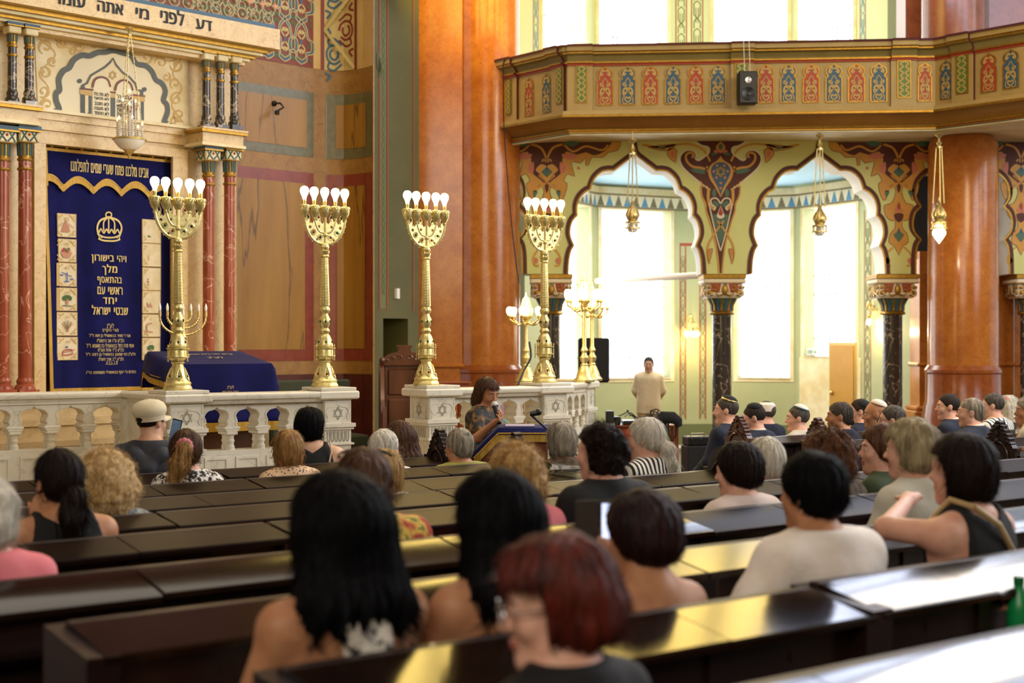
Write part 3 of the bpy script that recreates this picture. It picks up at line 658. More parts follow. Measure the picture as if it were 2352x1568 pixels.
for i in range(6):
    ws = [(p0, p1, 1.62 if i == 4 else 1.24, 4.14) for p0, p1 in LW.get(i, [])]
    b, pl, L, hs = win_facet(i, ws, 0, zt_-.05, 0)
    # dado, frieze with pennants
    b.poly(pl, [(0, .03), (L, .03), (L, .42), (0, .42)], 0, .015, 3)
    b.poly(pl, [(0, .0), (L, .0), (L, .05), (0, .05)], 0, .03, 7)
    b.poly(pl, [(0, 4.17), (L, 4.17), (L, 4.41), (0, 4.41)], 0, .02, 6); b.poly(pl, [(0, 4.41), (L, 4.41), (L, 4.52), (0, 4.52)], 0, .06, 1)
    for z in (4.17, 4.385): b.poly(pl, [(0, z), (L, z), (L, z+.025), (0, z+.025)], 0, .03, 5)
    n = max(3, int(L/.16)); 
    for k in range(n):
        c = (k+.5)*L/n; b.poly(pl, [(c-.07, 4.2), (c+.07, 4.2), (c, 4.385)], 0, .024, 4 if k % 2 else 5, side=False)
    if i == 2: stencil(b, pl, 1561, 1576, .5, 3.55); stencil(b, pl, 1606, 1622, .5, 3.55); b.poly(pl, [(pl.s(1561), 3.55), (pl.s(1622), 3.55), (pl.s(1622), 3.6), (pl.s(1561), 3.6)], 0, .004, 2, side=False)
    if i == 5: stencil(b, pl, 1985, 2001, .5, 4.0)
    if i == 4: b.poly(pl, [(pl.s(1838), .05), (L, .05), (L, 1.6), (pl.s(1838), 1.6)], 0, .02, 1)
    structure(b.build('wall_exedra' if i == 0 else 'wall_exedra.%03d' % i, exm))
    for h in hs: glazing(pl, h, (.5, .78) if i % 2 else (.3, .45), (.12, .42, .55))
b = MB(); b.add([(-1.2, 20.8, 4.56), (7.5, 20.8, 4.56), (7.5, 26, 4.56), (-1.2, 26, 4.56)], [(3, 2, 1, 0)], 0); structure(b.build('ceiling_exedra', MT['skyblue']))
# gallery level above
UW = {0: [(1246, 1346)], 1: [(1376, 1532)], 3: [(1640, 1808)], 4: [(1833, 1960)]}
EX_up = [(1190, 21.6), (1361, 24.3), (1542, 25.0), (1630, 25.1), (1820, 24.6), (1968, 23.4), (2125, 21.3)]
EXP = [(X(p, d), d) for p, d in EX_up]
for i in range(6):
    b, pl, L, hs = win_facet(i, [(p0, p1, 5.0, 8.6) for p0, p1 in UW.get(i, [])], 4.5, 13, 8)
    if i == 2: stencil(b, pl, 1551, 1578, 4.9, 9.5); stencil(b, pl, 1587, 1615, 4.9, 9.5)
    if i == 5: stencil(b, pl, 1975, 1989, 4.9, 9.5, 4); b.poly(pl, [(pl.s(2040), 4.6), (pl.s(2076), 4.6), (pl.s(2076), 13), (pl.s(2040), 13)], 0, .01, 3)
    if i == 0: stencil(b, pl, 1224, 1237, 4.9, 9.5, 4)
    structure(b.build('wall_gallery' if i == 0 else 'wall_gallery.%03d' % i, exm))
    for h in hs:
        glazing(pl, h, (.3, .36) if i < 2 else (.55, .78), (.25, .3, .6))
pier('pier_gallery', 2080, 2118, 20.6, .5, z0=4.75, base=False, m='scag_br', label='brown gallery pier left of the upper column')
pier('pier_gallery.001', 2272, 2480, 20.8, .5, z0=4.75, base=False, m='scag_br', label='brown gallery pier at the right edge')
# added glowing panels out of view, placed for the sheen on the desk lids
def sheen_panels(name, p0, p1, z0, n, zw, pane, mw):
    pl = Plane(p0, u=(p1[0]-p0[0], p1[1]-p0[1])); L = math.dist(p0, p1); s = L/n; b = MB()
    wins = [[((k+.5)*s-s*.40, zw[0]), ((k+.5)*s+s*.40, zw[0]), ((k+.5)*s+s*.40, zw[1])]+[((k+.5)*s+s*.40*math.cos(t), zw[1]+s*.35*math.sin(t)) for t in [i*math.pi/8 for i in range(1, 8)]]+[((k+.5)*s-s*.40, zw[1])] for k in range(n)]
    b.poly(pl, [(0, z0), (L, z0), (L, 13), (0, 13)], -.2, 0, back=True, holes=wins); structure(b.build(name, mw))
    for h in wins:
        q = MB(); q.stroke(pl, h+[h[0]], .07, .0, smooth=False); c = sum(p[0] for p in h[:2])/2
        for f in (-.15, .15): q.stroke(pl, [(c+f*s, zw[0]), (c+f*s, zw[1]+s*.28)], .025, -.05, smooth=False)
        q.stroke(pl, [(c-s*.4, zw[1]), (c+s*.4, zw[1])], .025, -.05, smooth=False); f = structure(q.build(wname(), MT['lead']))
        q = MB(); q.poly(pl, h, -.12, -.1, back=True); q.build('pane', pane, f)
sheen_surround = mat('dark_sheen_surround', '#2b2018', .8)  # dark surround of the added panels, keeps the other lids dark
sheen_panels('wall_sheen_panels', (-1.9, 18.0), (4.6, 18.2), 6.3, 8, (6.45, 9.3), MT['pane_sheen_amber'], sheen_surround)
sheen_panels('wall_sheen_panels.001', (4.65, 18.2), (10.8, 12.8), 6.7, 6, (6.85, 11.6), MT['pane_sheen_white'], sheen_surround)
# ---------------------------------------------------------------- balcony
bt = empty('balcony', (0, 0, 0), 0, 'gilded ochre gallery balcony with red, blue and green painted panels', 'balcony')
BP = [(X(1150, 19.85), 19.85), (X(1302, 18.8), 18.8), (X(2148, 18.38), 18.38), (X(2440, 17.1), 17.1)]
zb = lambda y: 1.87+(784-y)*.005663
bm_ = [MT[k] for k in ('darkcushion', 'tan', 'gilt', 'tan_dk', 'red', 'brownfr', 'bluep', 'cream_lt')]
def bal_prof(e=0, low=True):
    p = [(-.25+e*0, zb(97)), (.15+e, zb(97)), (.155+e, zb(102)), (.13+e, zb(102)), (.13+e, zb(112)), (.115+e, zb(115)), (.115+e, zb(118)), (.06+e, zb(121)), (.03+e, zb(128)), (.02+e, zb(133)), (.055+e, zb(134)), (.055+e, zb(138)), (.025+e, zb(139)), (.02+e, zb(143)), (0+e, zb(144)), (0+e, zb(248))]
    mt = [0, 0, 1, 1, 2, 2, 3, 3, 3, 2, 2, 4, 4, 1, 1]
    if low:
        p += [(.1, zb(249)), (.11, zb(258)), (.125, zb(259)), (.125, zb(264)), (.09, zb(265)), (.03, zb(270)), (-.04, zb(278)), (-.08, zb(286)), (-.04, zb(287)), (-.03, zb(290)), (-.035, zb(293)), (-.06, zb(294)), (-.06, zb(297)), (-.09, zb(298)), (-.09, zb(301)), (-.12, zb(302))]
        mt += [1, 1, 2, 2, 5, 5, 5, 5, 2, 2, 2, 4, 2, 6, 7, 7]
    return p, mt
pr, mt_ = bal_prof()
b = MB(); b.sweep(pr, BP, mats=mt_, caps=False); b.build('parapet', bm_, bt)
inn = [(p[0], p[1]) for p in BP]
b = MB(); zf = zb(302)
off = lambda o: [tuple(v[:2]) for v in (lambda r: r)([])]
rows = []
for i, p in enumerate(BP):
    rows.append(Vector(p))
def inset_path(path, o):
    out = []
    for i, p in enumerate(path):
        p = Vector(p); d0 = (p-Vector(path[i-1])).normalized() if i else None; d1 = (Vector(path[i+1])-p).normalized() if i < len(path)-1 else None
        d0 = d0 or d1; d1 = d1 or d0; n0 = Vector((d0.y, -d0.x)); n1 = Vector((d1.y, -d1.x)); nn = (n0+n1).normalized()
        out.append(p+nn*o/max(.3, nn.dot(n0)))
    return out
q0 = inset_path(BP, -.12); q1 = inset_path(BP, -.28); q2 = inset_path(BP, -.34)
back = [(X(1150, 20.3), 20.3), (X(1310, 20.3), 20.3), (X(2148, 20.3), 20.3), (X(2460, 20.3), 20.3)]
for i in range(3):
    b.add([(q0[i].x, q0[i].y, zf), (q0[i+1].x, q0[i+1].y, zf), (q1[i+1].x, q1[i+1].y, zf+.06), (q1[i].x, q1[i].y, zf+.06)], [(3, 2, 1, 0)], 0)
    b.add([(q1[i].x, q1[i].y, zf+.06), (q1[i+1].x, q1[i+1].y, zf+.06), (q2[i+1].x, q2[i+1].y, zf+.06), (q2[i].x, q2[i].y, zf+.06)], [(3, 2, 1, 0)], 2)
    b.add([(q2[i].x, q2[i].y, zf+.06), (q2[i+1].x, q2[i+1].y, zf+.06), (back[i+1][0], 20.3, zf+.13), (back[i][0], 20.3, zf+.13)], [(3, 2, 1, 0)], 0)
    b.add([(q2[i].x, q2[i].y, 4.9), (q2[i+1].x, q2[i+1].y, 4.9), (back[i+1][0], 21.5, 4.9), (back[i][0], 21.5, 4.9)], [(0, 1, 2, 3)], 1)
b.build('slab', [MT['cream_lt'], MT['tan'], MT['ochrep']], bt)
BF = [Plane(BP[i], u=(BP[i+1][0]-BP[i][0], BP[i+1][1]-BP[i][1])) for i in range(3)]
fac = lambda px: BF[0] if px < 1302 else BF[1] if px < 2148 else BF[2]
# pilasters that break the cornice forward
pr2, mt2 = bal_prof(.045, low=False); pr2 = [(-.02, zb(97))]+pr2[1:]
def pil(p0, p1):
    pl = fac((p0+p1)/2); a, c = pl.w(pl.s(p0), 0), pl.w(pl.s(p1), 0)
    b = MB(); b.sweep(pr2+[(0, zb(248)), (-.02, zb(248)), (-.02, zb(97))], [(a.x, a.y), (c.x, c.y)], mats=mt2+[1, 1, 1], caps=True); b.build('pilaster', bm_, bt)
for p0, p1 in ((1160, 1192), (1272, 1300), (1304, 1362), (1678, 1731), (2045, 2104), (2190, 2240)): pil(p0, p1)
KEY = [(0, 0), (3, 3.5), (9, 6.5), (15, 10), (17.5, 16), (17, 22), (13, 27), (13, 29.5), (18, 33), (18, 88)]
def keyhole(px, y0, m, wscale=1.0):
    pl = fac(px); a, zt1 = pl.hit(px, y0); zl = pl.hit(px, y0+88)[1]; k = 1/176.6; hk = (zt1-zl)/88
    S = lambda x, y: (a+x*k*wscale, zt1-y*hk)
    b = MB()
    def kp(g):
        r = [S(x*g if y > 0 else 0, y+(g-1)*-20*(1 if y < 44 else -1)) for x, y in KEY]; l = [(2*a-p[0], p[1]) for p in reversed(r[1:])]; return l+r
    o_ = kp(1.0); b.poly(pl, o_, 0, .012, 0); b.stroke(pl, o_+[o_[0]], .017, .017, 1, smooth=False)
    G = lambda pts, wd=.013: [b.stroke(pl, [S(g*x*.84, y+1) for x, y in pts], wd*.8, .020, 2, n=4) for g in (1, -1)]
    G([(2, 12), (6, 8), (12, 14), (13, 20), (8, 18), (7, 15)], .03); G([(0, 26), (7, 36), (5, 46), (0, 50)]); G([(3, 43), (11, 38), (13, 42), (6, 46)], .02)
    G([(0, 58), (6, 50), (11, 53), (13, 62), (9, 66), (7, 58)], .026); G([(-4, 47), (2, 57), (8, 66), (14, 74), (13, 83), (5, 85), (0, 79), (0, 84)]); G([(0, 74), (5, 70), (8, 76), (3, 80)], .02)
    o = b.build('arched_panel', [MT[m], MT['gilt'], MT['giltpaint']], bt)
def rectpanel(px, y0, y1, hw=11):
    pl = fac(px); a, z1 = pl.hit(px, y0); z0 = pl.hit(px, y1)[1]; w_ = hw/176.6; b = MB()
    e = .05 
    R = lambda q: [(a-w_-q, z0-q), (a+w_+q, z0-q), (a+w_+q, z1+q), (a-w_-q, z1+q)]
    b.poly(pl, R(.014), 0, e+.01, 1); b.poly(pl, R(0), 0, e+.014, 0, side=False)
    n = 3; hh = (z1-z0)/n
    for k in range(n):
        for g in (1, -1): b.stroke(pl, [(a, z0+hh*k), (a+g*w_*.8, z0+hh*(k+.3)), (a+g*w_*.2, z0+hh*(k+.55)), (a+g*w_*.7, z0+hh*(k+.8)), (a, z0+hh*(k+1))], .018, e+.018, 2, n=4)
    b.build('green_panel', [MT['green'], MT['gilt'], MT['giltpaint']], bt)
for i, px in enumerate((1390, 1442, 1494, 1546, 1598, 1649)): keyhole(px, 153-i*.9, 'red' if i % 2 == 0 else 'bluep')
for i, px in enumerate((1759, 1811, 1863, 1915, 1967, 2018)): keyhole(px, 148-i*.5, 'red' if i % 2 == 0 else 'bluep')
keyhole(1217, 179, 'red', .8); keyhole(1257, 169, 'bluep', .8); keyhole(2124, 144, 'red', .82); keyhole(2174, 139, 'bluep', .8); keyhole(2272, 123, 'red', 1); keyhole(2323, 114, 'bluep', 1)
for px, y0, y1, hw in ((1176, 186, 262, 7), (1292, 158, 237, 9), (1336, 154, 235, 11), (1703, 148, 226, 13), (2075, 143, 224, 13), (2215, 129, 214, 13)): rectpanel(px, y0, y1, hw)
# loudspeaker hung on the parapet
pl = BF[1]; a, z1 = pl.hit(1712, 176); z0 = pl.hit(1712, 249)[1]
t = empty('loudspeaker', tuple(pl.w(a, z0, .30)), 0, 'small black loudspeaker hung on the balcony front', 'speaker')
b = MB(); hh = z1-z0; b.box((-.12, -.1, 0), (.12, .1, hh), bev=.012); b.build('cabinet', MT['plasticblack'], t)
b = MB(); Xf = Matrix.Translation((0, -.1, hh*.3)) @ Matrix.Rotation(math.pi/2, 4, 'X'); b.lathe([(.085, 0), (.085, .012), (.07, .008), (.03, -.0), (.028, .006), (0.001, .012)], 24, 0, X=Xf); b.build('woofer', MT['metaldark'], t)
b = MB(); Xf = Matrix.Translation((0, -.1, hh*.72)) @ Matrix.Rotation(math.pi/2, 4, 'X'); b.lathe([(.04, 0), (.04, .008), (.012, .004), (.001, .01)], 20, 0, X=Xf); b.build('tweeter', MT['steel'], t)
b = MB(); b.tube([(-.03, 0, hh), (-.03, .10, hh+.44), (-.03, .2, hh+.46)], .004, 6); b.tube([(.04, 0, hh), (.04, .10, hh+.44), (.04, .2, hh+.46)], .004, 6); b.build('cable', MT['steel'], t)
# black cable hanging down the left column from the balcony end
b = MB(); pts = [P(1172, 134, 19.55), P(1158, 140, 19.5), P(1156, 170, 19.5), P(1158, 300, 19.4), P(1172, 480, 19.4), P(1185, 600, 19.4), P(1192, 650, 19.4)]
b.tube([Vector(p) for p in cat_rom([tuple(p) for p in pts], 5)], .009, 6); tag(b.build('cable', MT['plasticblack']), 'thin black cable hanging from the balcony down the left column', 'cable')
# wall camera on the edge of the pier
b = MB(); c = P(951, 330, 19.6); b.box((c.x-.03, c.y-.1, c.z-.06), (c.x+.05, c.y+.05, c.z+.05), bev=.015); b.ball((c.x-.01, c.y-.09, c.z-.03), .03); tag(b.build('wall_camera', MT['plasticblack']), 'small black camera on the pier edge by the olive wall', 'camera')
# ---------------------------------------------------------------- the ark
ark = empty('torah_ark', tuple(PAK.w(PAK.s(250), 1.33)), 0, 'tall cream marble ark front with colonnettes behind the marble balustrade', 'ark')
O_ = -Vector(ark.location)
def abuild(b, name, m, parent=None, ang=35):
    o = b.build(name, m, parent or ark, ang)
    if parent is None: o.location = O_
    return o
FL = 1.33
def rect(pl, x0, x1, y0, y1, xr=None):
    """rectangle from pixel columns x0,x1 and heights read at column xr"""
    xr = x1 if xr is None else xr
    return pl.s(x0), pl.s(x1), pl.hit(xr, y1)[1], pl.hit(xr, y0)[1]
def pbox(b, pl, a0, a1, z0, z1, h0, h1, m=0):
    b.poly(pl, [(a0, z0), (a1, z0), (a1, z1), (a0, z1)], h0, h1, m, back=True)
zf1 = PAK.off(.5).hit(643, 114)[1]; zf2 = PAK.off(.5).hit(626, 65)[1]
aL = PAK.s(60)-2.2; aR = PAK.s(545)
ac0, ac1 = PAK.s(88), PAK.s(404); zc1 = PAK.hit(400, 362)[1]; ztab = PAK.hit(430, 292)[1]
b = MB()
pbox(b, PAK, aL, ac0, FL, zf1+.1, -.6, 0); pbox(b, PAK, ac1, aR, FL, zf1+.1, -.6, 0); pbox(b, PAK, ac0, ac1, zc1, zf1+.1, -.6, 0)
pbox(b, PAK, aR-.02, aR+.0, FL, zf1+.1, -1.25, 0)
# soffit mouldings and fascia
pf = PAK.off(.5); fr = pf.s(643)
for h1, z0, z1, m in ((.30, zf1-.10, zf1-.07, 2), (.26, zf1-.13, zf1-.10, 1), (.22, zf1-.17, zf1-.13, 0), (.36, zf1-.07, zf1-.04, 1), (.40, zf1-.04, zf1, 2)): pbox(b, PAK, aL, fr-.5+h1+.02, z0, z1, -.3, h1, m)
pbox(b, PAK, aL, fr, zf1, zf2, -1.2, .5, 0)
# cornice between tablets and curtain; ledges carrying the colonnettes
for h1, dz0, dz1 in ((.05, -.10, -.03), (.08, -.03, .0), (.03, -.2, -.1)): pbox(b, PAK, ac0-.1, ac1+.25, ztab+dz0, ztab+dz1, 0, h1, 1 if h1 == .08 else 0)
zl0, zl1 = PAK.off(.35).hit(559, 336)[1], PAK.off(.35).hit(559, 302)[1]
al0 = PAK.off(.35).s(466); al1 = PAK.off(.35).s(559)
bl1 = PAK.off(.35).s(87)
for a0, a1 in ((al0, al1), (bl1-.62, bl1)):
    pbox(b, PAK, a0, a1, zl0, zl1-.05, 0, .35); pbox(b, PAK, a0-.03, a1+.03, zl1-.05, zl1-.02, 0, .39, 2); pbox(b, PAK, a0-.03, a1+.03, zl1-.02, zl1, 0, .40); pbox(b, PAK, a0-.02, a1+.02, zl0-.03, zl0, 0, .37, 1)
# jamb strips framing the curtain
for a in (ac0, ac1): pbox(b, PAK, a-.06, a+.06 if a == ac0 else a+.12, FL, zc1+.09, 0, .04)
pbox(b, PAK, ac0-.06, ac1+.12, zc1, zc1+.09, 0, .045)
# plinth under the columns
abuild(b, 'frame', [MT['cream'], MT['cream_lt'], MT['gilt']])
# the dark timber of the doorway behind the curtain
b = MB(); pbox(b, PAK, ac0-.01, ac1+.01, FL, zc1+.02, -.5, -.28); abuild(b, 'doorway', MT['wood'])
def ark_column(pl, px, y0, y1, r, shaft, h, cap=.3):
    """column standing h in front of plane; y0 foot, y1 top"""
    a = pl.s(px); zf = pl.hit(px, y0)[1]; zt_ = pl.hit(px, y1)[1]; c = pl.w(a, 0, 0)
    ln = zt_-zf; cz = zt_-cap; R_ = Matrix.Rotation(math.radians(45), 4, 'Z')
    b = MB(); T = Matrix.Translation((c.x, c.y, 0))
    b.lathe([(r, zf+.12), (r*1.03, zf+ln*.3), (r*.95, cz)], 20, 0, X=T)
    for z in (cz-.12, cz-.03): b.lathe([(r*1.1, z), (r*1.18, z+.012), (r*1.1, z+.024)], 20, 1, X=T)
    o = abuild(b, 'colonnette', [MT[shaft], MT['gilt']])
    b = MB(); b.box((-r*1.6, -r*1.6, zf), (r*1.6, r*1.6, zf+.05), X=T @ R_); b.lathe([(r*1.6, zf+.05), (r*1.55, zf+.08), (r*1.2, zf+.10), (r*1.3, zf+.13), (r*1.05, zf+.16)], 20, X=T); bb = b.build('base', MT[shaft], o)
    b = MB(); b.lathe([(r*.98, cz), (r*1.05, cz+cap*.42), (r*1.35, cz+cap*.5)], 20, 1, X=T)
    for k in range(14): q = 2*math.pi*k/14; b.tube([T @ Vector((r*1.02*math.cos(q), r*1.02*math.sin(q), cz+.02)), T @ Vector((r*1.1*math.cos(q), r*1.1*math.sin(q), cz+cap*.44))], r*.14, 5, 3 if k % 2 else 2)
    b.box((-r*1.55, -r*1.55, cz+cap*.48), (r*1.55, r*1.55, cz+cap*.82), 0, X=T @ R_, bev=.01); b.box((-r*1.85, -r*1.85, cz+cap*.86), (r*1.85, r*1.85, zt_), 2, X=T @ R_); b.box((-r*1.9, -r*1.9, cz+cap*.82), (r*1.9, r*1.9, cz+cap*.87), 1, X=T @ R_)
    if cap > .25:
        for f in range(4):
            Xf = T @ R_ @ Matrix.Rotation(f*math.pi/2, 4, 'Z'); zm = cz+cap*.65
            for g in (-1, 1): b.tube([Xf @ Vector((g*r*.1, -r*1.57, zm-.04)), Xf @ Vector((g*r*.7, -r*1.57, zm)), Xf @ Vector((g*r*1.2, -r*1.57, zm+.045))], .008, 5, 2); b.tube([Xf @ Vector((g*r*.4, -r*1.57, zm+.045)), Xf @ Vector((g*r*.9, -r*1.57, zm-.0)), Xf @ Vector((g*r*1.3, -r*1.57, zm-.045))], .008, 5, 3)
            b.ball((0, -r*1.57, zm+.02), .014, 4, 6, 4, X=Xf)
    b.build('capital', [MT['cream_lt'], MT['gilt'], MT['bluep'], MT['teal'], MT['red']], o)
p2 = PAK.off(.2)
for px in (57, 6): ark_column(p2, px, 906, 291, .062, 'redcol', 0)
for px in (479, 527): ark_column(p2, px, 899, 336, .060, 'redcol', 0)
for px in (474, 506, 538): ark_column(PAK.off(.22), px, 299, 116+(px-474)*.12, .042, 'blackcol', 0, .2)
for px in (28, 67): ark_column(PAK.off(.22), px, 246, 53+(px-28)*.15, .042, 'blackcol', 0, .2)
# fascia inscription and cresting
for wd, x0, x1 in (('דע', 450, 486), ('לפני', 369, 422), ('מי', 312, 341), ('אתה', 224, 282), ('עומד', 124, 195)):
    b = MB(); a0, a1 = pf.s(x0), pf.s(x1); zh = zf1+(zf2-zf1)*.78; zl = zf1+(zf2-zf1)*.3
    write(b, pf, wd, a0, zl-(.06 if 'ל' in wd or 'י' == wd[-1] else 0)*0, a1, zh+(.05 if 'ל' in wd else 0), .006, 0, bold=.006)
    tag(abuild(b, 'inscription', MT['black']), 'black painted hebrew lettering')
b = MB(); a0 = pf.s(180); n = int((fr-a0)/.165)
pbox(b, PAK, a0-.4, fr-.03, zf2, zf2+.05, .3, .46, 0)
pcr = PAK.off(.44)
for k in range(n+2):
    a = fr-.12-k*.165; z = zf2+.05
    ring = [(a+.062*math.cos(t), z+.06+.06*math.sin(t)) for t in [i*math.pi/6-.5*math.pi for i in range(13)]]
    b.tube([pcr.w(*p, 0) for p in ring], .012, 6, 1); b.ball(tuple(pcr.w(a, z+.05, 0)), .022, 1, 8, 6)
    for g in (-1, 1): b.tube([pcr.w(a+g*.05, z+.09, 0), pcr.w(a+g*.085, z+.15, 0), pcr.w(a+g*.07, z+.2, 0)], .014, 6, 1); b.ball(tuple(pcr.w(a+g*.06, z+.2, 0)), .016, 1, 8, 5)
    b.poly(pcr, [(a+.082+(.05 if i % 2 == 0 else .026)*math.cos(i*math.pi/4), z+.20+(.06 if i % 2 == 0 else .026)*math.sin(i*math.pi/4)) for i in range(8)], -.02, .02, 1, back=True)
    b.poly(pcr, [(a+.082+(.034 if i % 2 == 0 else .014)*math.cos(i*math.pi/4), z+.20+(.042 if i % 2 == 0 else .014)*math.sin(i*math.pi/4)) for i in range(8)], .02, .026, 2)
abuild(b, 'cresting', [MT['bluep'], MT['crest'], MT['salmon']])
# tablets panel
c1 = lambda x, y: PAK.hit(x*k8, y*k8)
slate = mat('slate_blue_paint', '#4a4f48', .5); ornp = mat('ochre_scroll_paint', '#c9a65f', .55); dkred = mat('dark_red_paint', '#6d2a1a', .5); ivoryp = mat('ivory_tablet', '#e8dcb8', .6)
b = MB()
b.poly(PAK, [c1(262, 262), c1(1440, 395), c1(1440, 985), c1(290, 870)], 0, .008, 1)
rgt = [(860, 388), (930, 405), (1000, 430), (1040, 490), (1110, 505), (1160, 550), (1188, 612), (1235, 640), (1262, 700), (1246, 770), (1272, 800), (1278, 860), (1252, 930), (1262, 955)]
lft = [(860, 388), (800, 402), (740, 405), (680, 430), (620, 425), (560, 460), (525, 520), (480, 545), (445, 610), (452, 690), (425, 715), (425, 770), (448, 830), (440, 862)]
def lob(q): 
    o = []
    for a, c, e in zip(q[::2], q[1::2], q[2::2]+[q[-1]]): o += cat_rom([a, c, e], 4)
    return o
sc = cat_rom(lft[::-1]+rgt[1:], 3)
b.poly(PAK, [c1(*p) for p in sc], .008, .010, 2, side=False); b.stroke(PAK, [c1(*p) for p in sc], .055, .02, 3, smooth=False); b.stroke(PAK, [c1(p[0]*.985+13, p[1]*.985+9) for p in sc], .012, .014, 0, smooth=False)
for x, y in ((425, 850), (1275, 945)): b.stroke(PAK, [c1(x+28*math.cos(t)*(1-t/8), y+28*math.sin(t)*(1-t/8)) for t in [k*.5 for k in range(12)]], .022, .022, 3)
og = [(625, 655), (660, 640), (690, 580), (740, 550), (800, 515), (840, 478), (860, 448), (885, 500), (940, 562), (985, 590), (1030, 640), (1045, 690), (1090, 700)]
b.poly(PAK, [c1(*p) for p in og]+[c1(1095, 950), c1(608, 900)], .01, .012, 1, side=False); b.stroke(PAK, [c1(*p) for p in og], .02, .018, 3, smooth=False)
for x, y in ((605, 622), (1100, 686)): b.poly(PAK, [c1(x+17*math.cos(t), y+17*math.sin(t)) for t in [k*.5236 for k in range(12)]], 0, .02, 3)
for q in ([(615, 655), (645, 660), (645, 680), (615, 675)], [(1068, 698), (1092, 702), (1092, 730), (1068, 727)], [(612, 715), (696, 730), (696, 888), (612, 878)], [(838, 745), (878, 750), (878, 912), (838, 905)], [(1012, 770), (1097, 780), (1097, 945), (1012, 935)]): b.poly(PAK, [c1(*p) for p in q], 0, .016, 3, side=False)
for q in ([(606, 688), (706, 702), (706, 740), (606, 722)], [(838, 720), (880, 724), (880, 752), (838, 748)], [(1010, 735), (1104, 745), (1104, 782), (1010, 770)]): b.poly(PAK, [c1(*p) for p in q], 0, .018, 0, side=False)
for q in ([(604, 672), (710, 684), (710, 696), (604, 684)], [(836, 700), (880, 706), (880, 718), (836, 712)], [(1008, 722), (1106, 733), (1106, 744), (1008, 733)], [(604, 878), (1100, 938), (1100, 962), (604, 904)]): b.poly(PAK, [c1(*p) for p in q], 0, .02, 4, side=False)
for q in ([(645, 725), (670, 728), (670, 860), (656, 880), (645, 860)], [(1045, 775), (1070, 778), (1070, 915), (1056, 930), (1045, 912)]): b.poly(PAK, [c1(*p) for p in q], 0, .018, 1, side=False)
tl = [(702, 885), (702, 670), (720, 612), (768, 592), (818, 612), (838, 668), (838, 902)]; tr = [(876, 910), (876, 695), (890, 645), (938, 615), (990, 640), (1010, 695), (1012, 930)]
for t in (tl, tr): b.poly(PAK, [c1(*p) for p in t], 0, .019, 2, side=False); b.stroke(PAK, [c1(*p) for p in cat_rom(t[1:-1], 3)], .022, .022, 4, smooth=False)
for g in (1, -1): b.stroke(PAK, [c1(858+33*math.sin(k*2.0944), 577-g*33*math.cos(k*2.0944)) for k in range(4)], .012, .02, 0, smooth=False)
for i, t in enumerate(('לא תרצח', 'לא תנאף', 'לא תגנב', 'לא תענה', 'לא תחמד')): a0, z0 = c1(714, 728+i*36.5); a1, z1 = c1(826, 705+i*37); write(b, PAK, t, a0, z0-.003, a1, z0+.038, .024, 5, bold=.001, slope=0)
for i, t in enumerate(("אנכי ה'", 'לא יהיה', 'לא תשא', 'זכור את', 'כבד את')): a0, z0 = c1(888, 750+i*35); a1, z1 = c1(1000, 735); write(b, PAK, t, a0, z0-.003, a1, z0+.038, .024, 5, bold=.001)
# scrolling leaves on the panel
def scroll(cx, cy, r, sg, turns=1.3, ph=0): return [(cx+sg*r*(1-k/14)*math.cos(ph+turns*6.28*k/12), cy+r*(1-k/14)*math.sin(ph+turns*6.28*k/12)) for k in range(12)]
for cx, cy, r, sg, ph in ((350, 360, 62, 1, 2), (470, 330, 40, -1, 0), (340, 560, 50, 1, 4), (330, 700, 50, -1, 1), (360, 800, 45, 1, 2), (600, 360, 40, 1, 0), (720, 350, 36, -1, 3), (1120, 440, 50, -1, 1), (1230, 480, 50, 1, 3), (1350, 500, 55, -1, 0), (1340, 640, 45, 1, 2), (1350, 760, 55, -1, 4), (1370, 880, 55, 1, 1), (960, 385, 36, 1, 2), (400, 470, 40, 1, 1), (1270, 590, 36, 1, 5), (1330, 930, 36, -1, 3), (560, 400, 28, -1, 4)):
    b.stroke(PAK, [c1(*p) for p in scroll(cx, cy, r, sg, 1.2, ph)], .022, .012, 0, n=3, taper=lambda t: .35+.9*abs(math.sin(5*t))); 
for pts in ([(300, 300), (420, 420), (300, 560), (370, 680), (300, 800)], [(400, 290), (520, 370), (640, 340), (800, 370)], [(900, 380), (1050, 420), (1180, 430), (1300, 470), (1400, 420)], [(1400, 430), (1320, 560), (1390, 680), (1310, 800), (1400, 940)]): b.stroke(PAK, [c1(*p) for p in pts], .018, .011, 0, taper=lambda t: .5+.7*abs(math.sin(9*t)))
abuild(b, 'tablets_panel', [ornp, MT['cream_lt'], ivoryp, slate, dkred, MT['black']], ang=20)
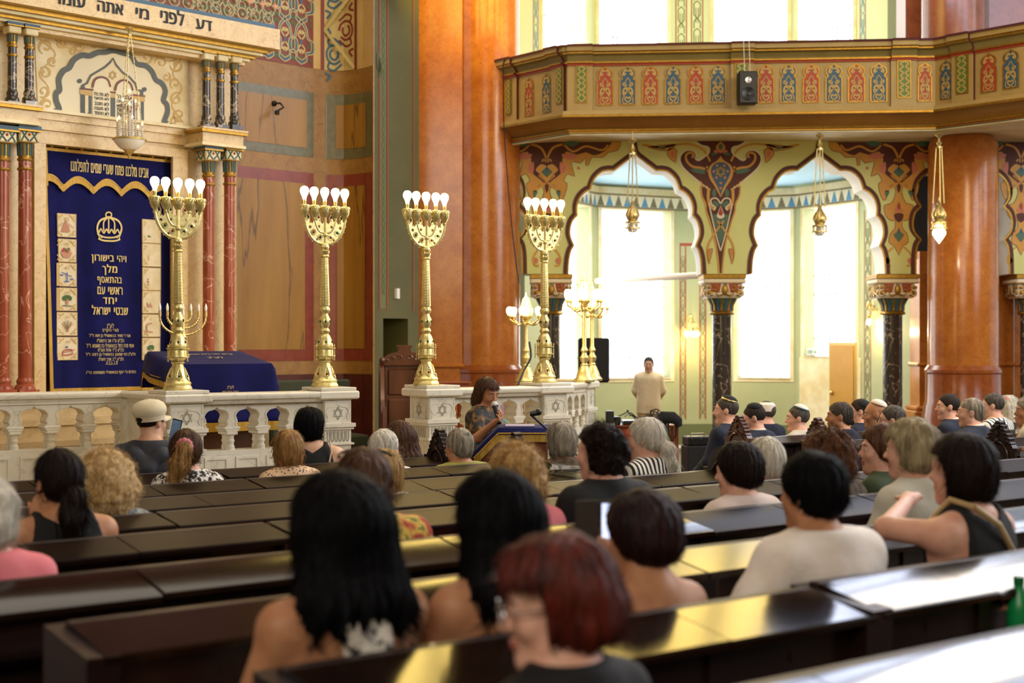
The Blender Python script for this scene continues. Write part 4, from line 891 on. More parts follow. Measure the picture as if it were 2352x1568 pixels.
# ---------------------------------------------------------------- curtain
pc = PAK.off(-.10)
q0, q1 = pc.s(97), pc.s(398); zt1 = pc.hit(398, 369)[1]; zb1 = pc.hit(108, 903)[1]
cur = empty('ark_curtain', tuple(pc.w((q0+q1)/2, zb1)), 0, 'dark blue velvet curtain with gold hebrew embroidery hung in the ark', 'curtain'); CO = -Vector(cur.location)
class Cloth:
    u = None
    def w(s, a, z, h=0):
        t = (a-q0)/(q1-q0); k = min(1, max(0, (zt1-z)/1.2))
        f = .012*math.sin(t*34+z*.6)*k+.016*math.sin(t*15+1+z*.3)*k
        e = 1-.035*k*(1 if t < .5 else -1)*abs(2*t-1)
        return pc.w(a+(.07*min(1, max(0, (zt1-z)/2.5)) if t < .1 else 0), z, f+h)
    def hit(s, px, py): return pc.hit(px, py)
CL = Cloth()
def sheet(b, a0, a1, z0, z1, h, m, nu=60, nv=30, th=.012, low=None):
    V = []; 
    for hh in (h, h-th):
        for j in range(nv+1):
            for i in range(nu+1):
                a = a0+(a1-a0)*i/nu; zz_ = z0+(z1-z0)*j/nv
                if low and j < nv: zz_ = low(i/nu)+(z1-low(i/nu))*j/nv
                V.append(CL.w(a, zz_, hh))
    n = (nu+1)*(nv+1); Fs = []
    for j in range(nv):
        for i in range(nu):
            a = j*(nu+1)+i; Fs += [(a, a+1, a+nu+2, a+nu+1), (n+a+nu+1, n+a+nu+2, n+a+1, n+a)]
    for i in range(nu): Fs += [(i+1, i, n+i, n+i+1), (nv*(nu+1)+i, nv*(nu+1)+i+1, n+nv*(nu+1)+i+1, n+nv*(nu+1)+i)]
    for j in range(nv): a = j*(nu+1); c = a+nu; Fs += [(a, a+nu+1, n+a+nu+1, n+a), (c+nu+1, c, n+c, n+c+nu+1)]
    b.add(V, Fs, m)
def cbuild(b, name, m, label=None, ang=50): o = b.build(name, m, cur, ang); o.location = CO; return tag(o, label)
b = MB(); sheet(b, q0, q1, zb1+.035, zt1, 0, 0); cbuild(b, 'cloth', MT['navy'])
b = MB(); sheet(b, q0, q1, zb1+.005, zb1+.045, .004, 0, nv=2); 
for a in (q0, q1-.035): sheet(b, a, a+.035, zb1, zt1, .01, 0, nu=3)
cbuild(b, 'fringe', MT['goldcloth'], 'gold braid edging and bottom fringe')
zv = pc.hit(250, 428)[1]; 
lowf = lambda t: zv-.055+.10*abs(math.sin(math.pi*(t*4.6+.35)))
b = MB(); sheet(b, q0, q1, 0, zt1-.005, .03, 0, nu=110, nv=6, low=lowf); vo = cbuild(b, 'valance', MT['navy'])
b = MB()
for k in range(110):
    t0, t1 = k/110, (k+1)/110; a, c = q0+(q1-q0)*t0, q0+(q1-q0)*t1; l0, l1 = lowf(t0), lowf(t1)
    b.add([CL.w(a, l0-.045, .034), CL.w(c, l1-.045, .034), CL.w(c, l1+.012, .036), CL.w(a, l0+.012, .036)], [(0, 1, 2, 3)], 0)
    b.add([CL.w(a, l0+.012, .04), CL.w(c, l1+.012, .04), CL.w(c, l1+.028, .04), CL.w(a, l0+.028, .04)], [(0, 1, 2, 3)], 0)
    if k % 12 == 6: b.ball(tuple(CL.w(a, zt1+.015, .03)), .018, 0, 8, 6)
sheet(b, q0, q1, zt1-.03, zt1, .04, 0, nv=1)
for a in (q0, q1-.03): sheet(b, a, a+.03, zv-.05, zt1, .042, 0, nu=2, nv=6)
cbuild(b, 'valance_fringe', MT['goldcloth'], 'gold scalloped fringe of the valance')
b = MB()
def cw(t, x0, x1, y0, y1, bold=.0022, h=.012):
    a0, zb_0 = pc.hit(x0, y1); a1 = pc.s(x1); zm0 = pc.hit((x0+x1)/2, y1)[1]; zm1 = pc.hit((x0+x1)/2, y0)[1]
    write(b, CL, t, a0, zm0, a1, zm1, h, 0, bold=bold*.6, spacing=1.12)
cw('אבינו מלכנו פתח שערי שמים לתפלתנו', 159, 336, 373, 401, .003, .038)
for t, x0, x1, y0, y1, bo in (('ויהי בישורון', 207, 291, 586, 606, .004), ('מלך', 233, 267, 607, 632, .005), ('בהתאסף', 220, 279, 636, 655, .004), ('ראשי עם', 220, 281, 659, 676, .004), ('יחד', 235, 266, 683, 698, .005), ('שבטי ישראל', 208, 295, 701, 723, .004),
    ('לע"נ', 244, 260, 742, 753, .001), ('הורי היקרים', 233, 270, 755, 764, .001), ('אבי ר׳ מאיר בנואשוילי בן חוה ז"ל', 203, 301, 766, 776, .001), ('נלב"ע ט"ו אב ה׳תשט"ו', 219, 285, 777, 786, .001), ('אמי מרת רחל בנואשוילי בת סאטא ז"ל', 198, 308, 788, 798, .001),
    ('נלב"ע כ"ד אלול תשנ"ח', 221, 284, 799, 807, .001), ('ולע"נ חמי שמעון בנואשוילי בן רוזה ז"ל', 197, 311, 809, 819, .001), ('נלב"ע י"ב אדר תשס"ג', 222, 283, 820, 828, .001), ('ת.נ.צ.ב.ה.', 241, 268, 829, 837, .001), ('נתרם ע"י יוסף בנואשוילי ומשפחתו הי"ו', 198, 312, 850, 860, .001)): cw(t, x0, x1, y0, y1, bo)
cbuild(b, 'lettering', MT['goldthread'], 'gold embroidered hebrew lettering', 20)
# embroidered crown
b = MB(); cc = lambda x, y: pc.hit(x*k8, 300+y*k8)
for pts, wd in (([(745, 800), (735, 745), (760, 690), (828, 662)], .02), ([(912, 805), (930, 745), (900, 690), (828, 662)], .02), ([(790, 770), (790, 700), (828, 662)], .014), ([(870, 775), (870, 700), (828, 662)], .014), ([(828, 770), (828, 662)], .014), ([(735, 790), (780, 812), (830, 820), (880, 815), (922, 795)], .016), ([(742, 828), (790, 842), (870, 845), (918, 832)], .016), ([(735, 750), (750, 780), (765, 752), (790, 785), (812, 755), (830, 785), (850, 757), (870, 788), (895, 757), (912, 785), (930, 752)], .014), ([(745, 800), (760, 835)], .012), ([(915, 800), (905, 840)], .012)):
    b.stroke(CL, [cc(*p) for p in pts], wd, .014, 0)
b.stroke(CL, [cc(828+22*math.cos(t), 645+20*math.sin(t)) for t in [k*.6283 for k in range(11)]], .014, .014, 0)
for x in (770, 800, 830, 860, 890): b.poly(CL, [cc(x+9*math.cos(t), 818+6*math.sin(t)) for t in [k*1.0472 for k in range(6)]], 0, .016, 0, side=False)
cbuild(b, 'embroidered_crown', MT['goldthread'], None, 20)
icons = dict(t=mat('thread_pink', '#c08a70', .8), g=mat('thread_green', '#4a6a3a', .8), r=mat('thread_red', '#b04a44', .8), b=mat('thread_blue', '#5a6aa8', .8), y=MT['ornp'] if 'ornp' in MT else ornp)
def patch(x0, x1, y0, y1, kind):
    a0, a1 = pc.s(x0), pc.s(x1); z1 = pc.hit((x0+x1)/2, y0)[1]; z0 = pc.hit((x0+x1)/2, y1)[1]; w, h = a1-a0, z1-z0
    b = MB(); S = lambda x, y: (a0+x*w, z0+y*h)
    b.poly(CL, [S(0, 0), S(1, 0), S(1, 1), S(0, 1)], -.005, .016, 0)
    for sx in (0, 1):
        for sy in (0, 1): b.stroke(CL, [S(abs(sx-.06), abs(sy-.3)), S(abs(sx-.16), abs(sy-.18)), S(abs(sx-.08), abs(sy-.08)), S(abs(sx-.2), abs(sy-.14)), S(abs(sx-.32), abs(sy-.05))], .012, .018, 5, n=3)
    b.stroke(CL, [S(0, 0), S(1, 0), S(1, 1), S(0, 1), S(0, 0)], .008, .019, 5, smooth=False)
    f = lambda pts, m: b.poly(CL, [S(*p) for p in pts], .016, .02, m, side=False); st = lambda pts, m, wd=.012: b.stroke(CL, [S(*p) for p in pts], wd, .021, m)
    b.stroke(CL, [S(.42, .8), S(.47, .82), S(.46, .73)], .008, .02, 5); b.stroke(CL, [S(.54, .82), S(.6, .82), S(.6, .73)], .008, .02, 5)
    if kind == 0: f([(.25, .2), (.7, .2), (.62, .5), (.45, .62), (.35, .5)], 1); st([(.1, .42), (.45, .62), (.9, .4)], 1, .006); f([(.45, .62), (.45, .72), (.55, .68)], 3)
    elif kind == 1: 
        f([(.2, .42), (.8, .42), (.65, .18), (.35, .18)], 1)
        for x, y, m in ((.33, .48, 3), (.45, .52, 2), (.55, .46, 3), (.65, .5, 1), (.38, .56, 3), (.6, .57, 2)): f([(x+.07*math.cos(t), y+.06*math.sin(t)) for t in [k*1.0472 for k in range(6)]], m)
    elif kind == 2: st([(.5, .2), (.5, .6)], 4); st([(.25, .6), (.75, .42)], 4, .008); f([(.15, .5), (.35, .5), (.3, .44), (.2, .44)], 4); f([(.65, .34), (.85, .34), (.8, .27), (.7, .27)], 4); st([(.38, .2), (.62, .2)], 4)
    elif kind == 3: st([(.5, .2), (.5, .5)], 1, .02); f([(.3, .45), (.7, .45), (.75, .58), (.6, .68), (.4, .68), (.25, .58)], 2); st([(.25, .22), (.75, .2)], 2, .008)
    elif kind == 4: 
        for k in range(7): t = .5+k*.35; st([(.5, .25), (.5+.3*math.cos(t), .4+.25*math.sin(t))], 2 if k % 2 else 1, .007)
        st([(.5, .15), (.5, .4)], 3, .012)
    elif kind == 5: st([(.2, .3), (.85, .45)], 1, .012); st([(.25, .2), (.7, .25), (.65, .45), (.3, .4), (.25, .2)], 3, .01); f([(.4, .52), (.5, .52), (.5, .6), (.4, .6)], 4)
    elif kind == 6: f([(.25, .25), (.5, .2), (.75, .25), (.6, .4), (.4, .4)], 2); f([(.42, .4), (.5, .55), (.58, .4), (.5, .35)], 4); f([(.32, .42), (.36, .52), (.4, .42)], 4)
    elif kind == 7: f([(.3, .25), (.6, .25), (.65, .45), (.25, .45)], 5); st([(.6, .35), (.8, .5)], 3, .014); st([(.3, .5), (.6, .5)], 5, .008)
    elif kind == 8:
        for i in range(4):
            for j in range(3): f([(.25+i*.14, .2+j*.12), (.34+i*.14, .2+j*.12), (.34+i*.14, .28+j*.12), (.25+i*.14, .28+j*.12)], 1+(i*3+j*2) % 4)
    elif kind == 9: f([(.25, .25), (.75, .25), (.78, .5), (.65, .38), (.5, .55), (.35, .38), (.22, .5)], 1)
    elif kind == 10: st([(.25, .2), (.25, .55), (.75, .55), (.75, .2), (.25, .25)], 1, .014)
    o = b.build('embroidered_patch', [MT['linen'], icons['t'], icons['g'], icons['r'], icons['b'], icons['y']], cur, 20); o.location = CO
for i, (y0, y1) in enumerate(((491, 544), (549, 601), (604, 657), (661, 713), (717, 770), (774, 826))): patch(127+i*.8, 174+i*.8, y0, y1, i)
for i, (y0, y1) in enumerate(((505, 558), (560, 612), (615, 666), (668, 719), (722, 773), (776, 826))): patch(324, 366-i*.3, y0, y1, (6, 7, 8, 9, 10, 3)[i])
# ---------------------------------------------------------------- hanging lamp
d = pf.depth(300)-.02; px = 297; X0 = X(px, d)
lp = empty('hanging_lamp', (X0, d, 0), 0, 'crystal and white enamel lamp hanging by chains before the blue ark curtain', 'lamp'); zl = lambda y: zat(y, d)
b = MB(); b.lathe([(.004, zl(60)), (.035, zl(64)), (.04, zl(66)), (.03, zl(69)), (.012, zl(74)), (.004, zl(78))], 16); b.build('ceiling_rose', MT['gold'], lp)
b = MB()
for k in range(3):
    a = k*2.094+.5; n = 40
    for i in range(n):
        t = i/n; r = .012+.13*t; z = zl(78)+(zl(320)-zl(78))*t; z2 = zl(78)+(zl(320)-zl(78))*(i+.8)/n
        b.tube([(r*math.cos(a), r*math.sin(a), z), (r*math.cos(a)*1.01, r*math.sin(a)*1.01, z2)], .004 if i % 2 else .0065, 5)
b.build('chain', MT['gold'], lp)
b = MB(); b.lathe([(.02, zl(348)), (.09, zl(341)), (.145, zl(327)), (.155, zl(321)), (.14, zl(321)), (.02, zl(330))], 28); b.build('bowl', MT['white'], lp)
b = MB(); b.lathe([(.165, zl(322)), (.168, zl(319)), (.15, zl(317)), (.15, zl(322))], 28); b.lathe([(.002, zl(366)), (.012, zl(361)), (.02, zl(355)), (.03, zl(353)), (.05, zl(347)), (.085, zl(338)), (.09, zl(333)), (.06, zl(333))], 24)
for k in range(12): a = k*.5236; b.ball((.09*math.cos(a), .09*math.sin(a), zl(336)), .014, 0, 8, 6)
b.build('brass_fitting', MT['gold'], lp)
random.seed(4)
tubes = [(0, 0, 212, 318)]+[(.06*math.cos(a), .06*math.sin(a), 238+random.randint(-6, 8), 318) for a in (0.3, 1.9, 3.4, 5)]+[(.125*math.cos(a), .125*math.sin(a), 285+random.randint(-10, 6), 318) for a in (.1, 1.1, 2.1, 3.0, 4.1, 5.2)]
for i, (x, y, y0, y1) in enumerate(tubes):
    b = MB(); z1, z0 = zl(y0), zl(y1)
    n = int((z1-z0)/.022)
    for k in range(n): b.lathe([(.006, z0+k*.022), (.015, z0+k*.022+.011), (.006, z0+k*.022+.022)], 8, 0, (x, y, 0))
    b.lathe([(.008, z1), (.012, z1+.012), (.002, z1+.035)], 8, 1, (x, y, 0)); 
    if i < 5:
        for k in range(6): b.ball((x+.02*math.cos(k*1.05), y+.02*math.sin(k*1.05), z1-.03-.02*(k % 3)), .007, 2, 6, 4)
    b.build('crystal_candle', [MT['crystal'], mat('clear_flame_glass', '#fff4e0', .2, emit='#ffd9a0', estr=1.5) if i == 0 else bpy.data.materials['clear_flame_glass'], MT['jewelr']], lp)
# ---------------------------------------------------------------- raised platform and ark steps
UB = Vector((.818, .575)).normalized(); NB = Vector((-UB.y, UB.x))
PB = Plane((-2.41, 10.5), u=(UB.x, UB.y))
sB = [PB.s(x) for x in (425, 765, 992, 1253)]; RZ = 1.48; BF_ = .5
b = MB(); c0 = PB.w(-5.5, 0, .35); c1_ = PB.w(sB[3]+.35, 0, .35)
path = [(c0.x, c0.y), (c1_.x, c1_.y), (c1_.x+.9, c1_.y+2.6), (c1_.x-.5, c1_.y+4.5), (-9, 14)]
pl0 = Plane((0, 0), u=(1, 0))
for z0, z1, e in ((0, .17, .25), (.17, .34, .12), (.34, BF_, 0)):
    q = [(x+NB.x*-e+ (.0 if i not in (1, 2) else e), y+NB.y*-e) for i, (x, y) in enumerate(path)]
    n = len(q); b.add([(x, y, z0) for x, y in q]+[(x, y, z1) for x, y in q], [tuple(range(n, 2*n))]+[(i, (i+1) % n, n+(i+1) % n, n+i) for i in range(n)])
structure(b.build('floor', MT['steps']), 'stone platform in front of the ark')
b = MB()
for k in range(5):
    z0, z1 = BF_+k*.166, BF_+(k+1)*.166; h = 2.1-k*.3
    e_ = aR+.12 if k == 4 else aR-.75; pbox(b, PAK, aL, e_, z0, z1-.035, -1.15, h-.03); pbox(b, PAK, aL, e_+.03, z1-.05, z1, -1.15, h)
    if k < 4: pbox(b, PAK, e_, aR+.1, z0, z1, -1.15, .5)
tag(b.build('ark_steps', MT['steps']), 'broad tan stone steps rising to the ark behind the balustrade', 'steps')
# ---------------------------------------------------------------- balustrades
def ogee(c, hw, zc, za, n=6):
    """half-lobed opening from the capitals up to a pointed top"""
    R = cat_rom([(hw*.82, zc), (hw*.98, zc+.018), (hw*.86, zc+.035), (hw*.98, zc+.07), (hw, zc+.09), (hw*.72, zc+.12), (hw*.25, za-.018), (0, za)], 3)
    return [(c-x, z) for x, z in R]+[(c+x, z) for x, z in reversed(R[:-1])]
def baluster_seg(root, pl, a0, a1, n, th=.16):
    s = (a1-a0)/n; zt_ = RZ-.075; zc = RZ-.255; za = RZ-.105; zp = RZ-.43
    b = MB(); lower = [(a0, zc)]; 
    for k in range(n): lower += ogee(a0+(k+.5)*s, s*.37, zc, za)
    lower += [(a1, zc)]; poly = lower+[(a1, zt_), (a0, zt_)]
    b.poly(pl, poly, -th, 0, back=True)
    for k in range(n): b.stroke(pl, [(x+(x-(a0+(k+.5)*s))*.09, z+.008) for x, z in ogee(a0+(k+.5)*s, s*.37, zc, za)], .007, .006, 0, smooth=False)
    pbox(b, pl, a0, a1, zt_-.015, zt_+.0, -th-.01, .012)
    b.build('arcade_panel', MT['white_marble'], root)
    b = MB(); b.poly(pl, [(a0, BF_), (a1, BF_), (a1, zp), (a0, zp)], -th, 0, back=True)
    for k in range(n): c = a0+(k+.5)*s; e = s*.3; b.poly(pl, [(c-e-.02, BF_+.1), (c+e+.02, BF_+.1), (c+e+.02, zp-.05), (c-e-.02, zp-.05)], 0, .008, holes=[[(c-e, BF_+.12), (c+e, BF_+.12), (c+e, zp-.07), (c-e, zp-.07)]])
    b.build('base_panel', MT['white_marble'], root)
    for k in range(n+1):
        a = a0+k*s; b = MB(); c = pl.w(a, 0, -th/2)
        f = .8 if k in (0, n) else 1
        T = Matrix.Translation((c.x, c.y, 0)) @ Matrix.Rotation(math.atan2(pl.u.y, pl.u.x), 4, 'Z')
        for z0, z1, w_ in ((zc-.02, zc, .065), (zc-.035, zc-.02, .055), (zc-.06, zc-.035, .045)): b.box((-w_*f, -th/2-.005, z0), (w_*f, th/2+.005, z1), X=T, bev=.004)
        for y in (-th/2+.04, th/2-.04): b.lathe([(.034, zp), (.034, zp+.03), (.028, zp+.035), (.028, zc-.12), (.033, zc-.115), (.033, zc-.10), (.028, zc-.095), (.03, zc-.07), (.042, zc-.06)], 14, 0, (0, y, 0), X=T)
        b.box((-.026, -th/2+.03, zp), (.026, th/2-.03, zc-.05), X=T)
        b.build('baluster', MT['white_marble'], root)
def rail(root, path, w_=.1, dz=0):
    b = MB(); z = RZ+dz
    b.sweep([(-w_-.12, z-.06), (-w_-.12, z), (.03, z), (.045, z-.01), (.048, z-.025), (.04, z-.045), (.02, z-.05), (.015, z-.065), (.005, z-.08), (-w_-.1, z-.08)], path); b.build('handrail', MT['white_marble'], root)
def star_pier(root, pl, a0, a1, depth, left=True):
    """square pier: a0..a1 on the front plane, going back by depth"""
    zc = RZ-.255; b = MB(); e = .012
    pbox(b, pl, a0, a1, BF_, RZ-.06, -depth, .01); w_ = a1-a0
    pbox(b, pl, a0-.03, a1+.03, zc-.03, zc, -depth-.03, .035); pbox(b, pl, a0-.02, a1+.02, zc-.05, zc-.03, -depth-.02, .022); pbox(b, pl, a0-.02, a1+.02, zc-.17, zc-.155, -depth-.02, .025)
    pbox(b, pl, a0-.03, a1+.03, BF_, BF_+.1, -depth-.03, .04)
    side = Plane((pl.w(a0, 0, -depth).x, pl.w(a0, 0, -depth).y), u=(-NB.x if pl is PB else pl.n.x, -NB.y if pl is PB else pl.n.y))
    for q, c, hw, h in ((pl, (a0+a1)/2, w_*.42, .01), (side, depth/2, depth*.36, .002)):
        og = ogee(c, hw, zc+.01, RZ-.1); b.stroke(q, og, .012, h+.004, smooth=False)
        b.stroke(q, [(c-hw-.01, zc+.005), (c+hw+.01, zc+.005), (c+hw+.01, RZ-.085), (c-hw-.01, RZ-.085), (c-hw-.01, zc+.005)], .01, h+.003, smooth=False)
        for g in (1, -1): b.stroke(q, [(c+.045*math.sin(k*2.0944), zc+.08+g*.05*math.cos(k*2.0944)) for k in range(4)], .007, h+.005, 1, smooth=False)
        for k in range(6): x = c+(k-2.5)*hw*.34; b.stroke(q, [(x-hw*.1, zc-.06), (x-hw*.1, zc-.12), (x, zc-.145), (x+hw*.1, zc-.12), (x+hw*.1, zc-.06)], .006, h+.004, 1)
        for k in range(2): x = c+(k-.5)*hw*.9; b.stroke(q, [(x-hw*.25, BF_+.15), (x-hw*.25, zc-.26), (x, zc-.21), (x+hw*.25, zc-.26), (x+hw*.25, BF_+.15)], .01, h+.003, 0)
    b.build('pier', [MT['white_marble'], mat('engraved_line', '#8d8673', .6) if 'engraved_line' not in bpy.data.materials else bpy.data.materials['engraved_line']], root)
    b = MB(); c = pl.w((a0+a1)/2, 0, -depth/2); T = Matrix.Translation((c.x, c.y, 0)) @ Matrix.Rotation(math.atan2(pl.u.y, pl.u.x), 4, 'Z')
    b.box((-w_/2-.06, -depth/2-.05, RZ-.065), (w_/2+.06, depth/2+.05, RZ), X=T, bev=.012); b.box((-w_/2-.04, -depth/2-.03, RZ), (w_/2+.04, depth/2+.03, RZ+.028), X=T, bev=.005)
    b.build('pier_cap', MT['white_marble'], root)
L1 = empty('marble_balustrade', tuple(PB.w(sB[0], BF_)), 0, 'white marble balustrade left of the gap, before the ark', 'balustrade')
L2 = empty('marble_balustrade', tuple(PB.w(sB[2], BF_)), 0, 'white marble balustrade behind the woman with the microphone', 'balustrade')
class Shift:                                        # build children in world space under a shifted root
    def __init__(s, root): s.root = root; s.n = set(bpy.data.objects)
    def done(s):
        for o in bpy.data.objects:
            if o not in s.n and o.parent == s.root: o.location = -Vector(s.root.location)
sh = Shift(L1); pw_ = .235
star_pier(L1, PB, sB[0]-.12, sB[0]+.14, .30); star_pier(L1, PB, sB[1]-.08, sB[1]+.155, .28)
baluster_seg(L1, PB.off(-.04), sB[0]+.14, sB[1]-.08, 4); q0_, q1_ = PB.w(sB[0]+.12, 0), PB.w(sB[1]-.05, 0); rail(L1, [(q0_.x, q0_.y), (q1_.x, q1_.y)])
PA2 = PB.off(-.95); a_end = sB[0]-.12
baluster_seg(L1, PA2, a_end-2.52, a_end, 9); q0_, q1_ = PA2.w(a_end-2.6, 0), PA2.w(a_end+.05, 0); rail(L1, [(q0_.x, q0_.y), (q1_.x, q1_.y)])
r0 = PB.w(a_end, 0, -.95); r1 = PB.w(a_end, 0, -.28); PR1 = Plane((r0.x, r0.y), u=(r1.x-r0.x, r1.y-r0.y))
b = MB(); pbox(b, PR1, 0, .67, BF_, RZ-.06, -.16, 0); pbox(b, PR1, .0, .1, BF_, RZ-.06, 0, .03); b.build('return_panel', MT['white_marble'], L1); rail(L1, [(r0.x, r0.y), (r1.x, r1.y)])
sh.done(); sh = Shift(L2)
star_pier(L2, PB, sB[2]-.03, sB[2]+.22, .30); star_pier(L2, PB, sB[3]-.02, sB[3]+.225, .28)
baluster_seg(L2, PB.off(-.04), sB[2]+.22, sB[3]-.02, 4); q0_, q1_ = PB.w(sB[2]+.2, 0), PB.w(sB[3], 0); rail(L2, [(q0_.x, q0_.y), (q1_.x, q1_.y)])
r0 = PB.w(sB[3]+.225, 0, -.2); r1 = Vector((X(1362, 14.0), 14.0, 0)); PR2 = Plane((r0.x, r0.y), u=(r1.x-r0.x, r1.y-r0.y)); LR = math.hypot(r1.x-r0.x, r1.y-r0.y)
baluster_seg(L2, PR2, 0, LR-.26, 5); rail(L2, [(r0.x, r0.y), (r1.x, r1.y)]); star_pier(L2, PR2, LR-.26, LR+.02, .26)
sh.done()
# ---------------------------------------------------------------- five-armed candelabra
MEN = []
def candelabrum(px_s, k, label, jewels, lit=True):
    c = PB.w(px_s, RZ+.028, -.14); t = empty('candelabrum', tuple(c), math.atan2(UB.y, UB.x), label, 'candelabrum', None)
    s = 1.0/k; z = lambda y: (897-y)*s
    b = MB(); b.lathe([(r*s, z(y)) for r, y in ((32, 897), (33, 893), (31, 889), (29, 886), (31, 881), (29, 879), (25, 874), (21, 862), (17, 850), (13, 841), (12, 838), (15, 835), (15, 833), (12, 831))], 32)
    for q in range(6):                                   # openwork drops round the bell
        a = q*1.0472+.3; f = lambda y, r, o=0: (r*s*math.cos(a+o), r*s*math.sin(a+o), z(y))
        b.tube([f(846, 16), f(858, 20.5, .22), f(868, 24, .27), f(875, 27), f(868, 24, -.27), f(858, 20.5, -.22), f(846, 16)], .005, 6); 
        for y, r in ((856, 19.5), (862, 21.5), (869, 24)): b.ball(f(y, r), .007, 0, 6, 4)
        b.ball(f(865, 22.5), (.008, .008, .013), 1, 8, 6)
    b.build('foot', [MT['brass'], MT[jewels[0]]], t)
    b = MB(); b.lathe([(r*s, z(y)) for r, y in ((12, 831), (18, 827), (21, 823), (20, 815), (20, 806), (19, 803), (20, 797), (19, 788), (15, 777), (12, 770), (9, 767), (12, 764), (13, 760), (11, 756), (9, 753), (11, 748), (14, 738), (13, 730), (9, 722), (8, 718), (11, 715), (13, 708), (11, 702), (9, 699))], 32)
    for y in (803, 822): b.lathe([(19*s, z(y)), (26*s, z(y)), (26*s, z(y-2)), (19*s, z(y-2))], 32)
    for q in range(6):
        a = q*1.0472+.2; x, y = 25*s*math.cos(a), 25*s*math.sin(a); b.lathe([(.004, z(832)), (.006, z(830)), (.003, z(826)), (.005, z(812)), (.003, z(800)), (.006, z(797)), (.002, z(793))], 6, 0, (x, y, 0))
        f = lambda yy, r: (r*s*math.cos(a), r*s*math.sin(a), z(yy)); b.ball(f(787, 18.5), (.009, .009, .011), 1, 8, 6); b.ball(f(737, 14), (.007, .007, .012), 1, 8, 6)
    b.build('knop', [MT['brass'], MT[jewels[1]]], t)
    b = MB(); b.lathe([(10.5*s, z(699)), (11*s, z(697)), (8*s, z(582)), (8*s, z(580))], 0, 0, sq=8); b.lathe([(8*s, z(582)), (12*s, z(578)), (9*s, z(574)), (11*s, z(570)), (12*s, z(565)), (8*s, z(562))], 24)
    for q in range(8):
        a = q*math.pi/4
        for j in range(16): yy = 690-j*6.7; r = (10.6-2.8*(690-yy)/110)*s; b.ball((r*math.cos(a), r*math.sin(a), z(yy)), .005, 0, 6, 4)
    b.build('shaft', MT['brass'], t)
    # fan plate
    b = MB(); pl = Plane((0, 0), u=(1, 0)); m = lambda x, y: (x*s, z(y)); th = .010
    outer = cat_rom([(0, 549), (22, 545), (40, 530), (51, 509), (55, 490)], 5); inner = cat_rom([(0, 521), (14, 519), (23, 507), (28, 492), (29, 484)], 4)
    edge = []
    for i, p in enumerate(outer):                        # spiked rim
        edge.append(p)
        if i % 3 == 1 and 2 < i < len(outer)-1:
            q = outer[i+1]; mx, my = (p[0]+q[0])/2, (p[1]+q[1])/2; nx, ny = mx-0, my-490; l = math.hypot(nx, ny); edge += [(p[0]*.5+mx*.5+nx/l*1, p[1]*.5+my*.5+ny/l*1), (mx+nx/l*6, my+ny/l*6), (q[0]*.5+mx*.5+nx/l*1, q[1]*.5+my*.5+ny/l*1)]
    half_ = edge+[(50, 494), (45, 487), (41, 494), (35, 500), (31, 492), (27, 494), (22, 492), (17, 484), (13, 494), (8, 500), (3, 494), (0, 494)]
    for g in (1, -1):
        hole = []
        for cx, cy, r in ((14, 532, 6.5), (32, 520, 7), (23, 538, 3), (41, 508, 4), (17, 506, 3.5), (41, 496, 2.2), (15, 491, 2.2)):
            hole.append([m(g*(cx+r*math.cos(k*.6283)), cy+r*math.sin(k*.6283)) for k in range(10)])
        b.poly(pl, [m(g*x, y) for x, y in half_], -th, th, 0, back=True, holes=hole)
        for cx, cy, r in ((14, 532, 6.5), (32, 520, 7)):
            for rr in (1.0, .66): b.tube([(g*(cx+r*rr*math.cos(k*.5236))*s, -th, z(cy+r*rr*math.sin(k*.5236))) for k in range(13)], .0045, 6, 0)
            for k in range(8): b.tube([(g*(cx+r*math.cos(k*.785))*s, 0, z(cy+r*math.sin(k*.785))), (g*(cx+r*.4*math.cos(k*.785))*s, 0, z(cy+r*.4*math.sin(k*.785)))], .004, 5, 0)
        for cx in (45, 17): b.tube([(g*(cx-3)*s, 0, z(492)), (g*(cx-4)*s, 0, z(484)), (g*cx*s, 0, z(474)), (g*(cx+4)*s, 0, z(484)), (g*(cx+3)*s, 0, z(492))], .006, 6, 0); b.ball((g*cx*s, 0, z(472)), .008, 0, 8, 6)
    b.build('fan_plate', MT['brass'], t)
    for i, (cx, cy, r) in enumerate(((14, 532, .012), (32, 520, .012), (-14, 532, .012), (-32, 520, .012), (45, 483, .008), (17, 483, .008), (-17, 483, .008), (-45, 483, .008))):
        b = MB(); b.ball((cx*s, -.006, z(cy)), (r, r*.9, r*(1 if i < 4 else 1.5)), 0, 10, 7); b.build('jewel', MT[jewels[i % len(jewels)]], t)
    b = MB(); b.ball((0, 0, z(555)), 11*s); b.tube([(0, -.004, z(550)), (0, -.004, z(480))], 4*s, 8); b.ball((0, -.004, z(526)), 6.5*s)
    for q in range(5): b.tube([(3*s*math.cos(q*1.26), 3*s*math.sin(q*1.26), z(552)), (8*s*math.cos(q*1.26), 8*s*math.sin(q*1.26), z(559)), (12*s*math.cos(q*1.26), 12*s*math.sin(q*1.26), z(566))], .005, 5)
    b.build('stem', MT['brass'], t)
    for g in (1, -1):
        for crv, r in ((outer, 3.6), (inner, 3.2)):
            b = MB(); b.tube([(g*x*s, -.004, z(y)) for x, y in crv], r*s, 8); b.build('arm', MT['brass'], t)
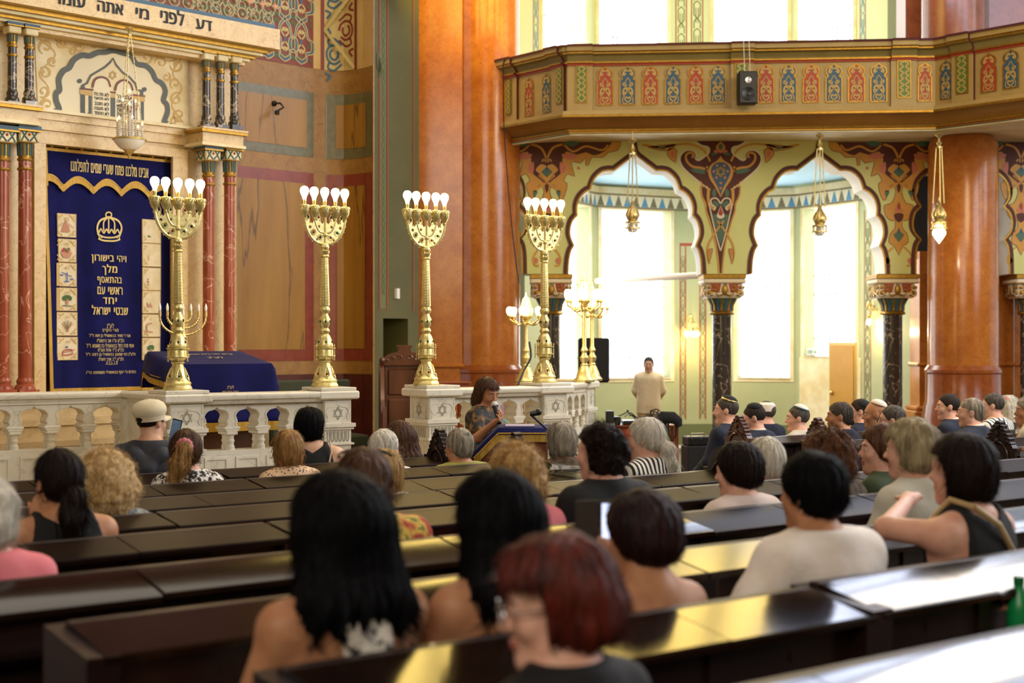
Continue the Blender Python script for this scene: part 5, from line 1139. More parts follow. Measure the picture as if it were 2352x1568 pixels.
    for x in (-55, -29, 0, 29, 55):
        b = MB(); b.lathe([(r*s, z(y)) for r, y in ((4, 492), (5, 488), (3.5, 486), (5, 483), (7, 481), (11, 472), (12, 466), (12.5, 460), (13, 457), (12, 455), (9, 456))], 20, 0, (x*s, 0, 0))
        for q in range(12): a = q*.5236; b.tube([((x+12.5*math.cos(a))*s, 12.5*s*math.sin(a), z(458)), ((x+13*math.cos(a+.26))*s, 13*s*math.sin(a+.26), z(463)), ((x+12.3*math.cos(a+.52))*s, 12.3*s*math.sin(a+.52), z(458))], .0035, 4)
        cup = b.build('cup', MT['brass'], t)
        b = MB(); b.lathe([(r*s, z(y)) for r, y in ((4.5, 457), (4.5, 447), (5, 444), (4.5, 442))], 14, 0, (x*s, 0, 0)); b.build('socket', MT['gold'], cup)
        b = MB(); b.lathe([(r*s, z(y)) for r, y in ((4.2, 443), (4.6, 438), (6.5, 433), (9.5, 427), (10.8, 421), (9.6, 415), (6, 411), (.5, 409.5))], 20, 0, (x*s, 0, 0)); b.build('bulb', MT['bulb'], cup)
        if x in (-55, 0, 55): point('bulb_light', (x*s, 0, z(402)), 4.5, (1, .78, .46), .07, t)
    return t
candelabrum(sB[0], 308, 'gilt five bulb candelabrum before the blue ark curtain', ('jewelg', 'jewelb', 'jewelr'))
candelabrum(sB[1], 307, 'gilt five bulb candelabrum before the ochre marble panel', ('jewelr', 'jewelg', 'jewelb'))
candelabrum(sB[2]+.03, 303, 'gilt five bulb candelabrum left of the big orange column', ('jewelr', 'jewelg'))
candelabrum(sB[3]+.09, 300, 'gilt five bulb candelabrum at the corner of the right balustrade', ('jewelr', 'jewelb'))
# ---------------------------------------------------------------- lamp posts with glowing glass cluster
def lamp_post(px, d, y0, y1, label, arms=6, z0=None, r_arm=.16, en=14):
    z0 = zat(y0, d) if z0 is None else z0; Ht = zat(y1, d)-z0; t = empty('lamp_post', (X(px, d), d, z0), .3, label, 'lamp')
    k = Ht/1.0; b = MB()
    b.lathe([(.10, 0), (.105, .02), (.09, .035), (.078, .05), (.07, .08), (.045, .14), (.035, .155), (.04, .165), (.028, .18), (.04, .21), (.045, .235), (.026, .265), (.024, .28), (.038, .305), (.026, .33), (.021, .345), (.018, Ht*.68), (.03, Ht*.69), (.035, Ht*.70)], 24); b.build('post', MT['brass'], t)
    b = MB(); b.lathe([(.01, Ht*.69), (.05, Ht*.72), (.06, Ht*.74), (.05, Ht*.75)], 20); 
    for q in range(6): a = q*1.047; b.tube([(.05*math.cos(a), .05*math.sin(a), Ht*.75), (.055*math.cos(a), .055*math.sin(a), Ht*.83), (.03*math.cos(a), .03*math.sin(a), Ht*.93), (0, 0, Ht*.95)], .006, 5)
    b.lathe([(.03, Ht*.92), (.015, Ht*.95), (.01, Ht*.97), (.002, Ht)], 12); b.build('lantern_frame', MT['gold'], t)
    b = MB(); b.lathe([(.035, Ht*.75), (.048, Ht*.79), (.046, Ht*.85), (.028, Ht*.91), (.005, Ht*.93)], 16); b.build('lantern_glass', MT['bulbfar'], t)
    for q in range(arms):
        a = q*2*math.pi/arms; ca, sa_ = math.cos(a), math.sin(a); b = MB()
        b.tube([(.02*ca, .02*sa_, Ht*.66), (r_arm*.5*ca, r_arm*.5*sa_, Ht*.64), (r_arm*ca, r_arm*sa_, Ht*.70), (r_arm*ca, r_arm*sa_, Ht*.74)], .009, 6); b.lathe([(.008, Ht*.72), (.025, Ht*.735), (.02, Ht*.75)], 10, 0, (r_arm*ca, r_arm*sa_, 0)); b.ball((r_arm*.6*ca, r_arm*.6*sa_, Ht*.655), .016, 0, 6, 5)
        o = b.build('arm', MT['gold'], t); b = MB(); b.lathe([(.02, Ht*.75), (.034, Ht*.785), (.034, Ht*.82), (.02, Ht*.84), (.003, Ht*.845)], 12, 0, (r_arm*ca, r_arm*sa_, 0)); b.build('glass_shade', MT['bulbfar'], o)
    point('lamp_light', (0, 0, Ht*1.02), en, (1, .74, .38), .08, t); return t
lamp_post(1208, 13.4, 887, 672, 'glowing brass lamp post left of the corner candelabrum, before the big column', z0=RZ, en=34)
lamp_post(1342, 13.7, 884, 625, 'taller glowing brass lamp post on the right balustrade', z0=RZ, r_arm=.17)
lamp_post(1360, 14.15, 883, 648, 'second brass lamp post just behind the taller lit one', z0=RZ, arms=5)
b = MB(); b.tube([Vector(p) for p in cat_rom([tuple(P(*q)) for q in ((1216, 785, 13.3), (1219, 820, 13.25), (1204, 850, 13.2), (1188, 888, 13.1))], 5)], .010, 6); tag(b.build('cable', MT['plasticblack']), 'black cable looping from the left lamp post to the balustrade', 'cable')
# ---------------------------------------------------------------- reading table with blue cloth
RFc = Vector((X(620, 12.0), 12.0)); Lq, Dq = .83, .61; t = empty('reading_table', (RFc.x, RFc.y, BF_), math.atan2(UB.y, UB.x), 'wooden reading table under a blue cloth inside the balustrade', 'table')
b = MB(); 
for x0, x1 in ((-Lq+.03, -Lq+.10), (-.10, -.03)): b.box((x0, .04, 0), (x1, Dq-.04, 1.14))
b.box((-Lq+.03, .05, .1), (-.03, Dq-.05, 1.12)); b.box((-Lq+.0, .0, 0), (.0, Dq, .1), bev=.01); b.build('body', MT['wood'], t)
b = MB(); b.add([(-Lq, 0, 1.14), (0, 0, 1.14), (0, Dq, 1.24), (-Lq, Dq, 1.24), (-Lq, 0, 1.17), (0, 0, 1.17), (0, Dq, 1.27), (-Lq, Dq, 1.27)], [(3, 2, 1, 0), (4, 5, 6, 7), (0, 1, 5, 4), (1, 2, 6, 5), (2, 3, 7, 6), (3, 0, 4, 7)]); b.build('desk_top', MT['wood'], t)
tc = empty('table_cloth', (RFc.x, RFc.y, BF_+1.14), math.atan2(UB.y, UB.x), 'blue velvet cloth with gold fringe draped over the reading table', 'tablecloth')
def drape(b, nx, W, D, z0, zr, front, left, right, m, amp=.02, th=.008):
    """cloth over a sloping top: rows run from the front hem over the top to the back edge"""
    rows = []
    for j in range(9): rows.append((-.025-.0*j, z0-front*(1-j/8), 1-j/8))
    for j in range(1, 8): rows.append((D*j/7, z0+(zr-z0)*j/7, 0))
    for j in range(1, 5): rows.append((D+.02, zr-front*.6*j/4, j/4))
    cols = [(-W-.02, left*(1-k/5), 1-k/5) for k in range(5)]+[(-W+W*k/nx, 0, 0) for k in range(nx+1)]+[(.02, right*k/5, k/5) for k in range(1, 6)]
    V = []
    for y, z, hy in rows:
        for x, dz, hx in cols:
            f = amp*hy*math.sin(x*14+1)+0; g = amp*hx*math.sin(y*13)
            V.append((x+(g-.05*hx if x < -W else g+.05*hx if x > 0 else 0), y-(f+.03*hy if y < 0 else 0)+(f if y > D else 0), z-dz if not hy else min(z, z0 if y < 0 else zr)-dz*(1-hy)))
    n = len(cols); Fs = [(j*n+i, j*n+i+1, (j+1)*n+i+1, (j+1)*n+i) for j in range(len(rows)-1) for i in range(n-1)]
    b.add(V, Fs, m); return V, n, len(rows)
b = MB(); V, n, nr = drape(b, 16, Lq, Dq, .04, .14, .5, .16, .2, 0); o = b.build('cloth', MT['navy'], tc, 60)
md = o.modifiers.new('thickness', 'SOLIDIFY'); md.thickness = .008; md.offset = 1
b = MB()
for seq in ([j*n for j in range(nr)], [j*n+n-1 for j in range(nr)], list(range(n))):
    for i, k in zip(seq, seq[1:]):
        p, q = Vector(V[i]), Vector(V[k]); dn = Vector((0, 0, -.055)); b.add([p+dn, q+dn, q+Vector((0, 0, .02)), p+Vector((0, 0, .02))], [(0, 1, 2, 3)])
o = b.build('fringe', MT['goldcloth'], tc, 60); o.location = (0, -.012, .004)
class Loc:
    """plane in a thing's local space"""
    def __init__(s, o, u, v): s.o = Vector(o); s.u = Vector(u).normalized(); s.v = Vector(v).normalized(); s.n = s.u.cross(s.v)
    def w(s, a, b_, h=0): return s.o+s.u*a+s.v*b_+s.n*h
fp = Loc((-Lq, -.085, -.36), (1, 0, 0), (0, 0, 1)); b = MB()
for tx, x0, x1, z0, z1 in (('לע"נ', .40, .46, .20, .23), ('הורי היקרים', .36, .50, .155, .185), ('אבי ר׳ מאיר בנואשוילי', .56, .80, .14, .165), ('נלב"ע ט"ו אב', .56, .73, .105, .13), ('אמי מרת רחל', .16, .31, .13, .155), ('נלב"ע כ"ד אלול', .16, .31, .10, .122)): write(b, fp, tx, x0, z0, x1, z1, .012, 0, bold=.001)
fp2 = Loc((-Lq, 0, .055), (1, 0, 0), (0, Dq, .1))
for tx, x0, x1, z0, z1 in (('קדש לה׳ בית הכנסת', .2, .66, .34, .42), ('לע"נ', .36, .5, .18, .26)): write(b, fp2, tx, x0, z0, x1, z1, .006, 0)
b.build('lettering', MT['goldthread'], tc, 20)
# small electric seven-armed menorah on the table
c = RFc+UB*-.60+NB*.42; t = empty('electric_menorah', (c.x, c.y, BF_+1.14+.105), math.atan2(.7, .7)-.2, 'slim brass electric menorah standing on the blue cloth', 'menorah')
kz = 1/268.; z = lambda y: (805-y)*kz+.0
b = MB(); b.lathe([(.06, 0), (.06, .012), (.03, .03), (.016, .05), (.03, .07), (.032, .09), (.014, .11), (.02, .14), (.03, .16), (.016, .19), (.012, .21), (.012, z(712))], 20); b.build('stem', MT['gold'], t)
for i, (rw, yb) in enumerate(((18, 728), (36, 742), (53, 757))):
    for g in (1, -1):
        x = rw*kz*1.02; pts = [(g*x*math.sin(k*math.pi/16), 0, z(yb)+(x*.75)*(1-math.cos(k*math.pi/16))) for k in range(9)]+[(g*x, 0, z(714))]
        b = MB(); b.tube(pts, .0085, 8)
        for p in pts[:-1:1]: b.ball(p, .0115, 0, 6, 5)
        o = b.build('arm', MT['gold'], t)
        b = MB(); b.lathe([(.012, z(714)), (.011, z(705)), (.011, z(702))], 10, 0, (g*x, 0, 0)); b.build('socket', MT['gold'], o)
        b = MB(); b.lathe([(.009, z(702)), (.013, z(696)), (.009, z(690)), (.002, z(685))], 10, 0, (g*x, 0, 0)); b.build('flame_bulb', MT['white'], o)
b = MB(); b.lathe([(.012, z(714)), (.011, z(702)), (.009, z(702)), (.013, z(696)), (.009, z(690)), (.002, z(685))], 10); b.build('flame_bulb', MT['white'], t)
# dark green bench behind the second candelabrum
t = empty('green_bench', P(716, 784, 14.6)[:2]+(BF_,) if False else (X(716, 14.6), 14.6, BF_), math.atan2(UB.y, UB.x), 'dark green padded bench behind the second candelabrum', 'bench')
b = MB(); b.box((-.45, 0, .3), (.45, .08, zat(872, 14.6)-BF_), bev=.02); b.build('backrest', mat('dark_green_cloth', '#2c3320', .8), t)
b = MB(); b.box((-.45, -.4, .3), (.45, .0, .42), bev=.02); b.build('seat', bpy.data.materials['dark_green_cloth'], t)
for x in (-.42, .42): b = MB(); b.box((x-.03, -.36, 0), (x+.03, .05, .3)); b.build('leg', MT['wood'], t)
# ---------------------------------------------------------------- carved seat in the gap
d = 14.3; t = empty('carved_seat', (X(936, d), d, BF_), .18, 'tall carved wooden seat with scrolled crest in the balustrade gap', 'chair'); k = d/F
b = MB(); Hh = zat(835, d)-BF_
b.box((-.21, .30, 0), (.21, .36, Hh), bev=.01); 
for z0, z1 in ((.5, .78), (.82, Hh-.06)): b.box((-.17, .285, z0), (.17, .31, z1), bev=.012)
pl = Loc((0, .30, Hh), (1, 0, 0), (0, 0, 1))
b.build('backrest', MT['wood'], t)
b = MB(); cr = cat_rom([(-.23, 0), (-.22, .05), (-.14, .10), (-.07, .115), (-.06, .15)], 3)
b.poly(pl, [(-.23, -.02)]+cr+[(-.08, .17), (.08, .17)]+[(-x, y) for x, y in reversed(cr)]+[(.23, -.02)], -.05, .03, back=True)
for g in (1, -1):
    for cx, cz, r in ((.05, .06, .03), (.12, .05, .026), (.18, .025, .02)): b.tube([pl.w(g*(cx+r*math.cos(q)*(1-q/9)), cz+r*math.sin(q)*(1-q/9), .034) for q in [i*.6 for i in range(11)]], .006, 5)
b.box((-.08, .27, Hh+.16), (.08, .36, Hh+.185), bev=.006); b.build('crest', MT['wood'], t)
for x in (-.24, .20):
    b = MB(); ps = Loc((x, 0, 0), (0, 1, 0), (0, 0, 1))
    b.poly(ps, [(-.12, 0), (.36, 0), (.36, Hh), (.2, Hh), (.14, Hh-.08), (.12, Hh-.35), (.02, Hh-.5), (-.1, .72), (-.12, .6)], -.02, .02, back=True); b.ball((x, .17, Hh+.03), (.035, .06, .035)); b.build('side_panel', MT['wood'], t)
b = MB(); b.box((-.22, -.1, .42), (.22, .32, .48), bev=.01); b.box((-.21, -.05, 0), (.21, -.02, .42)); 
for i in range(9): b.box((-.19+i*.045, -.07, .28), (-.165+i*.045, -.04, .38), bev=.004)
for x in (-.1, .1): b.poly(Loc((0, -.06, 0), (1, 0, 0), (0, 0, 1)), [(x-.05, .03), (x+.05, .03), (x+.05, .15)]+[(x+.05*math.cos(q), .15+.06*math.sin(q)) for q in [i*.314 for i in range(1, 10)]]+[(x-.05, .15)], -.02, .015)
b.build('seat_box', MT['wood'], t)
d = 14.6; t = empty('side_table', (X(1036, d), d, BF_), .35, 'small brown wooden table behind the third candelabrum', 'table'); zt2 = zat(876, d)-BF_
b = MB(); b.box((-.17, -.15, zt2-.02), (.17, .15, zt2), bev=.006); b.build('table_top', MT['woodred'], t)
b = MB(); b.box((-.15, -.13, zt2-.1), (.15, .13, zt2-.02)); b.build('apron', MT['woodred'], t)
for x in (-.13, .13):
    for y in (-.11, .11): b = MB(); b.box((x-.018, y-.018, 0), (x+.018, y+.018, zt2-.05)); b.build('leg', MT['woodred'], t)
b = MB(); c = P(1178, 889, 13.4); b.box((c.x-.13, c.y-.1, RZ-.001), (c.x+.10, c.y+.1, RZ+.035), bev=.004)
# ---------------------------------------------------------------- speaker's desk
dD = 10.05; zlo, zhi = 1.06, 1.235; xl, xm, xr = X(1090, dD), X(1148, dD), X(1268, dD)
t = empty('speaker_desk', ((xl+xr)/2, dD, 0), 0, 'red brown wooden desk in front of the woman with the microphone', 'desk'); cx = (xl+xr)/2
b = MB(); pls = Loc((-cx, 0, 0), (1, 0, 0), (0, 0, 1)); pls.n = Vector((0, -1, 0))
b.poly(pls, [(xl+.06, 0), (xr-.03, 0), (xr-.03, zhi-.02), (xm, zhi-.02), (xl+.06, zlo-.01)], -.5, -.02, back=True); b.build('body', MT['woodred'], t)
b = MB(); b.poly(pls, [(xl+.01, zlo-.02), (xm, zhi-.02), (xr, zhi-.02), (xr, zhi), (xm-.01, zhi), (xl, zlo)], -.52, 0, back=True); b.build('desk_top', MT['woodred'], t)
tcl = empty('desk_cloth', (cx, dD, zhi), 0, 'blue velvet cloth with gold fringe over the speaker desk', 'tablecloth')
prof = [(xl-.01, zlo-.03), (xl-.005, zlo+.012), (xm-.01, zhi+.012), (xr+.005, zhi+.012), (xr+.012, zhi-.05)]; prof = [(x-cx, z-zhi) for x, z in prof]
b = MB(); N = len(prof); V = [(x, y, z) for y in (-.012, .53) for x, z in prof]; b.add(V, [(i, i+1, N+i+1, N+i) for i in range(N-1)])
b.add([(x, -.013, z) for x, z in prof[1:4]]+[(x, -.02, z-.035) for x, z in prof[1:4]], [(3, 4, 1, 0), (4, 5, 2, 1)]); o = b.build('cloth', MT['navy'], tcl, 30); md = o.modifiers.new('t', 'SOLIDIFY'); md.thickness = .008; md.offset = 1
b = MB(); fr_ = resample(prof[1:4], .02)
for i in range(len(fr_)-1):
    (x0, z0), (x1, z1) = fr_[i], fr_[i+1]; w0, w1 = .006*math.sin(i*1.3), .006*math.sin((i+1)*1.3)
    b.add([(x0, -.026+w0, z0-.085), (x1, -.026+w1, z1-.085), (x1, -.022, z1-.025), (x0, -.022, z0-.025)], [(0, 1, 2, 3)]); b.tube([(x0, -.024, z0-.025), (x1, -.024, z1-.025)], .007, 5)
b.build('fringe', mat('yellow_gold_fringe', '#c9a238', .6, col2='#a37c20', scale=160, stretch=(1, 1, .05)), tcl, 60)
b = MB(); b.box((xr-.33-cx+cx, dD+.15, zhi+.022), (xr-.12-cx+cx, dD+.4, zhi+.03)); tag(b.build('sheet_of_paper', mat('lilac_paper', '#8e86a6', .7)), 'greyish sheet of paper lying on the speaker desk', 'paper')
# boom microphone stand beside the desk
t = empty('microphone_stand', (X(1296, 9.9), 9.9, 0), 0, 'black boom microphone stand right of the speaker desk', 'stand')
w0 = Vector((X(1296, 9.9), 9.9, 0)); L_ = lambda x, y, d=9.9: P(x, y, d)-w0
b = MB(); b.tube([L_(1222, 955), L_(1345, 1062)], .008, 8); b.build('boom', MT['plasticblack'], t)
b = MB(); e = L_(1225, 950); b.tube([e+Vector((-.025, 0, .0)), e+Vector((.04, 0, .01))], [.018, .022], 10); b.ball(e+Vector((.035, 0, .012)), .024); b.build('clip', MT['plasticblack'], t)
b = MB(); b.tube([(0, 0, .03), (0, 0, L_(1296, 1018).z+.0)], .010, 8); b.build('pole', MT['plasticblack'], t)
for k in range(3): a = k*2.09; b = MB(); b.tube([(0, 0, .1), (.24*math.cos(a), .24*math.sin(a), .01)], .009, 6); b.build('leg', MT['plasticblack'], t)
# ---------------------------------------------------------------- pews
UP = Vector((.7976, .6032)); NP = Vector((-.6032, .7976)); RZP = math.atan2(UP.y, UP.x)
ROWP = {1: 1.96, 2: 2.76, 3: 3.56, 4: 4.36, 5: 5.16, 6: 5.96, 7: 6.76, 8: 7.56, 9: 8.36}
ROWH = {1: .68, 2: .709, 3: .714, 4: .724, 5: .73, 6: .757, 7: .784, 8: .803, 9: .816}
RAILH = .95
def plat(k): return H-ROWH[k]-RAILH
def on_row(p, px):
    """plan point where the line at distance p along the pews' facing direction meets pixel column px"""
    k = (px-CX)/F; Y = p/(NP.x*k+NP.y); return Vector((k*Y, Y))
b = MB()
XR = Matrix.Rotation(RZP, 4, 'Z')
for k in range(1, 10):
    y0 = ROWP[k]-.32; y1 = ROWP[k]+.48 if k < 9 else ROWP[k]+.56
    b.box((-6.5 if k > 4 else -3.0, y0, 0), (16 if k < 7 else 17.5, y1, plat(k)), X=XR)
b.box((-3, -1.2, 0), (12, ROWP[1]-.32, .23), X=XR)
o = structure(b.build('floor', mat('pew_floor_boards', '#2a1a10', .45, col2='#3a2618', scale=4, stretch=(.3, .3, 1))), 'stepped wooden floor under the pews')
random.seed(11)
def end_plate(b, x, kind, zr):
    """end panel in pew space, at x; plane faces along the row"""
    pl = Loc((x, 0, 0), (0, 1, 0), (0, 0, 1)); y0, y1 = -.24, .04; c = (y0+y1)/2; hw = (y1-y0)/2
    if kind == 'plain': b.poly(pl, [(y0, 0), (.42, 0), (.42, .40), (y1, .5), (y1, zr-.006), (y0-.02, zr-.04)], -.042, .042, back=True); return
    arch = [(c+hw*.86*math.cos(t), zr+.02+(.13 if kind == 'arch' else .05)*math.sin(t)) for t in [i*math.pi/12 for i in range(13)]]
    b.poly(pl, [(y0, 0), (.42, 0), (.42, .40), (y1, .5), (y1, zr+.0), (y1+.015, zr), (y1+.015, zr+.02)]+arch+[(y0-.015, zr+.02), (y0-.015, zr), (y0, zr)], -.03, .03, back=True)
    for h in (.034, -.034):
        ar = [(c+hw*.6*math.cos(t), zr-.05+.11*math.sin(t)) for t in [i*math.pi/10 for i in range(11)]]
        pts = [pl.w(*q, h) for q in [(c+hw*.6, zr-.32)]+ar+[(c-hw*.6, zr-.32), (c+hw*.6, zr-.32)]]; b.tube(pts, .009, 5)
        for q in range(7): b.tube([pl.w(c+(.045*math.cos(i*.7+q))*(1-i/9), zr-.28+q*.042+.03*math.sin(i*.7+q)*(1-i/9), h) for i in range(8)], .007, 5)
    if kind == 'crest':
        z = zr+.035; prof = [(x_*.95, q_*.82) for x_, q_ in ((.10, 0), (.115, .02), (.095, .035), (.10, .06), (.085, .07), (.085, .095), (.065, .105), (.065, .13), (.045, .14), (.045, .165), (.022, .175), (.024, .195), (0, .21))]
        b.poly(pl, [(c+x_, z+q) for x_, q in prof]+[(c-x_, z+q) for x_, q in reversed(prof[:-1])], -.03, .03, back=True)
        for h in (.036, -.036):
            for x_, q in prof[1:-1]:
                for g in (1, -1): b.ball(pl.w(c+g*(x_-.014), z+q, h*.75), .011, 0, 6, 5)
            for i in range(3): b.ball(pl.w(c, z+.03+i*.05, h), (.012, .02-.004*i, .02), 0, 8, 6)
ORD = {1: 'row nearest the camera', 2: 'second row from the camera', 3: 'third row from the camera', 4: 'fourth row from the camera', 5: 'fifth row from the camera', 6: 'sixth row from the camera', 7: 'seventh row from the camera', 8: 'row second from the front', 9: 'front row'}
def pew(row, px0, px1, label, e0='plain', e1='plain', m='pew', lift=0):
    a, c = on_row(ROWP[row], px0), on_row(ROWP[row], px1); L = (c-a).length; zr = RAILH+lift
    t = empty('pew', (a.x, a.y, plat(row)), RZP, label, 'pew', 'dark wooden pews with desk lids')
    n = max(1, round(L/.6)); s = L/n; mm = MT[m]
    b = MB(); b.box((.03, -.20, zr-.20), (L-.03, -.17, zr-.055)); b.box((.03, -.20, zr-.20), (L-.03, 0, zr-.18)); b.box((.03, -.055, .05), (L-.03, -.01, zr-.02))
    for i in range(n+1): b.box((max(.03, i*s-.03), -.21, .0), (min(L-.03, i*s+.03), -.055, zr-.18) if False else (min(L-.03, i*s+.03), -.185, zr-.06)) if 0 < i < n else None
    for i in range(n): b.box((i*s+.12, -.075, .14), ((i+1)*s-.12, -.05, zr-.26), bev=.008); b.lathe([(.007, -.003), (.007, .003)], 8, X=Matrix.Translation((i*s+s/2, -.202, zr-.12)) @ Matrix.Rotation(math.pi/2, 4, 'X')); b.box((i*s+s/2-.004, -.204, zr-.14), (i*s+s/2+.004, -.2, zr-.12))
    b.build('backrest', mm, t)
    b = MB(); b.box((.03, -.01, .41), (L-.03, .40, .45), bev=.008); b.box((.03, .30, 0), (L-.03, .33, .41)); b.build('seat', mm, t)
    b = MB(); b.box((.0, -.03, zr-.03), (L, .012, zr+.004), bev=.006); b.build('top_rail', mm, t)
    for i in range(n):
        g = .003; th = .022; dz = random.uniform(-.004, .004); tl = {1: .046, 2: .031, 3: .038, 4: .043}.get(row, .028)+random.uniform(-.003, .003)
        tl = .046 if lift > .01 else tl
        x0, x1 = i*s+g, (i+1)*s-g; y0, y1 = -.262, -.028
        b = MB(); b.add([(x0, y0, zr-tl-th+dz), (x1, y0, zr-tl-th+dz), (x1, y1, zr-th), (x0, y1, zr-th), (x0, y0+.006, zr-tl+dz), (x1, y0+.006, zr-tl+dz), (x1, y1, zr+.002), (x0, y1, zr+.002), (x0, y0, zr-tl-.006+dz), (x1, y0, zr-tl-.006+dz)],
              [(3, 2, 1, 0), (4, 5, 6, 7), (0, 1, 9, 8), (8, 9, 5, 4), (1, 2, 6, 5, 9), (2, 3, 7, 6), (3, 0, 8, 4, 7)]); b.build('desk_lid', MT['lidmatte'] if row > 4 or (row == 4 and (px0 > 1900 or (px0 > 1000 and i > n*.45))) else MT['lidworn'] if random.random() < .3 else MT['lid'], t)
    for x, e in ((.0, e0), (L, e1)):
        if e: b = MB(); end_plate(b, x, e, zr); b.build('end_panel', MT['wood'] if e == 'crest' and row > 6 and px0 > 1500 else mm, t)
    return t
pew(1, 1330, 2560, 'pew across the bottom right corner with a bluish sheen')
pew(2, 640, 1848, 'pew with the bright golden lids, in front of the red-haired woman')
pew(2, 1862, 2560, 'pew with white window glare on its lids, at right', lift=.012)
pew(3, 150, 1500, 'pew with its left end showing at lower left')
pew(3, 1504, 2520, 'pew behind the back of the white blouse woman')
pew(4, -140, 1000, 'pew in front of the white-haired person in pink at left')
pew(4, 1004, 1960, 'pew behind the woman in the black curly hair and black top')
pew(4, 1964, 2500, 'pew end part beyond the black sleeveless woman at right')
pew(5, -140, 606, 'pew behind the dark ponytail woman in black')
pew(5, 612, 1560, 'pew running behind the two long black-haired heads')
pew(5, 1564, 2480, 'pew in front of the curly brown hair at right')
pew(6, -140, 350, 'pew behind the big pale curly hair')
pew(6, 356, 1000, 'pew in mid left between two dark joints')
pew(6, 1004, 1638, 'pew with the rounded end panel behind the white ponytail', e1='arch')
pew(7, -180, 700, 'left pew of the third row from the balustrade')
pew(7, 704, 1338, 'pew carrying the wrapped bouquet')
pew(8, -180, 560, 'pew behind the brown ponytail with pink scrunchie')
pew(8, 564, 1165, 'pew behind the man in the green shirt', e1='crest')
pew(9, -180, 480, 'front pew behind the person in the white cap')
pew(9, 484, 992, 'front pew under the black tank top woman', e1='crest')
pew(9, 1678, 2560, 'front pew of the men in suits, far right', e0='crest')
pew(8, 1856, 2540, 'second pew of the right-hand block with a carved crest', e0='crest')
pew(7, 1995, 2520, 'third pew of the right-hand block', e0='arch')
pew(6, 2268, 2500, 'right-hand pew with carved end at the right edge', e0='crest')
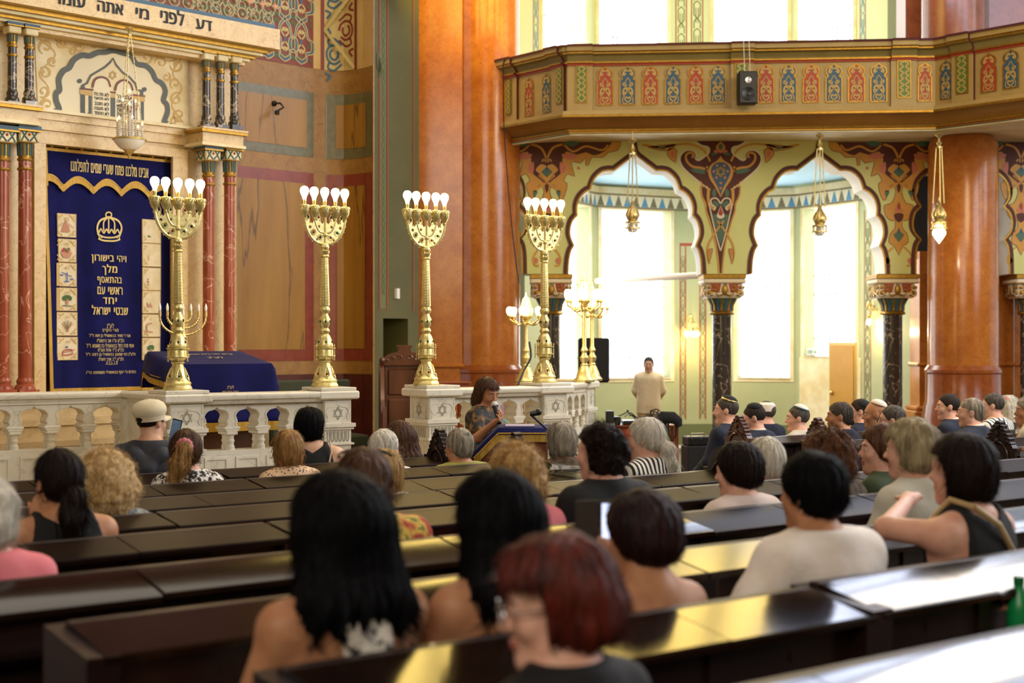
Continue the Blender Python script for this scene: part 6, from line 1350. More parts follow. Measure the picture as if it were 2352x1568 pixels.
# ---------------------------------------------------------------- people: fields and surfaces
rng = np.random.RandomState(5); LAT = rng.rand(32, 32, 32).astype(np.float32)
def vnoise(x, y, z, f):
    x, y, z = x*f, y*f, z*f; i, j, k = np.floor(x).astype(int), np.floor(y).astype(int), np.floor(z).astype(int)
    u, v, w_ = x-i, y-j, z-k; u = u*u*(3-2*u); v = v*v*(3-2*v); w_ = w_*w_*(3-2*w_); r = 0
    for a in (0, 1):
        for b_ in (0, 1):
            for c in (0, 1): r = r+LAT[(i+a) % 32, (j+b_) % 32, (k+c) % 32]*(u if a else 1-u)*(v if b_ else 1-v)*(w_ if c else 1-w_)
    return r*2-1
class Field:
    """signed distance grid assembled from blended rounded shapes"""
    def __init__(s, lo, hi, h):
        s.lo = np.array(lo, np.float32); s.h = h; s.n = np.maximum(4, np.ceil((np.array(hi)-s.lo)/h).astype(int)+1)
        s.D = np.full(tuple(s.n), 1.0, np.float32)
    def win(s, lo, hi):
        a = np.clip(np.floor((np.array(lo)-s.lo)/s.h).astype(int), 0, s.n); b = np.clip(np.ceil((np.array(hi)-s.lo)/s.h).astype(int)+1, 0, s.n)
        if np.any(b <= a): return None, None
        g = [s.lo[i]+s.h*np.arange(a[i], b[i], dtype=np.float32) for i in range(3)]
        return tuple(slice(a[i], b[i]) for i in range(3)), np.meshgrid(*g, indexing='ij')
    def blend(s, sl, d, k, sub=False):
        D = s.D[sl]
        if sub: d = -d; h = np.clip(.5-.5*(d-D)/k, 0, 1) if False else np.clip(.5-.5*(D-d)/k, 0, 1); s.D[sl] = D*(1-h)+d*h+k*h*(1-h)
        elif k <= 0: s.D[sl] = np.minimum(D, d)
        else: h = np.clip(.5+.5*(d-D)/k, 0, 1); s.D[sl] = d*(1-h)+D*h-k*h*(1-h)
    def cap(s, a, b, ra, rb, k=.03, t=0, sub=False):
        a, b = np.array(a, float), np.array(b, float); r = max(ra, rb)+t+.05
        sl, g = s.win(np.minimum(a, b)-r, np.maximum(a, b)+r)
        if sl is None: return
        ab = b-a; L = ab.dot(ab) or 1e-9
        u = np.clip(((g[0]-a[0])*ab[0]+(g[1]-a[1])*ab[1]+(g[2]-a[2])*ab[2])/L, 0, 1)
        d = np.sqrt((g[0]-a[0]-u*ab[0])**2+(g[1]-a[1]-u*ab[1])**2+(g[2]-a[2]-u*ab[2])**2)-(ra+(rb-ra)*u)-t
        s.blend(sl, d, k, sub)
    def ell(s, c, r, R=None, k=.03, t=0, sub=False):
        c = np.array(c, float); r = np.array(r, float)+t; m = r.max()+.05
        sl, g = s.win(c-m, c+m)
        if sl is None: return
        p = [g[i]-c[i] for i in range(3)]
        if R is not None: p = [sum(R[j][i]*p[j] for j in range(3)) for i in range(3)]
        q0 = np.sqrt(sum((p[i]/r[i])**2 for i in range(3))); q1 = np.sqrt(sum((p[i]/(r[i]*r[i]))**2 for i in range(3)))
        s.blend(sl, q0*(q0-1)/np.maximum(q1, 1e-6), k, sub)
    def grid(s): return np.meshgrid(*[s.lo[i]+s.h*np.arange(s.n[i], dtype=np.float32) for i in range(3)], indexing='ij')
    def mesh(s):
        D = s.D.copy(); D[0], D[-1] = 1, 1; D[:, 0], D[:, -1] = 1, 1; D[:, :, 0], D[:, :, -1] = 1, 1
        I = D < 0; nx, ny, nz = (x-1 for x in D.shape)
        cnt = np.zeros((nx, ny, nz), np.float32); acc = [np.zeros((nx, ny, nz), np.float32) for _ in range(3)]
        sh = lambda A, o: A[o[0]:o[0]+nx, o[1]:o[1]+ny, o[2]:o[2]+nz]
        for ax in range(3):
            o1, o2 = [i for i in range(3) if i != ax]
            for p in (0, 1):
                for q in (0, 1):
                    oa = [0, 0, 0]; oa[o1] = p; oa[o2] = q; ob = list(oa); ob[ax] = 1
                    da, db = sh(D, oa), sh(D, ob); x = (da < 0) != (db < 0)
                    t = np.where(x, da/np.where(x, da-db, 1), 0); cnt += x
                    for i in range(3): acc[i] += np.where(x, (t if i == ax else oa[i]), 0)
        act = cnt > 0; idx = np.full(act.shape, -1, np.int64); idx[act] = np.arange(act.sum())
        ii = np.argwhere(act); V = np.stack([acc[i][act]/cnt[act]+ii[:, i] for i in range(3)], 1)*s.h+s.lo
        Q = []
        for ax in range(3):
            o1, o2 = (ax+1) % 3, (ax+2) % 3
            a = [slice(1, -1)]*3; a[ax] = slice(0, -1); b = [slice(1, -1)]*3; b[ax] = slice(1, None)
            A, B = I[tuple(a)], I[tuple(b)]; x = np.argwhere(A != B); base = x.copy(); base[:, o1] += 1; base[:, o2] += 1
            fl = A[tuple(x.T)]
            def cell(d1, d2): c = base.copy(); c[:, o1] -= d1; c[:, o2] -= d2; return idx[tuple(c.T)]
            q = np.stack([cell(1, 1), cell(0, 1), cell(0, 0), cell(1, 0)], 1); q[~fl] = q[~fl][:, ::-1]; Q.append(q)
        Q = np.concatenate(Q); return V, Q[(Q >= 0).all(1)]
def relax(V, Q, it=1):
    for _ in range(it):                                 # light relaxation
        acc = np.zeros_like(V); n = np.zeros(len(V))
        for i in range(4):
            for j in (1, 3): np.add.at(acc, Q[:, i], V[Q[:, (i+j) % 4]]); np.add.at(n, Q[:, i], 1)
        V = V*.45+.55*acc/np.maximum(n, 1)[:, None]
    return V
def strands(V, Q, n, L, curly, seed, crown, wd=.0016, ok=None):
    """fine locks lying on (or springing from) the hair surface, as tapering ribbons"""
    r = np.random.RandomState(seed+1); fn = np.cross(V[Q[:, 2]]-V[Q[:, 0]], V[Q[:, 3]]-V[Q[:, 1]]); N = np.zeros_like(V)
    for i in range(4): np.add.at(N, Q[:, i], fn)
    N /= np.maximum(np.linalg.norm(N, axis=1), 1e-9)[:, None]
    k = r.choice(ok if ok is not None and len(ok) else np.arange(len(V)), n); p, nn = V[k], N[k]; dn = np.array((0, 0, -1.0)); rad = p-crown; rad[:, 2] = 0; rad /= np.maximum(np.linalg.norm(rad, axis=1), 1e-6)[:, None]
    t = dn+.7*rad+.25*r.randn(n, 3); t -= nn*(t*nn).sum(1)[:, None]; t /= np.maximum(np.linalg.norm(t, axis=1), 1e-6)[:, None]; b_ = np.cross(nn, t)
    K = 6; LL = L*(.5+r.rand(n)); out = []; ph = r.rand(n)*6.28
    for j in range(K):
        s_ = (LL*j/(K-1))[:, None]
        if curly: a = ph+j*1.5; q = p-nn*.006+nn*s_*.75+(t*np.cos(a)[:, None]+b_*np.sin(a)[:, None])*(.003+.006*j/K)
        else: q = p+nn*.0012+t*s_-nn*(s_**2)/.24+nn*(.0035*j/K)*r.rand(n)[:, None]
        out.append(q)
    Vn, Qn = [], []; w0 = len(V)
    for j in range(K):
        w_ = wd*(1-.8*j/(K-1)); Vn += [out[j]-b_*w_, out[j]+b_*w_]
    for j in range(K-1): i = np.arange(n); Qn.append(np.stack([w0+2*j*n+i, w0+(2*j+1)*n+i, w0+(2*j+3)*n+i, w0+(2*j+2)*n+i], 1))
    return np.concatenate([V]+Vn), np.concatenate([Q]+Qn)
def np_mesh(name, V, Q, mats, parent, midx=None, smooth_it=1):
    V = relax(V, Q, smooth_it)
    me = bpy.data.meshes.new(name); me.vertices.add(len(V)); me.vertices.foreach_set('co', V.astype(np.float32).ravel())
    me.loops.add(Q.size); me.loops.foreach_set('vertex_index', Q.ravel().astype(np.int32)); me.polygons.add(len(Q))
    me.polygons.foreach_set('loop_start', np.arange(0, Q.size, 4, dtype=np.int32)); me.polygons.foreach_set('use_smooth', np.ones(len(Q), bool))
    for m in mats: me.materials.append(m)
    if midx is not None: me.polygons.foreach_set('material_index', midx.astype(np.int32))
    me.update(calc_edges=True); me.validate()
    o = bpy.data.objects.new(name, me); C.objects.link(o); o.parent = parent; return o
def rot(yaw, pitch=0, roll=0):
    return np.array((Matrix.Rotation(math.radians(yaw), 3, 'Z') @ Matrix.Rotation(math.radians(pitch), 3, 'X') @ Matrix.Rotation(math.radians(roll), 3, 'Y')))
def skin(name, c, c2=None): return mat(name, c, .5, col2=c2 or c, scale=14, sss=.12, spec=.35)
def hairm(name, c, c2, rough=.55, f=1, sp=.3): return mat(name, c, rough, col2=c2, scale=38*f, stretch=(1, 1, .12), bump=.6, bscale=70*f, spec=sp)
MT.update(
 sk_fair=skin('fair_skin', '#d6aa8c', '#c8977a'), sk_tan=skin('tanned_skin', '#c08a66', '#b07854'), sk_pink=skin('pinkish_skin', '#e2b29a', '#d69d86'), sk_pale=skin('pale_skin', '#e2c2aa', '#d5ae94'),
 lips=mat('lips', '#b4675a', .4), eyew=mat('eye_white', '#e9e4dc', .2), iris=mat('dark_iris', '#2c1c12', .1),
 h_black=hairm('black_hair', '#070608', '#0b0a0d', .6, 1, .08), h_dark=hairm('dark_brown_hair', '#140b08', '#1e110c', .55, 1, .15), h_brown=hairm('brown_hair', '#3a2212', '#5a3820'), h_red=hairm('dark_red_hair', '#3a120c', '#6e2618', .5), h_auburn=hairm('auburn_black_hair', '#170708', '#2a0c0a', .55, 1, .25),
 h_blond=hairm('blond_hair', '#8a6332', '#c9a56a'), h_pblond=hairm('pale_curly_blond_hair', '#b08a50', '#dcc091', .6), h_streak=hairm('streaked_blond_hair', '#6b4522', '#b98d52'), h_grey=hairm('grey_hair', '#6f6658', '#b5aa98'), h_ash=hairm('ash_blond_grey_hair', '#77694c', '#c0b08a'), h_white=hairm('white_hair', '#b9b1a0', '#e6e0d2'), h_curlbr=hairm('curly_brown_hair', '#3c2110', '#6e4322', .55), h_short=hairm('dark_grey_short_hair', '#2a2420', '#5e554c', .6, 2), h_stub=hairm('cropped_dark_hair', '#1a120e', '#33261e', .7, 2),
 c_black=mat('black_cloth', '#0c0c0f', .85), c_navy=mat('navy_suit_cloth', '#141b31', .8, col2='#182038', scale=20), c_navyt=mat('navy_cotton', '#10162a', .85), c_charcoal=mat('dark_grey_jacket', '#2a2c33', .75, col2='#34363e', scale=8), c_white=mat('white_cotton', '#ece2d8', .8, col2='#e2d4c6', scale=6), c_cream=mat('cream_shirt', '#efdcb8', .8, col2='#e8d2aa', scale=4), c_blush=mat('pale_blush_blouse', '#efe6de', .75, col2='#e4d6ca', scale=7, bump=.3), c_pinkw=mat('pinkish_white_knit', '#dcc8c0', .85), c_pink=mat('pink_cotton', '#d9747c', .8), c_green=mat('dark_green_cotton', '#3c4a2c', .8), c_lime=mat('olive_lime_shirt', '#9a9642', .8, col2='#8a8636', scale=30), c_grey=mat('pale_grey_knit', '#c9c4b4', .85), c_brownt=mat('brown_printed_top', '#3c2c20', .8, col2='#5c4630', scale=26, kind='voronoi'), c_red=mat('red_cotton', '#b8251c', .8), c_beige=mat('beige_trousers', '#cdb184', .8), c_trousers=mat('dark_trousers', '#1a1a20', .85),
 c_bwstripe=mat('black_white_striped_cloth', '#101012', .8, col2='#efe9dd', scale=11, kind='stripe', lo=.45, hi=.55), c_bwstripe2=mat('white_fine_striped_cloth', '#eee8de', .8, col2='#26262a', scale=14, kind='stripe', lo=.6, hi=.7, stretch=(.5, .5, 1.6)), c_leopard=mat('leopard_print_cloth', '#1a120e', .8, col2='#d9b48e', scale=62, kind='voronoi', lo=.28, hi=.36), c_bwprint=mat('black_white_print_cloth', '#0e0e10', .8, col2='#e6ded2', scale=40, lo=.47, hi=.52), c_floral=mat('yellow_floral_cloth', '#d6b048', .8, col2='#a32f24', scale=14, lo=.45, hi=.6), c_plaid=mat('teal_rust_plaid_cloth', '#1f3a38', .8, col2='#8a3f1c', scale=18, kind='cells', lo=.4, hi=.6), c_flgrey=mat('striped_grey_cloth', '#d9d6cf', .8, col2='#34343a', scale=22, kind='stripe', lo=.45, hi=.55, stretch=(.2, .2, 1.5)), c_dress=mat('brown_teal_print_dress', '#15110c', .75, col2='#6b4a1e', scale=13, kind='noise', lo=.46, hi=.54), c_halter=mat('white_black_floral_cloth', '#e5ddce', .8, col2='#17130f', scale=26, lo=.52, hi=.56), c_olive=mat('olive_green_cloth', '#5c5a3a', .8), c_bluedot=mat('blue_printed_cloth', '#2a4666', .8, col2='#b9b7a2', scale=24))
def third(m, pos, col):
    r = next(n for n in m.node_tree.nodes if n.type == 'VALTORGB'); e = r.color_ramp.elements.new(pos); e.color = (*lin(col), 1)
third(MT['c_dress'], .62, '#1f8a8c'); third(MT['c_dress'], .58, '#8a6428'); third(MT['c_floral'], .38, '#5b6a2a')
def hand(F_, w, d, up, side, cl, t=0, s=1.0):
    """palm with four bent fingers and a side thumb; d pointing, up = back of the hand, cl curl 0..1"""
    d = Vector(d).normalized(); up = Vector(up); up = (up-d*up.dot(d)).normalized(); x = d.cross(up)*side; w = Vector(w); A = lambda v: tuple(v)
    pc_ = w+d*.045*s; F_.cap(A(w), A(w+d*.075*s+x*.018*s), .024*s, .02*s, .02, t); F_.cap(A(w+d*.02*s-x*.01*s), A(w+d*.075*s-x*.022*s), .022*s, .018*s, .02, t)
    for i, (o, L) in enumerate(((.032, .068), (.011, .076), (-.010, .071), (-.030, .056))):
        p = w+d*(.082-.004*abs(i-1))*s+x*o*s; q = p; ang = cl*.5
        for j, f in enumerate((.45, .32, .23)):
            ang += cl*(.55 if j else .2); v = d*math.cos(ang)-up*math.sin(ang); e = q+v*L*f*s; F_.cap(A(q), A(e), (.0092-.0007*j)*s, (.0088-.0008*j)*s, .004, t); q = e
    p = w+d*.025*s+x*.03*s; v = (d*.75+x*.65-up*.25*cl).normalized(); q = p+v*.035*s; F_.cap(A(p), A(q), .012*s, .0105*s, .012, t); v = (d*.9+x*.25-up*.6*cl).normalized(); F_.cap(A(q), A(q+v*.03*s), .010*s, .008*s, .004, t)
HEADC = (0, .03, 1.235)
def head_field(F_, hc, R, k0=.03, sc=1.0, stout=0):
    T = lambda p: tuple(np.array(hc)+R @ (np.array(p)*sc)); e = lambda c, r, k=.02, sub=False: F_.ell(T(c), tuple(np.array(r)*sc), R, k, 0, sub); c = lambda a, b, ra, rb, k=.015: F_.cap(T(a), T(b), ra*sc, rb*sc, k)
    e((0, -.012, .03), (.075, .094, .085), k0); e((0, .022, -.035), (.057+stout, .066, .085), .03)
    c((-.046-stout, .0, -.068), (0, .058, -.102), .02, .019, .03); c((.046+stout, .0, -.068), (0, .058, -.102), .02, .019, .03); e((0, .066, -.1), (.02, .018, .018), .02)
    for g in (1, -1): e((g*.038, .062, -.03), (.02, .018, .02), .025)
    c((-.034, .078, .022), (.034, .078, .022), .011, .011, .018); c((0, .082, .012), (0, .106, -.028), .008, .0125, .012)
    for g in (1, -1): e((g*.011, .098, -.033), (.009, .01, .008), .008); e((g*.031, .101, .002), (.015, .014, .011), .012, True); e((g*.031, .0755, .002), (.0135, .0125, .0125), .004)
    c((-.019, .083, -.062), (0, .091, -.060), .005, .0065, .006); c((.019, .083, -.062), (0, .091, -.060), .005, .0065, .006); c((-.017, .083, -.071), (.017, .083, -.071), .006, .006, .008); e((0, .09, -.0715), (.012, .006, .006), .006)
    for g in (1, -1): e((g*.077, -.006, -.008), (.010, .019, .031), .008); e((g*.086, .0, -.006), (.006, .009, .018), .006, True)
def hair_obj(root, kind, m, hc, R, sc=1.0, h=.0065, ln=.3, big=0, seed=0, part=0, bangs=False, tail=None, ztail=0, low0=None):
    """hair shells in head space"""
    T = lambda p: tuple(np.array(hc)+R @ (np.array(p)*sc)); lo = np.array(hc)-(.24+big); hi = np.array(hc)+(.24+big); lo[2] -= ln if kind in ('long', 'tail') else .0
    Fd = Field(lo, hi, h); e = lambda c, r, k=.03, sub=False: Fd.ell(T(c), tuple(np.array(r)*sc), R, k, 0, sub); c = lambda a, b, ra, rb, k=.03: Fd.cap(T(a), T(b), ra*sc, rb*sc, k)
    g = big; cutn, cutd, low = (.825, -.565), .036, -.07
    if kind in ('short', 'crop', 'pony', 'lowpony', 'bun', 'tied'):
        q = .004 if kind == 'crop' else .012; e((0, -.013, .031), (.075+q+g, .094+q+g, .086+q+g))
        if kind != 'crop': e((0, -.05, -.02), (.066+g, .06+g, .06), .03)
        low = -.055 if kind == 'crop' else -.075; cutd = .026 if kind == 'crop' else cutd
    if kind == 'bald': e((0, -.018, .0), (.081, .1, .06)); low = -.05
    if kind == 'bob': e((0, -.013, .034), (.088+g, .107+g, .093+g)); e((0, -.025, -.03), (.09+g, .093+g, .1+g*.5), .04); low = -.105-g*.3; cutd = .044
    if kind == 'volume': e((0, -.012, .04), (.092+g, .112+g, .1+g)); e((0, -.03, -.02), (.088+g, .1+g, .09), .04); low = -.085; cutd = .045
    if kind == 'curly': e((0, -.018, .03), (.1+g, .118+g, .105+g)); e((0, -.03, -.045), (.1+g, .105+g, .085+g*.6), .05); low = -.13-g*.4; cutd = .05
    if kind == 'long':
        e((0, -.014, .035), (.09+g, .109+g, .094+g)); 
        for x in (-.055, -.02, .02, .055): c((x, -.05, 0), (x*(1.5+g*3), -.085-.01*abs(x), -.10-ln*.55), .055+g*.5, .05+g*.5, .04); c((x*(1.5+g*3), -.085, -.1-ln*.55), (x*1.4, -.085, -.13-ln), .05+g*.5, .022, .04)
        for s_ in (1, -1): c((s_*.07, .0, .0), (s_*.085, -.01, -.14), .03+g*.3, .03, .04)
        low = -9; cutd = .05
    if kind == 'tail':
        z0 = ztail; c((0, -.10, z0), (0, -.128, z0-.02), .024, .034, .02); c((0, -.128, z0-.02), (part*.3, -.125, z0-.10), .036+g, .046+g, .03); c((part*.3, -.125, z0-.10), (part*.8, -.112, z0-ln*.75), .046+g, .036+g, .03); c((part*.8, -.112, z0-ln*.75), (part, -.105, z0-ln), .034+g, .012, .03)
    if kind in ('bun',): e((0, -.1, .02), (.045, .04, .045), .02)
    if low0: low = low0; e((0, -.035, -.09), (.088, .075, .085), .04)
    X_, Y_, Z_ = Fd.grid(); p = [X_-hc[0], Y_-hc[1], Z_-hc[2]]; q = [sum(R[j][i]*p[j] for j in range(3))/sc for i in range(3)]
    D = Fd.D; az = np.arctan2(q[0], -q[1]-.0); nz = vnoise(q[0]+seed, q[1]+.37*seed, q[2]*.35, 22)
    if kind == 'curly': D += .011*vnoise(q[0]+seed, q[1], q[2], 38)+.007*vnoise(q[0], q[1]+seed, q[2], 85)+.012*vnoise(q[0], q[1], q[2]+seed, 14)
    elif kind in ('crop', 'bald'): D += .0012*vnoise(q[0], q[1], q[2], 120)
    else:
        D += .0028*np.sin(az*26+3.5*nz)+.0032*nz+.0022*np.sin(az*61+5*nz)
        if kind == 'volume': D += .006*vnoise(q[0], q[1]+seed, q[2], 24)
        if kind in ('long', 'tail'): D += np.clip(-q[2]-.12, 0, .14)*.16*(np.sin(az*17+4*nz)+.6*np.sin(az*37+seed)+.2)
    if kind == 'tail': D += .004*np.sin(q[0]*330+3*nz)
    elif kind != 'none':
        fc = cutn[0]*q[1]+cutn[1]*q[2]-cutd*1-(.012 if bangs else 0)
        if kind == 'long' or kind == 'bob' or kind == 'curly' or kind == 'volume': fc = np.maximum(fc, -9) if False else np.where(q[2] > .055+.0*q[0], q[1]-.10 if bangs else fc, q[1]-(.026 if bangs else .018)-(.25 if bangs else .6)*np.maximum(0, q[2])+(.0 if bangs else .010)*(np.abs(q[0]) > .07))
        face = fc+.004*nz
        tmask = np.zeros_like(D, bool) if kind not in ('long',) else (q[1] < -.06)
        Dc = np.maximum(D, face); lowcut = low-q[2]+.008*nz
        D = np.where(tmask, D, np.maximum(Dc, lowcut))
        if kind == 'bald': D = np.maximum(D, q[2]-.04-.3*np.maximum(0, -q[1]))
    Fd.D = D.astype(np.float32); V, Q = Fd.mesh()
    if len(V) == 0: return None
    V = relax(V, Q, 1); ns = int(len(V)*(.55 if kind == 'curly' else .5)) if kind not in ('crop', 'bald') else 0
    hv = (V-np.array(hc)) @ R/sc; ok = np.where((hv[:, 1] < (.085 if bangs else .03)) | (hv[:, 2] > (.06 if bangs else .095)))[0]
    if ns: V, Q = strands(V, Q, min(ns, 5200), .035 if kind == 'curly' else .032 if kind in ('short', 'tied') or bangs else .06, kind == 'curly', seed, np.array(hc)+R @ np.array((0, -.03, .05)), .0010 if kind == 'curly' else .0014, ok)
    if kind in ('pony', 'lowpony'): hair_obj(root, 'tail', MT[tail] if tail else m, hc, R, sc, h, ln, big, seed, part, ztail=.035 if kind == 'pony' else -.035)
    return np_mesh('ponytail' if kind == 'tail' else 'hair', V, Q, [m], root, None, 0)
ARMS = {'lap': ((.225, .05, .79), (.12, .26, .66)), 'fold': ((.225, .02, .80), (-.02, .2, .80)), 'desk': ((.25, .12, .80), (.12, .36, .84)), 'down': ((.24, -.02, .76), (.27, .03, .50))}
def person(label, px, top_y, row=None, off=.22, pos=None, fz=None, yaw=0, head=(0, 0), hair='short', hm='h_dark', top='tee', tm='c_black', sk='sk_fair', stand=False, arms=('lap', 'lap'), face=False, hgt=None, h=.011, wide=1.0, hair_kw=None, head_sc=1.0, collar=None, lean=0, trousers='c_trousers', stout=0, hands=(.5, .5), handup=None, bare_back=False, heading=None):
    if pos is None:
        q = on_row(ROWP[row]+off, px); pos = (q.x, q.y); fz = plat(row)
    rz = (RZP if heading is None else heading)+math.radians(yaw)
    t = empty('person', (pos[0], pos[1], fz), rz, label, 'person'); hk = dict(hair_kw or {})
    zt = zat(top_y, pos[1])-fz; extra = {'crop': .006, 'bald': 0, 'none': 0}.get(hair, .014)+hk.get('big', 0)*(1.0)
    base = 1.345 if not stand else 1.745; zt = hgt or zt-extra
    S = min(1.08, max(.90, zt/base)); dz = zt/S-base
    lift = lambda z: z+dz*min(1, max(0, (z-(.5 if not stand else .05))/(.55 if not stand else .9)))
    so = 0.0 if not stand else .40
    def J(x, y, z):                                      # body joints: upper body shifts for standing, leans forward
        z2 = lift(z+so); y2 = y+lean*max(0, z-.55); return (x*S*wide if abs(x) > .01 and z < 1.12 else x*S, y2*S, z2*S)
    hc0 = np.array(J(*HEADC)); R = rot(head[0], head[1]); hc = hc0
    ts = (('ell', (0, -.005, .58), (.165, .125, .12)), ('ell', (0, .0, .74), (.138, .105, .17)), ('ell', (0, -.005, .92), (.158, .112, .16)))
    sh = [J(g*.160, -.012, 1.025) for g in (1, -1)]; el, wr = [], []
    for i, g in enumerate((1, -1)):
        a = ARMS[arms[i]] if isinstance(arms[i], str) else arms[i]; sgn = g if isinstance(arms[i], str) else 1
        if a[0] == 'w':
            q_ = [Matrix.Rotation(-rz, 3, 'Z') @ (Vector(v)-Vector((pos[0], pos[1], fz))) for v in a[1:3]]; el.append(tuple(q_[0])); wr.append(tuple(q_[1])); continue
        el.append(J(a[0][0]*sgn, a[0][1], a[0][2])); wr.append(J(a[1][0]*sgn, a[1][1], a[1][2]))
    aw_ = np.array(el+wr); lo_ = tuple(np.minimum((-.31, -.27, -.01), aw_.min(0)-(.17, .15, 9))*np.array((1, 1, 0))+np.array((0, 0, -.01)))
    hi_ = tuple(np.maximum((.31, .66 if not stand else .3, hc[2]+.16), aw_.max(0)+.17))
    def torso(Fd, tt=0, shoulders=True):
        for _, c, r in ts: Fd.ell(J(*c), tuple(np.array(r)*S*np.array((wide, wide, 1))), None, .06, tt)
        Fd.cap(J(-.095, -.015, .985), J(.095, -.015, .985), .08*S, .08*S, .06, tt)
        if shoulders: Fd.cap(sh[0], sh[1], .052*S, .052*S, .05, tt); [Fd.cap(J(g*.03, -.02, 1.09), sh[0 if g > 0 else 1], .05*S, .046*S, .04, tt) for g in (1, -1)]; Fd.cap(J(.0, -.02, 1.07), J(0, -.01, 1.09), .07*S, .06*S, .05, tt)
        if stout: Fd.ell(J(0, .05, .72), (.15*S*wide, .13*S, .15*S), None, .06, tt)
    legp = []
    for g in (1, -1):
        hp = J(g*.095, .0, .55)
        kn, ft = ((g*.11, .46*S, .50*S), (g*.11, .43*S, .06)) if not stand else ((g*.10, .01, .50*S), (g*.105, -.02, .07))
        legp.append((hp, kn, ft))
    def legs(Fd, tt=0):
        for hp, kn, ft in legp: Fd.cap(hp, kn, .085*S, .058*S, .05, tt); Fd.cap(kn, ft, .056*S, .038*S, .02, tt)
    Fd = Field(lo_, hi_, h); torso(Fd); legs(Fd)
    for hp, kn, ft in legp: Fd.cap((ft[0], ft[1]-.02, .035), (ft[0], ft[1]+.15, .03), .035, .028, .02)
    for i in range(2):
        Fd.cap(sh[i], el[i], .050*S*(.5+.5*wide), .040*S, .03); Fd.cap(el[i], wr[i], .039*S, .026*S, .02)
        d = np.array(wr[i])-np.array(el[i]); up = (0, 0, 1) if handup is None or handup[i] is None else handup[i]; hand(Fd, wr[i], d, up, 1 if i == 0 else -1, hands[i], 0, S)
    nb = J(0, -.015, 1.07); Fd.cap(nb, tuple(hc+R @ np.array((0, -.022, -.055))), .058*S, .050*S, .03)
    head_field(Fd, hc, R, .03, head_sc, stout*.012)
    V, Q = Fd.mesh(); ctr = V[Q].mean(1); hq = (ctr-hc) @ R/head_sc
    lip = (np.abs(hq[:, 0]) < .023) & (hq[:, 1] > .080) & (np.abs(hq[:, 2]+.066) < .0085)
    np_mesh('body', V, Q, [MT[sk], MT['lips']], t, lip.astype(int))
    # clothing
    up_len = .85 if tm == 'c_cream' else {'tank': 0, 'halter': 0, 'tee': .62, 'short': .35, 'long': 1, 'strap': 0}[top]
    Fc = Field(lo_, hi_, max(h, .011)); tt = .013; torso(Fc, tt, True)
    if stand and tm == 'c_cream': Fc.cap(J(-.05, .0, .98), J(-.07, 0, .46), .125*S, .12*S, .05, tt); Fc.cap(J(.05, .0, .98), J(.07, 0, .46), .125*S, .12*S, .05, tt)
    lerp = lambda a, b_, u: tuple(np.array(a)*(1-u)+np.array(b_)*u)
    for i in range(2):
        if up_len == 1: Fc.cap(sh[i], el[i], .052*S*(.5+.5*wide), .044*S, .03, tt); Fc.cap(el[i], wr[i], .043*S, .032*S, .02, tt)
        elif up_len: Fc.cap(sh[i], lerp(sh[i], el[i], up_len), .052*S*(.5+.5*wide), (.056 if top == 'tee' else .05)*S, .03, tt)
    X_, Y_, Z_ = Fc.grid(); D = Fc.D+.0035*vnoise(X_, Y_, Z_*.5, 13)+.002*vnoise(X_, Y_, Z_, 30)
    zs = J(0, 0, 1.0)[2]
    if tm == 'c_blush': D = D-.012+.010*np.sin(X_*70+3*vnoise(X_, Y_, Z_, 9))*np.clip((zs+.02-Z_)*6, 0, 1)
    if top == 'tank': D = np.maximum(D, np.where(Z_ > zs-.10, np.abs(X_)-(.135-.25*np.maximum(0, Z_-zs))*S*wide, -9)); D = np.maximum(D, np.where(np.abs(X_) < .08, Z_-(zs+.05)-np.abs(X_)*.6, -9))
    if top == 'halter': D = np.maximum(D, np.where(Z_ > zs-.26, np.abs(X_+.0)-.068, -9)); D = np.maximum(D, np.where(Y_ > 0, -9, -9)); D = np.maximum(D, Z_-(zs+.10))
    if top == 'strap': D = np.maximum(D, Z_-(zs-.05))
    D = np.maximum(D, Z_-(J(0, 0, 1.125)[2])); D = np.maximum(D, J(0, 0, .50 if not stand else .44)[2]-Z_)
    Fc.D = D.astype(np.float32); V, Q = Fc.mesh(); np_mesh({'tank': 'sleeveless_top', 'halter': 'halter_top', 'tee': 'shirt', 'short': 'shirt', 'long': 'jacket' if 'suit' in MT[tm].name or 'jacket' in MT[tm].name else 'shirt', 'strap': 'strappy_top'}[top], V, Q, [MT[tm]], t)
    if collar:
        b = MB(); ring = [J(.068*math.cos(a), -.012+.062*math.sin(a), 1.105+.018*max(0, -math.sin(a))) for a in [i*math.pi/10 for i in range(21)]]; b.tube(ring, .017*S, 8, caps=False); b.build('collar', MT[collar], t)
    Fl = Field((-.3, -.2, 0), (.3, .62 if not stand else .25, J(0, 0, .62)[2]), .018); legs(Fl, .014); Fl.ell(J(0, -.005, .56), (.165*S*wide, .125*S, .09*S), None, .05, .012); V, Q = Fl.mesh(); np_mesh('trousers', V, Q, [MT[trousers]], t)
    for hp, kn, ft in legp: b = MB(); b.ball((ft[0], ft[1]+.06, .045), (.047, .135, .045), 0, 12, 8); b.build('shoe', MT['c_black'], t)
    if hair not in ('none',): hair_obj(t, hair, MT[hm], hc, R, head_sc, **{**dict(h=min(h, .0075)), **hk})
    HT = Matrix.Translation(Vector(hc)) @ Matrix([list(r) for r in R]).to_4x4() @ Matrix.Scale(head_sc, 4)
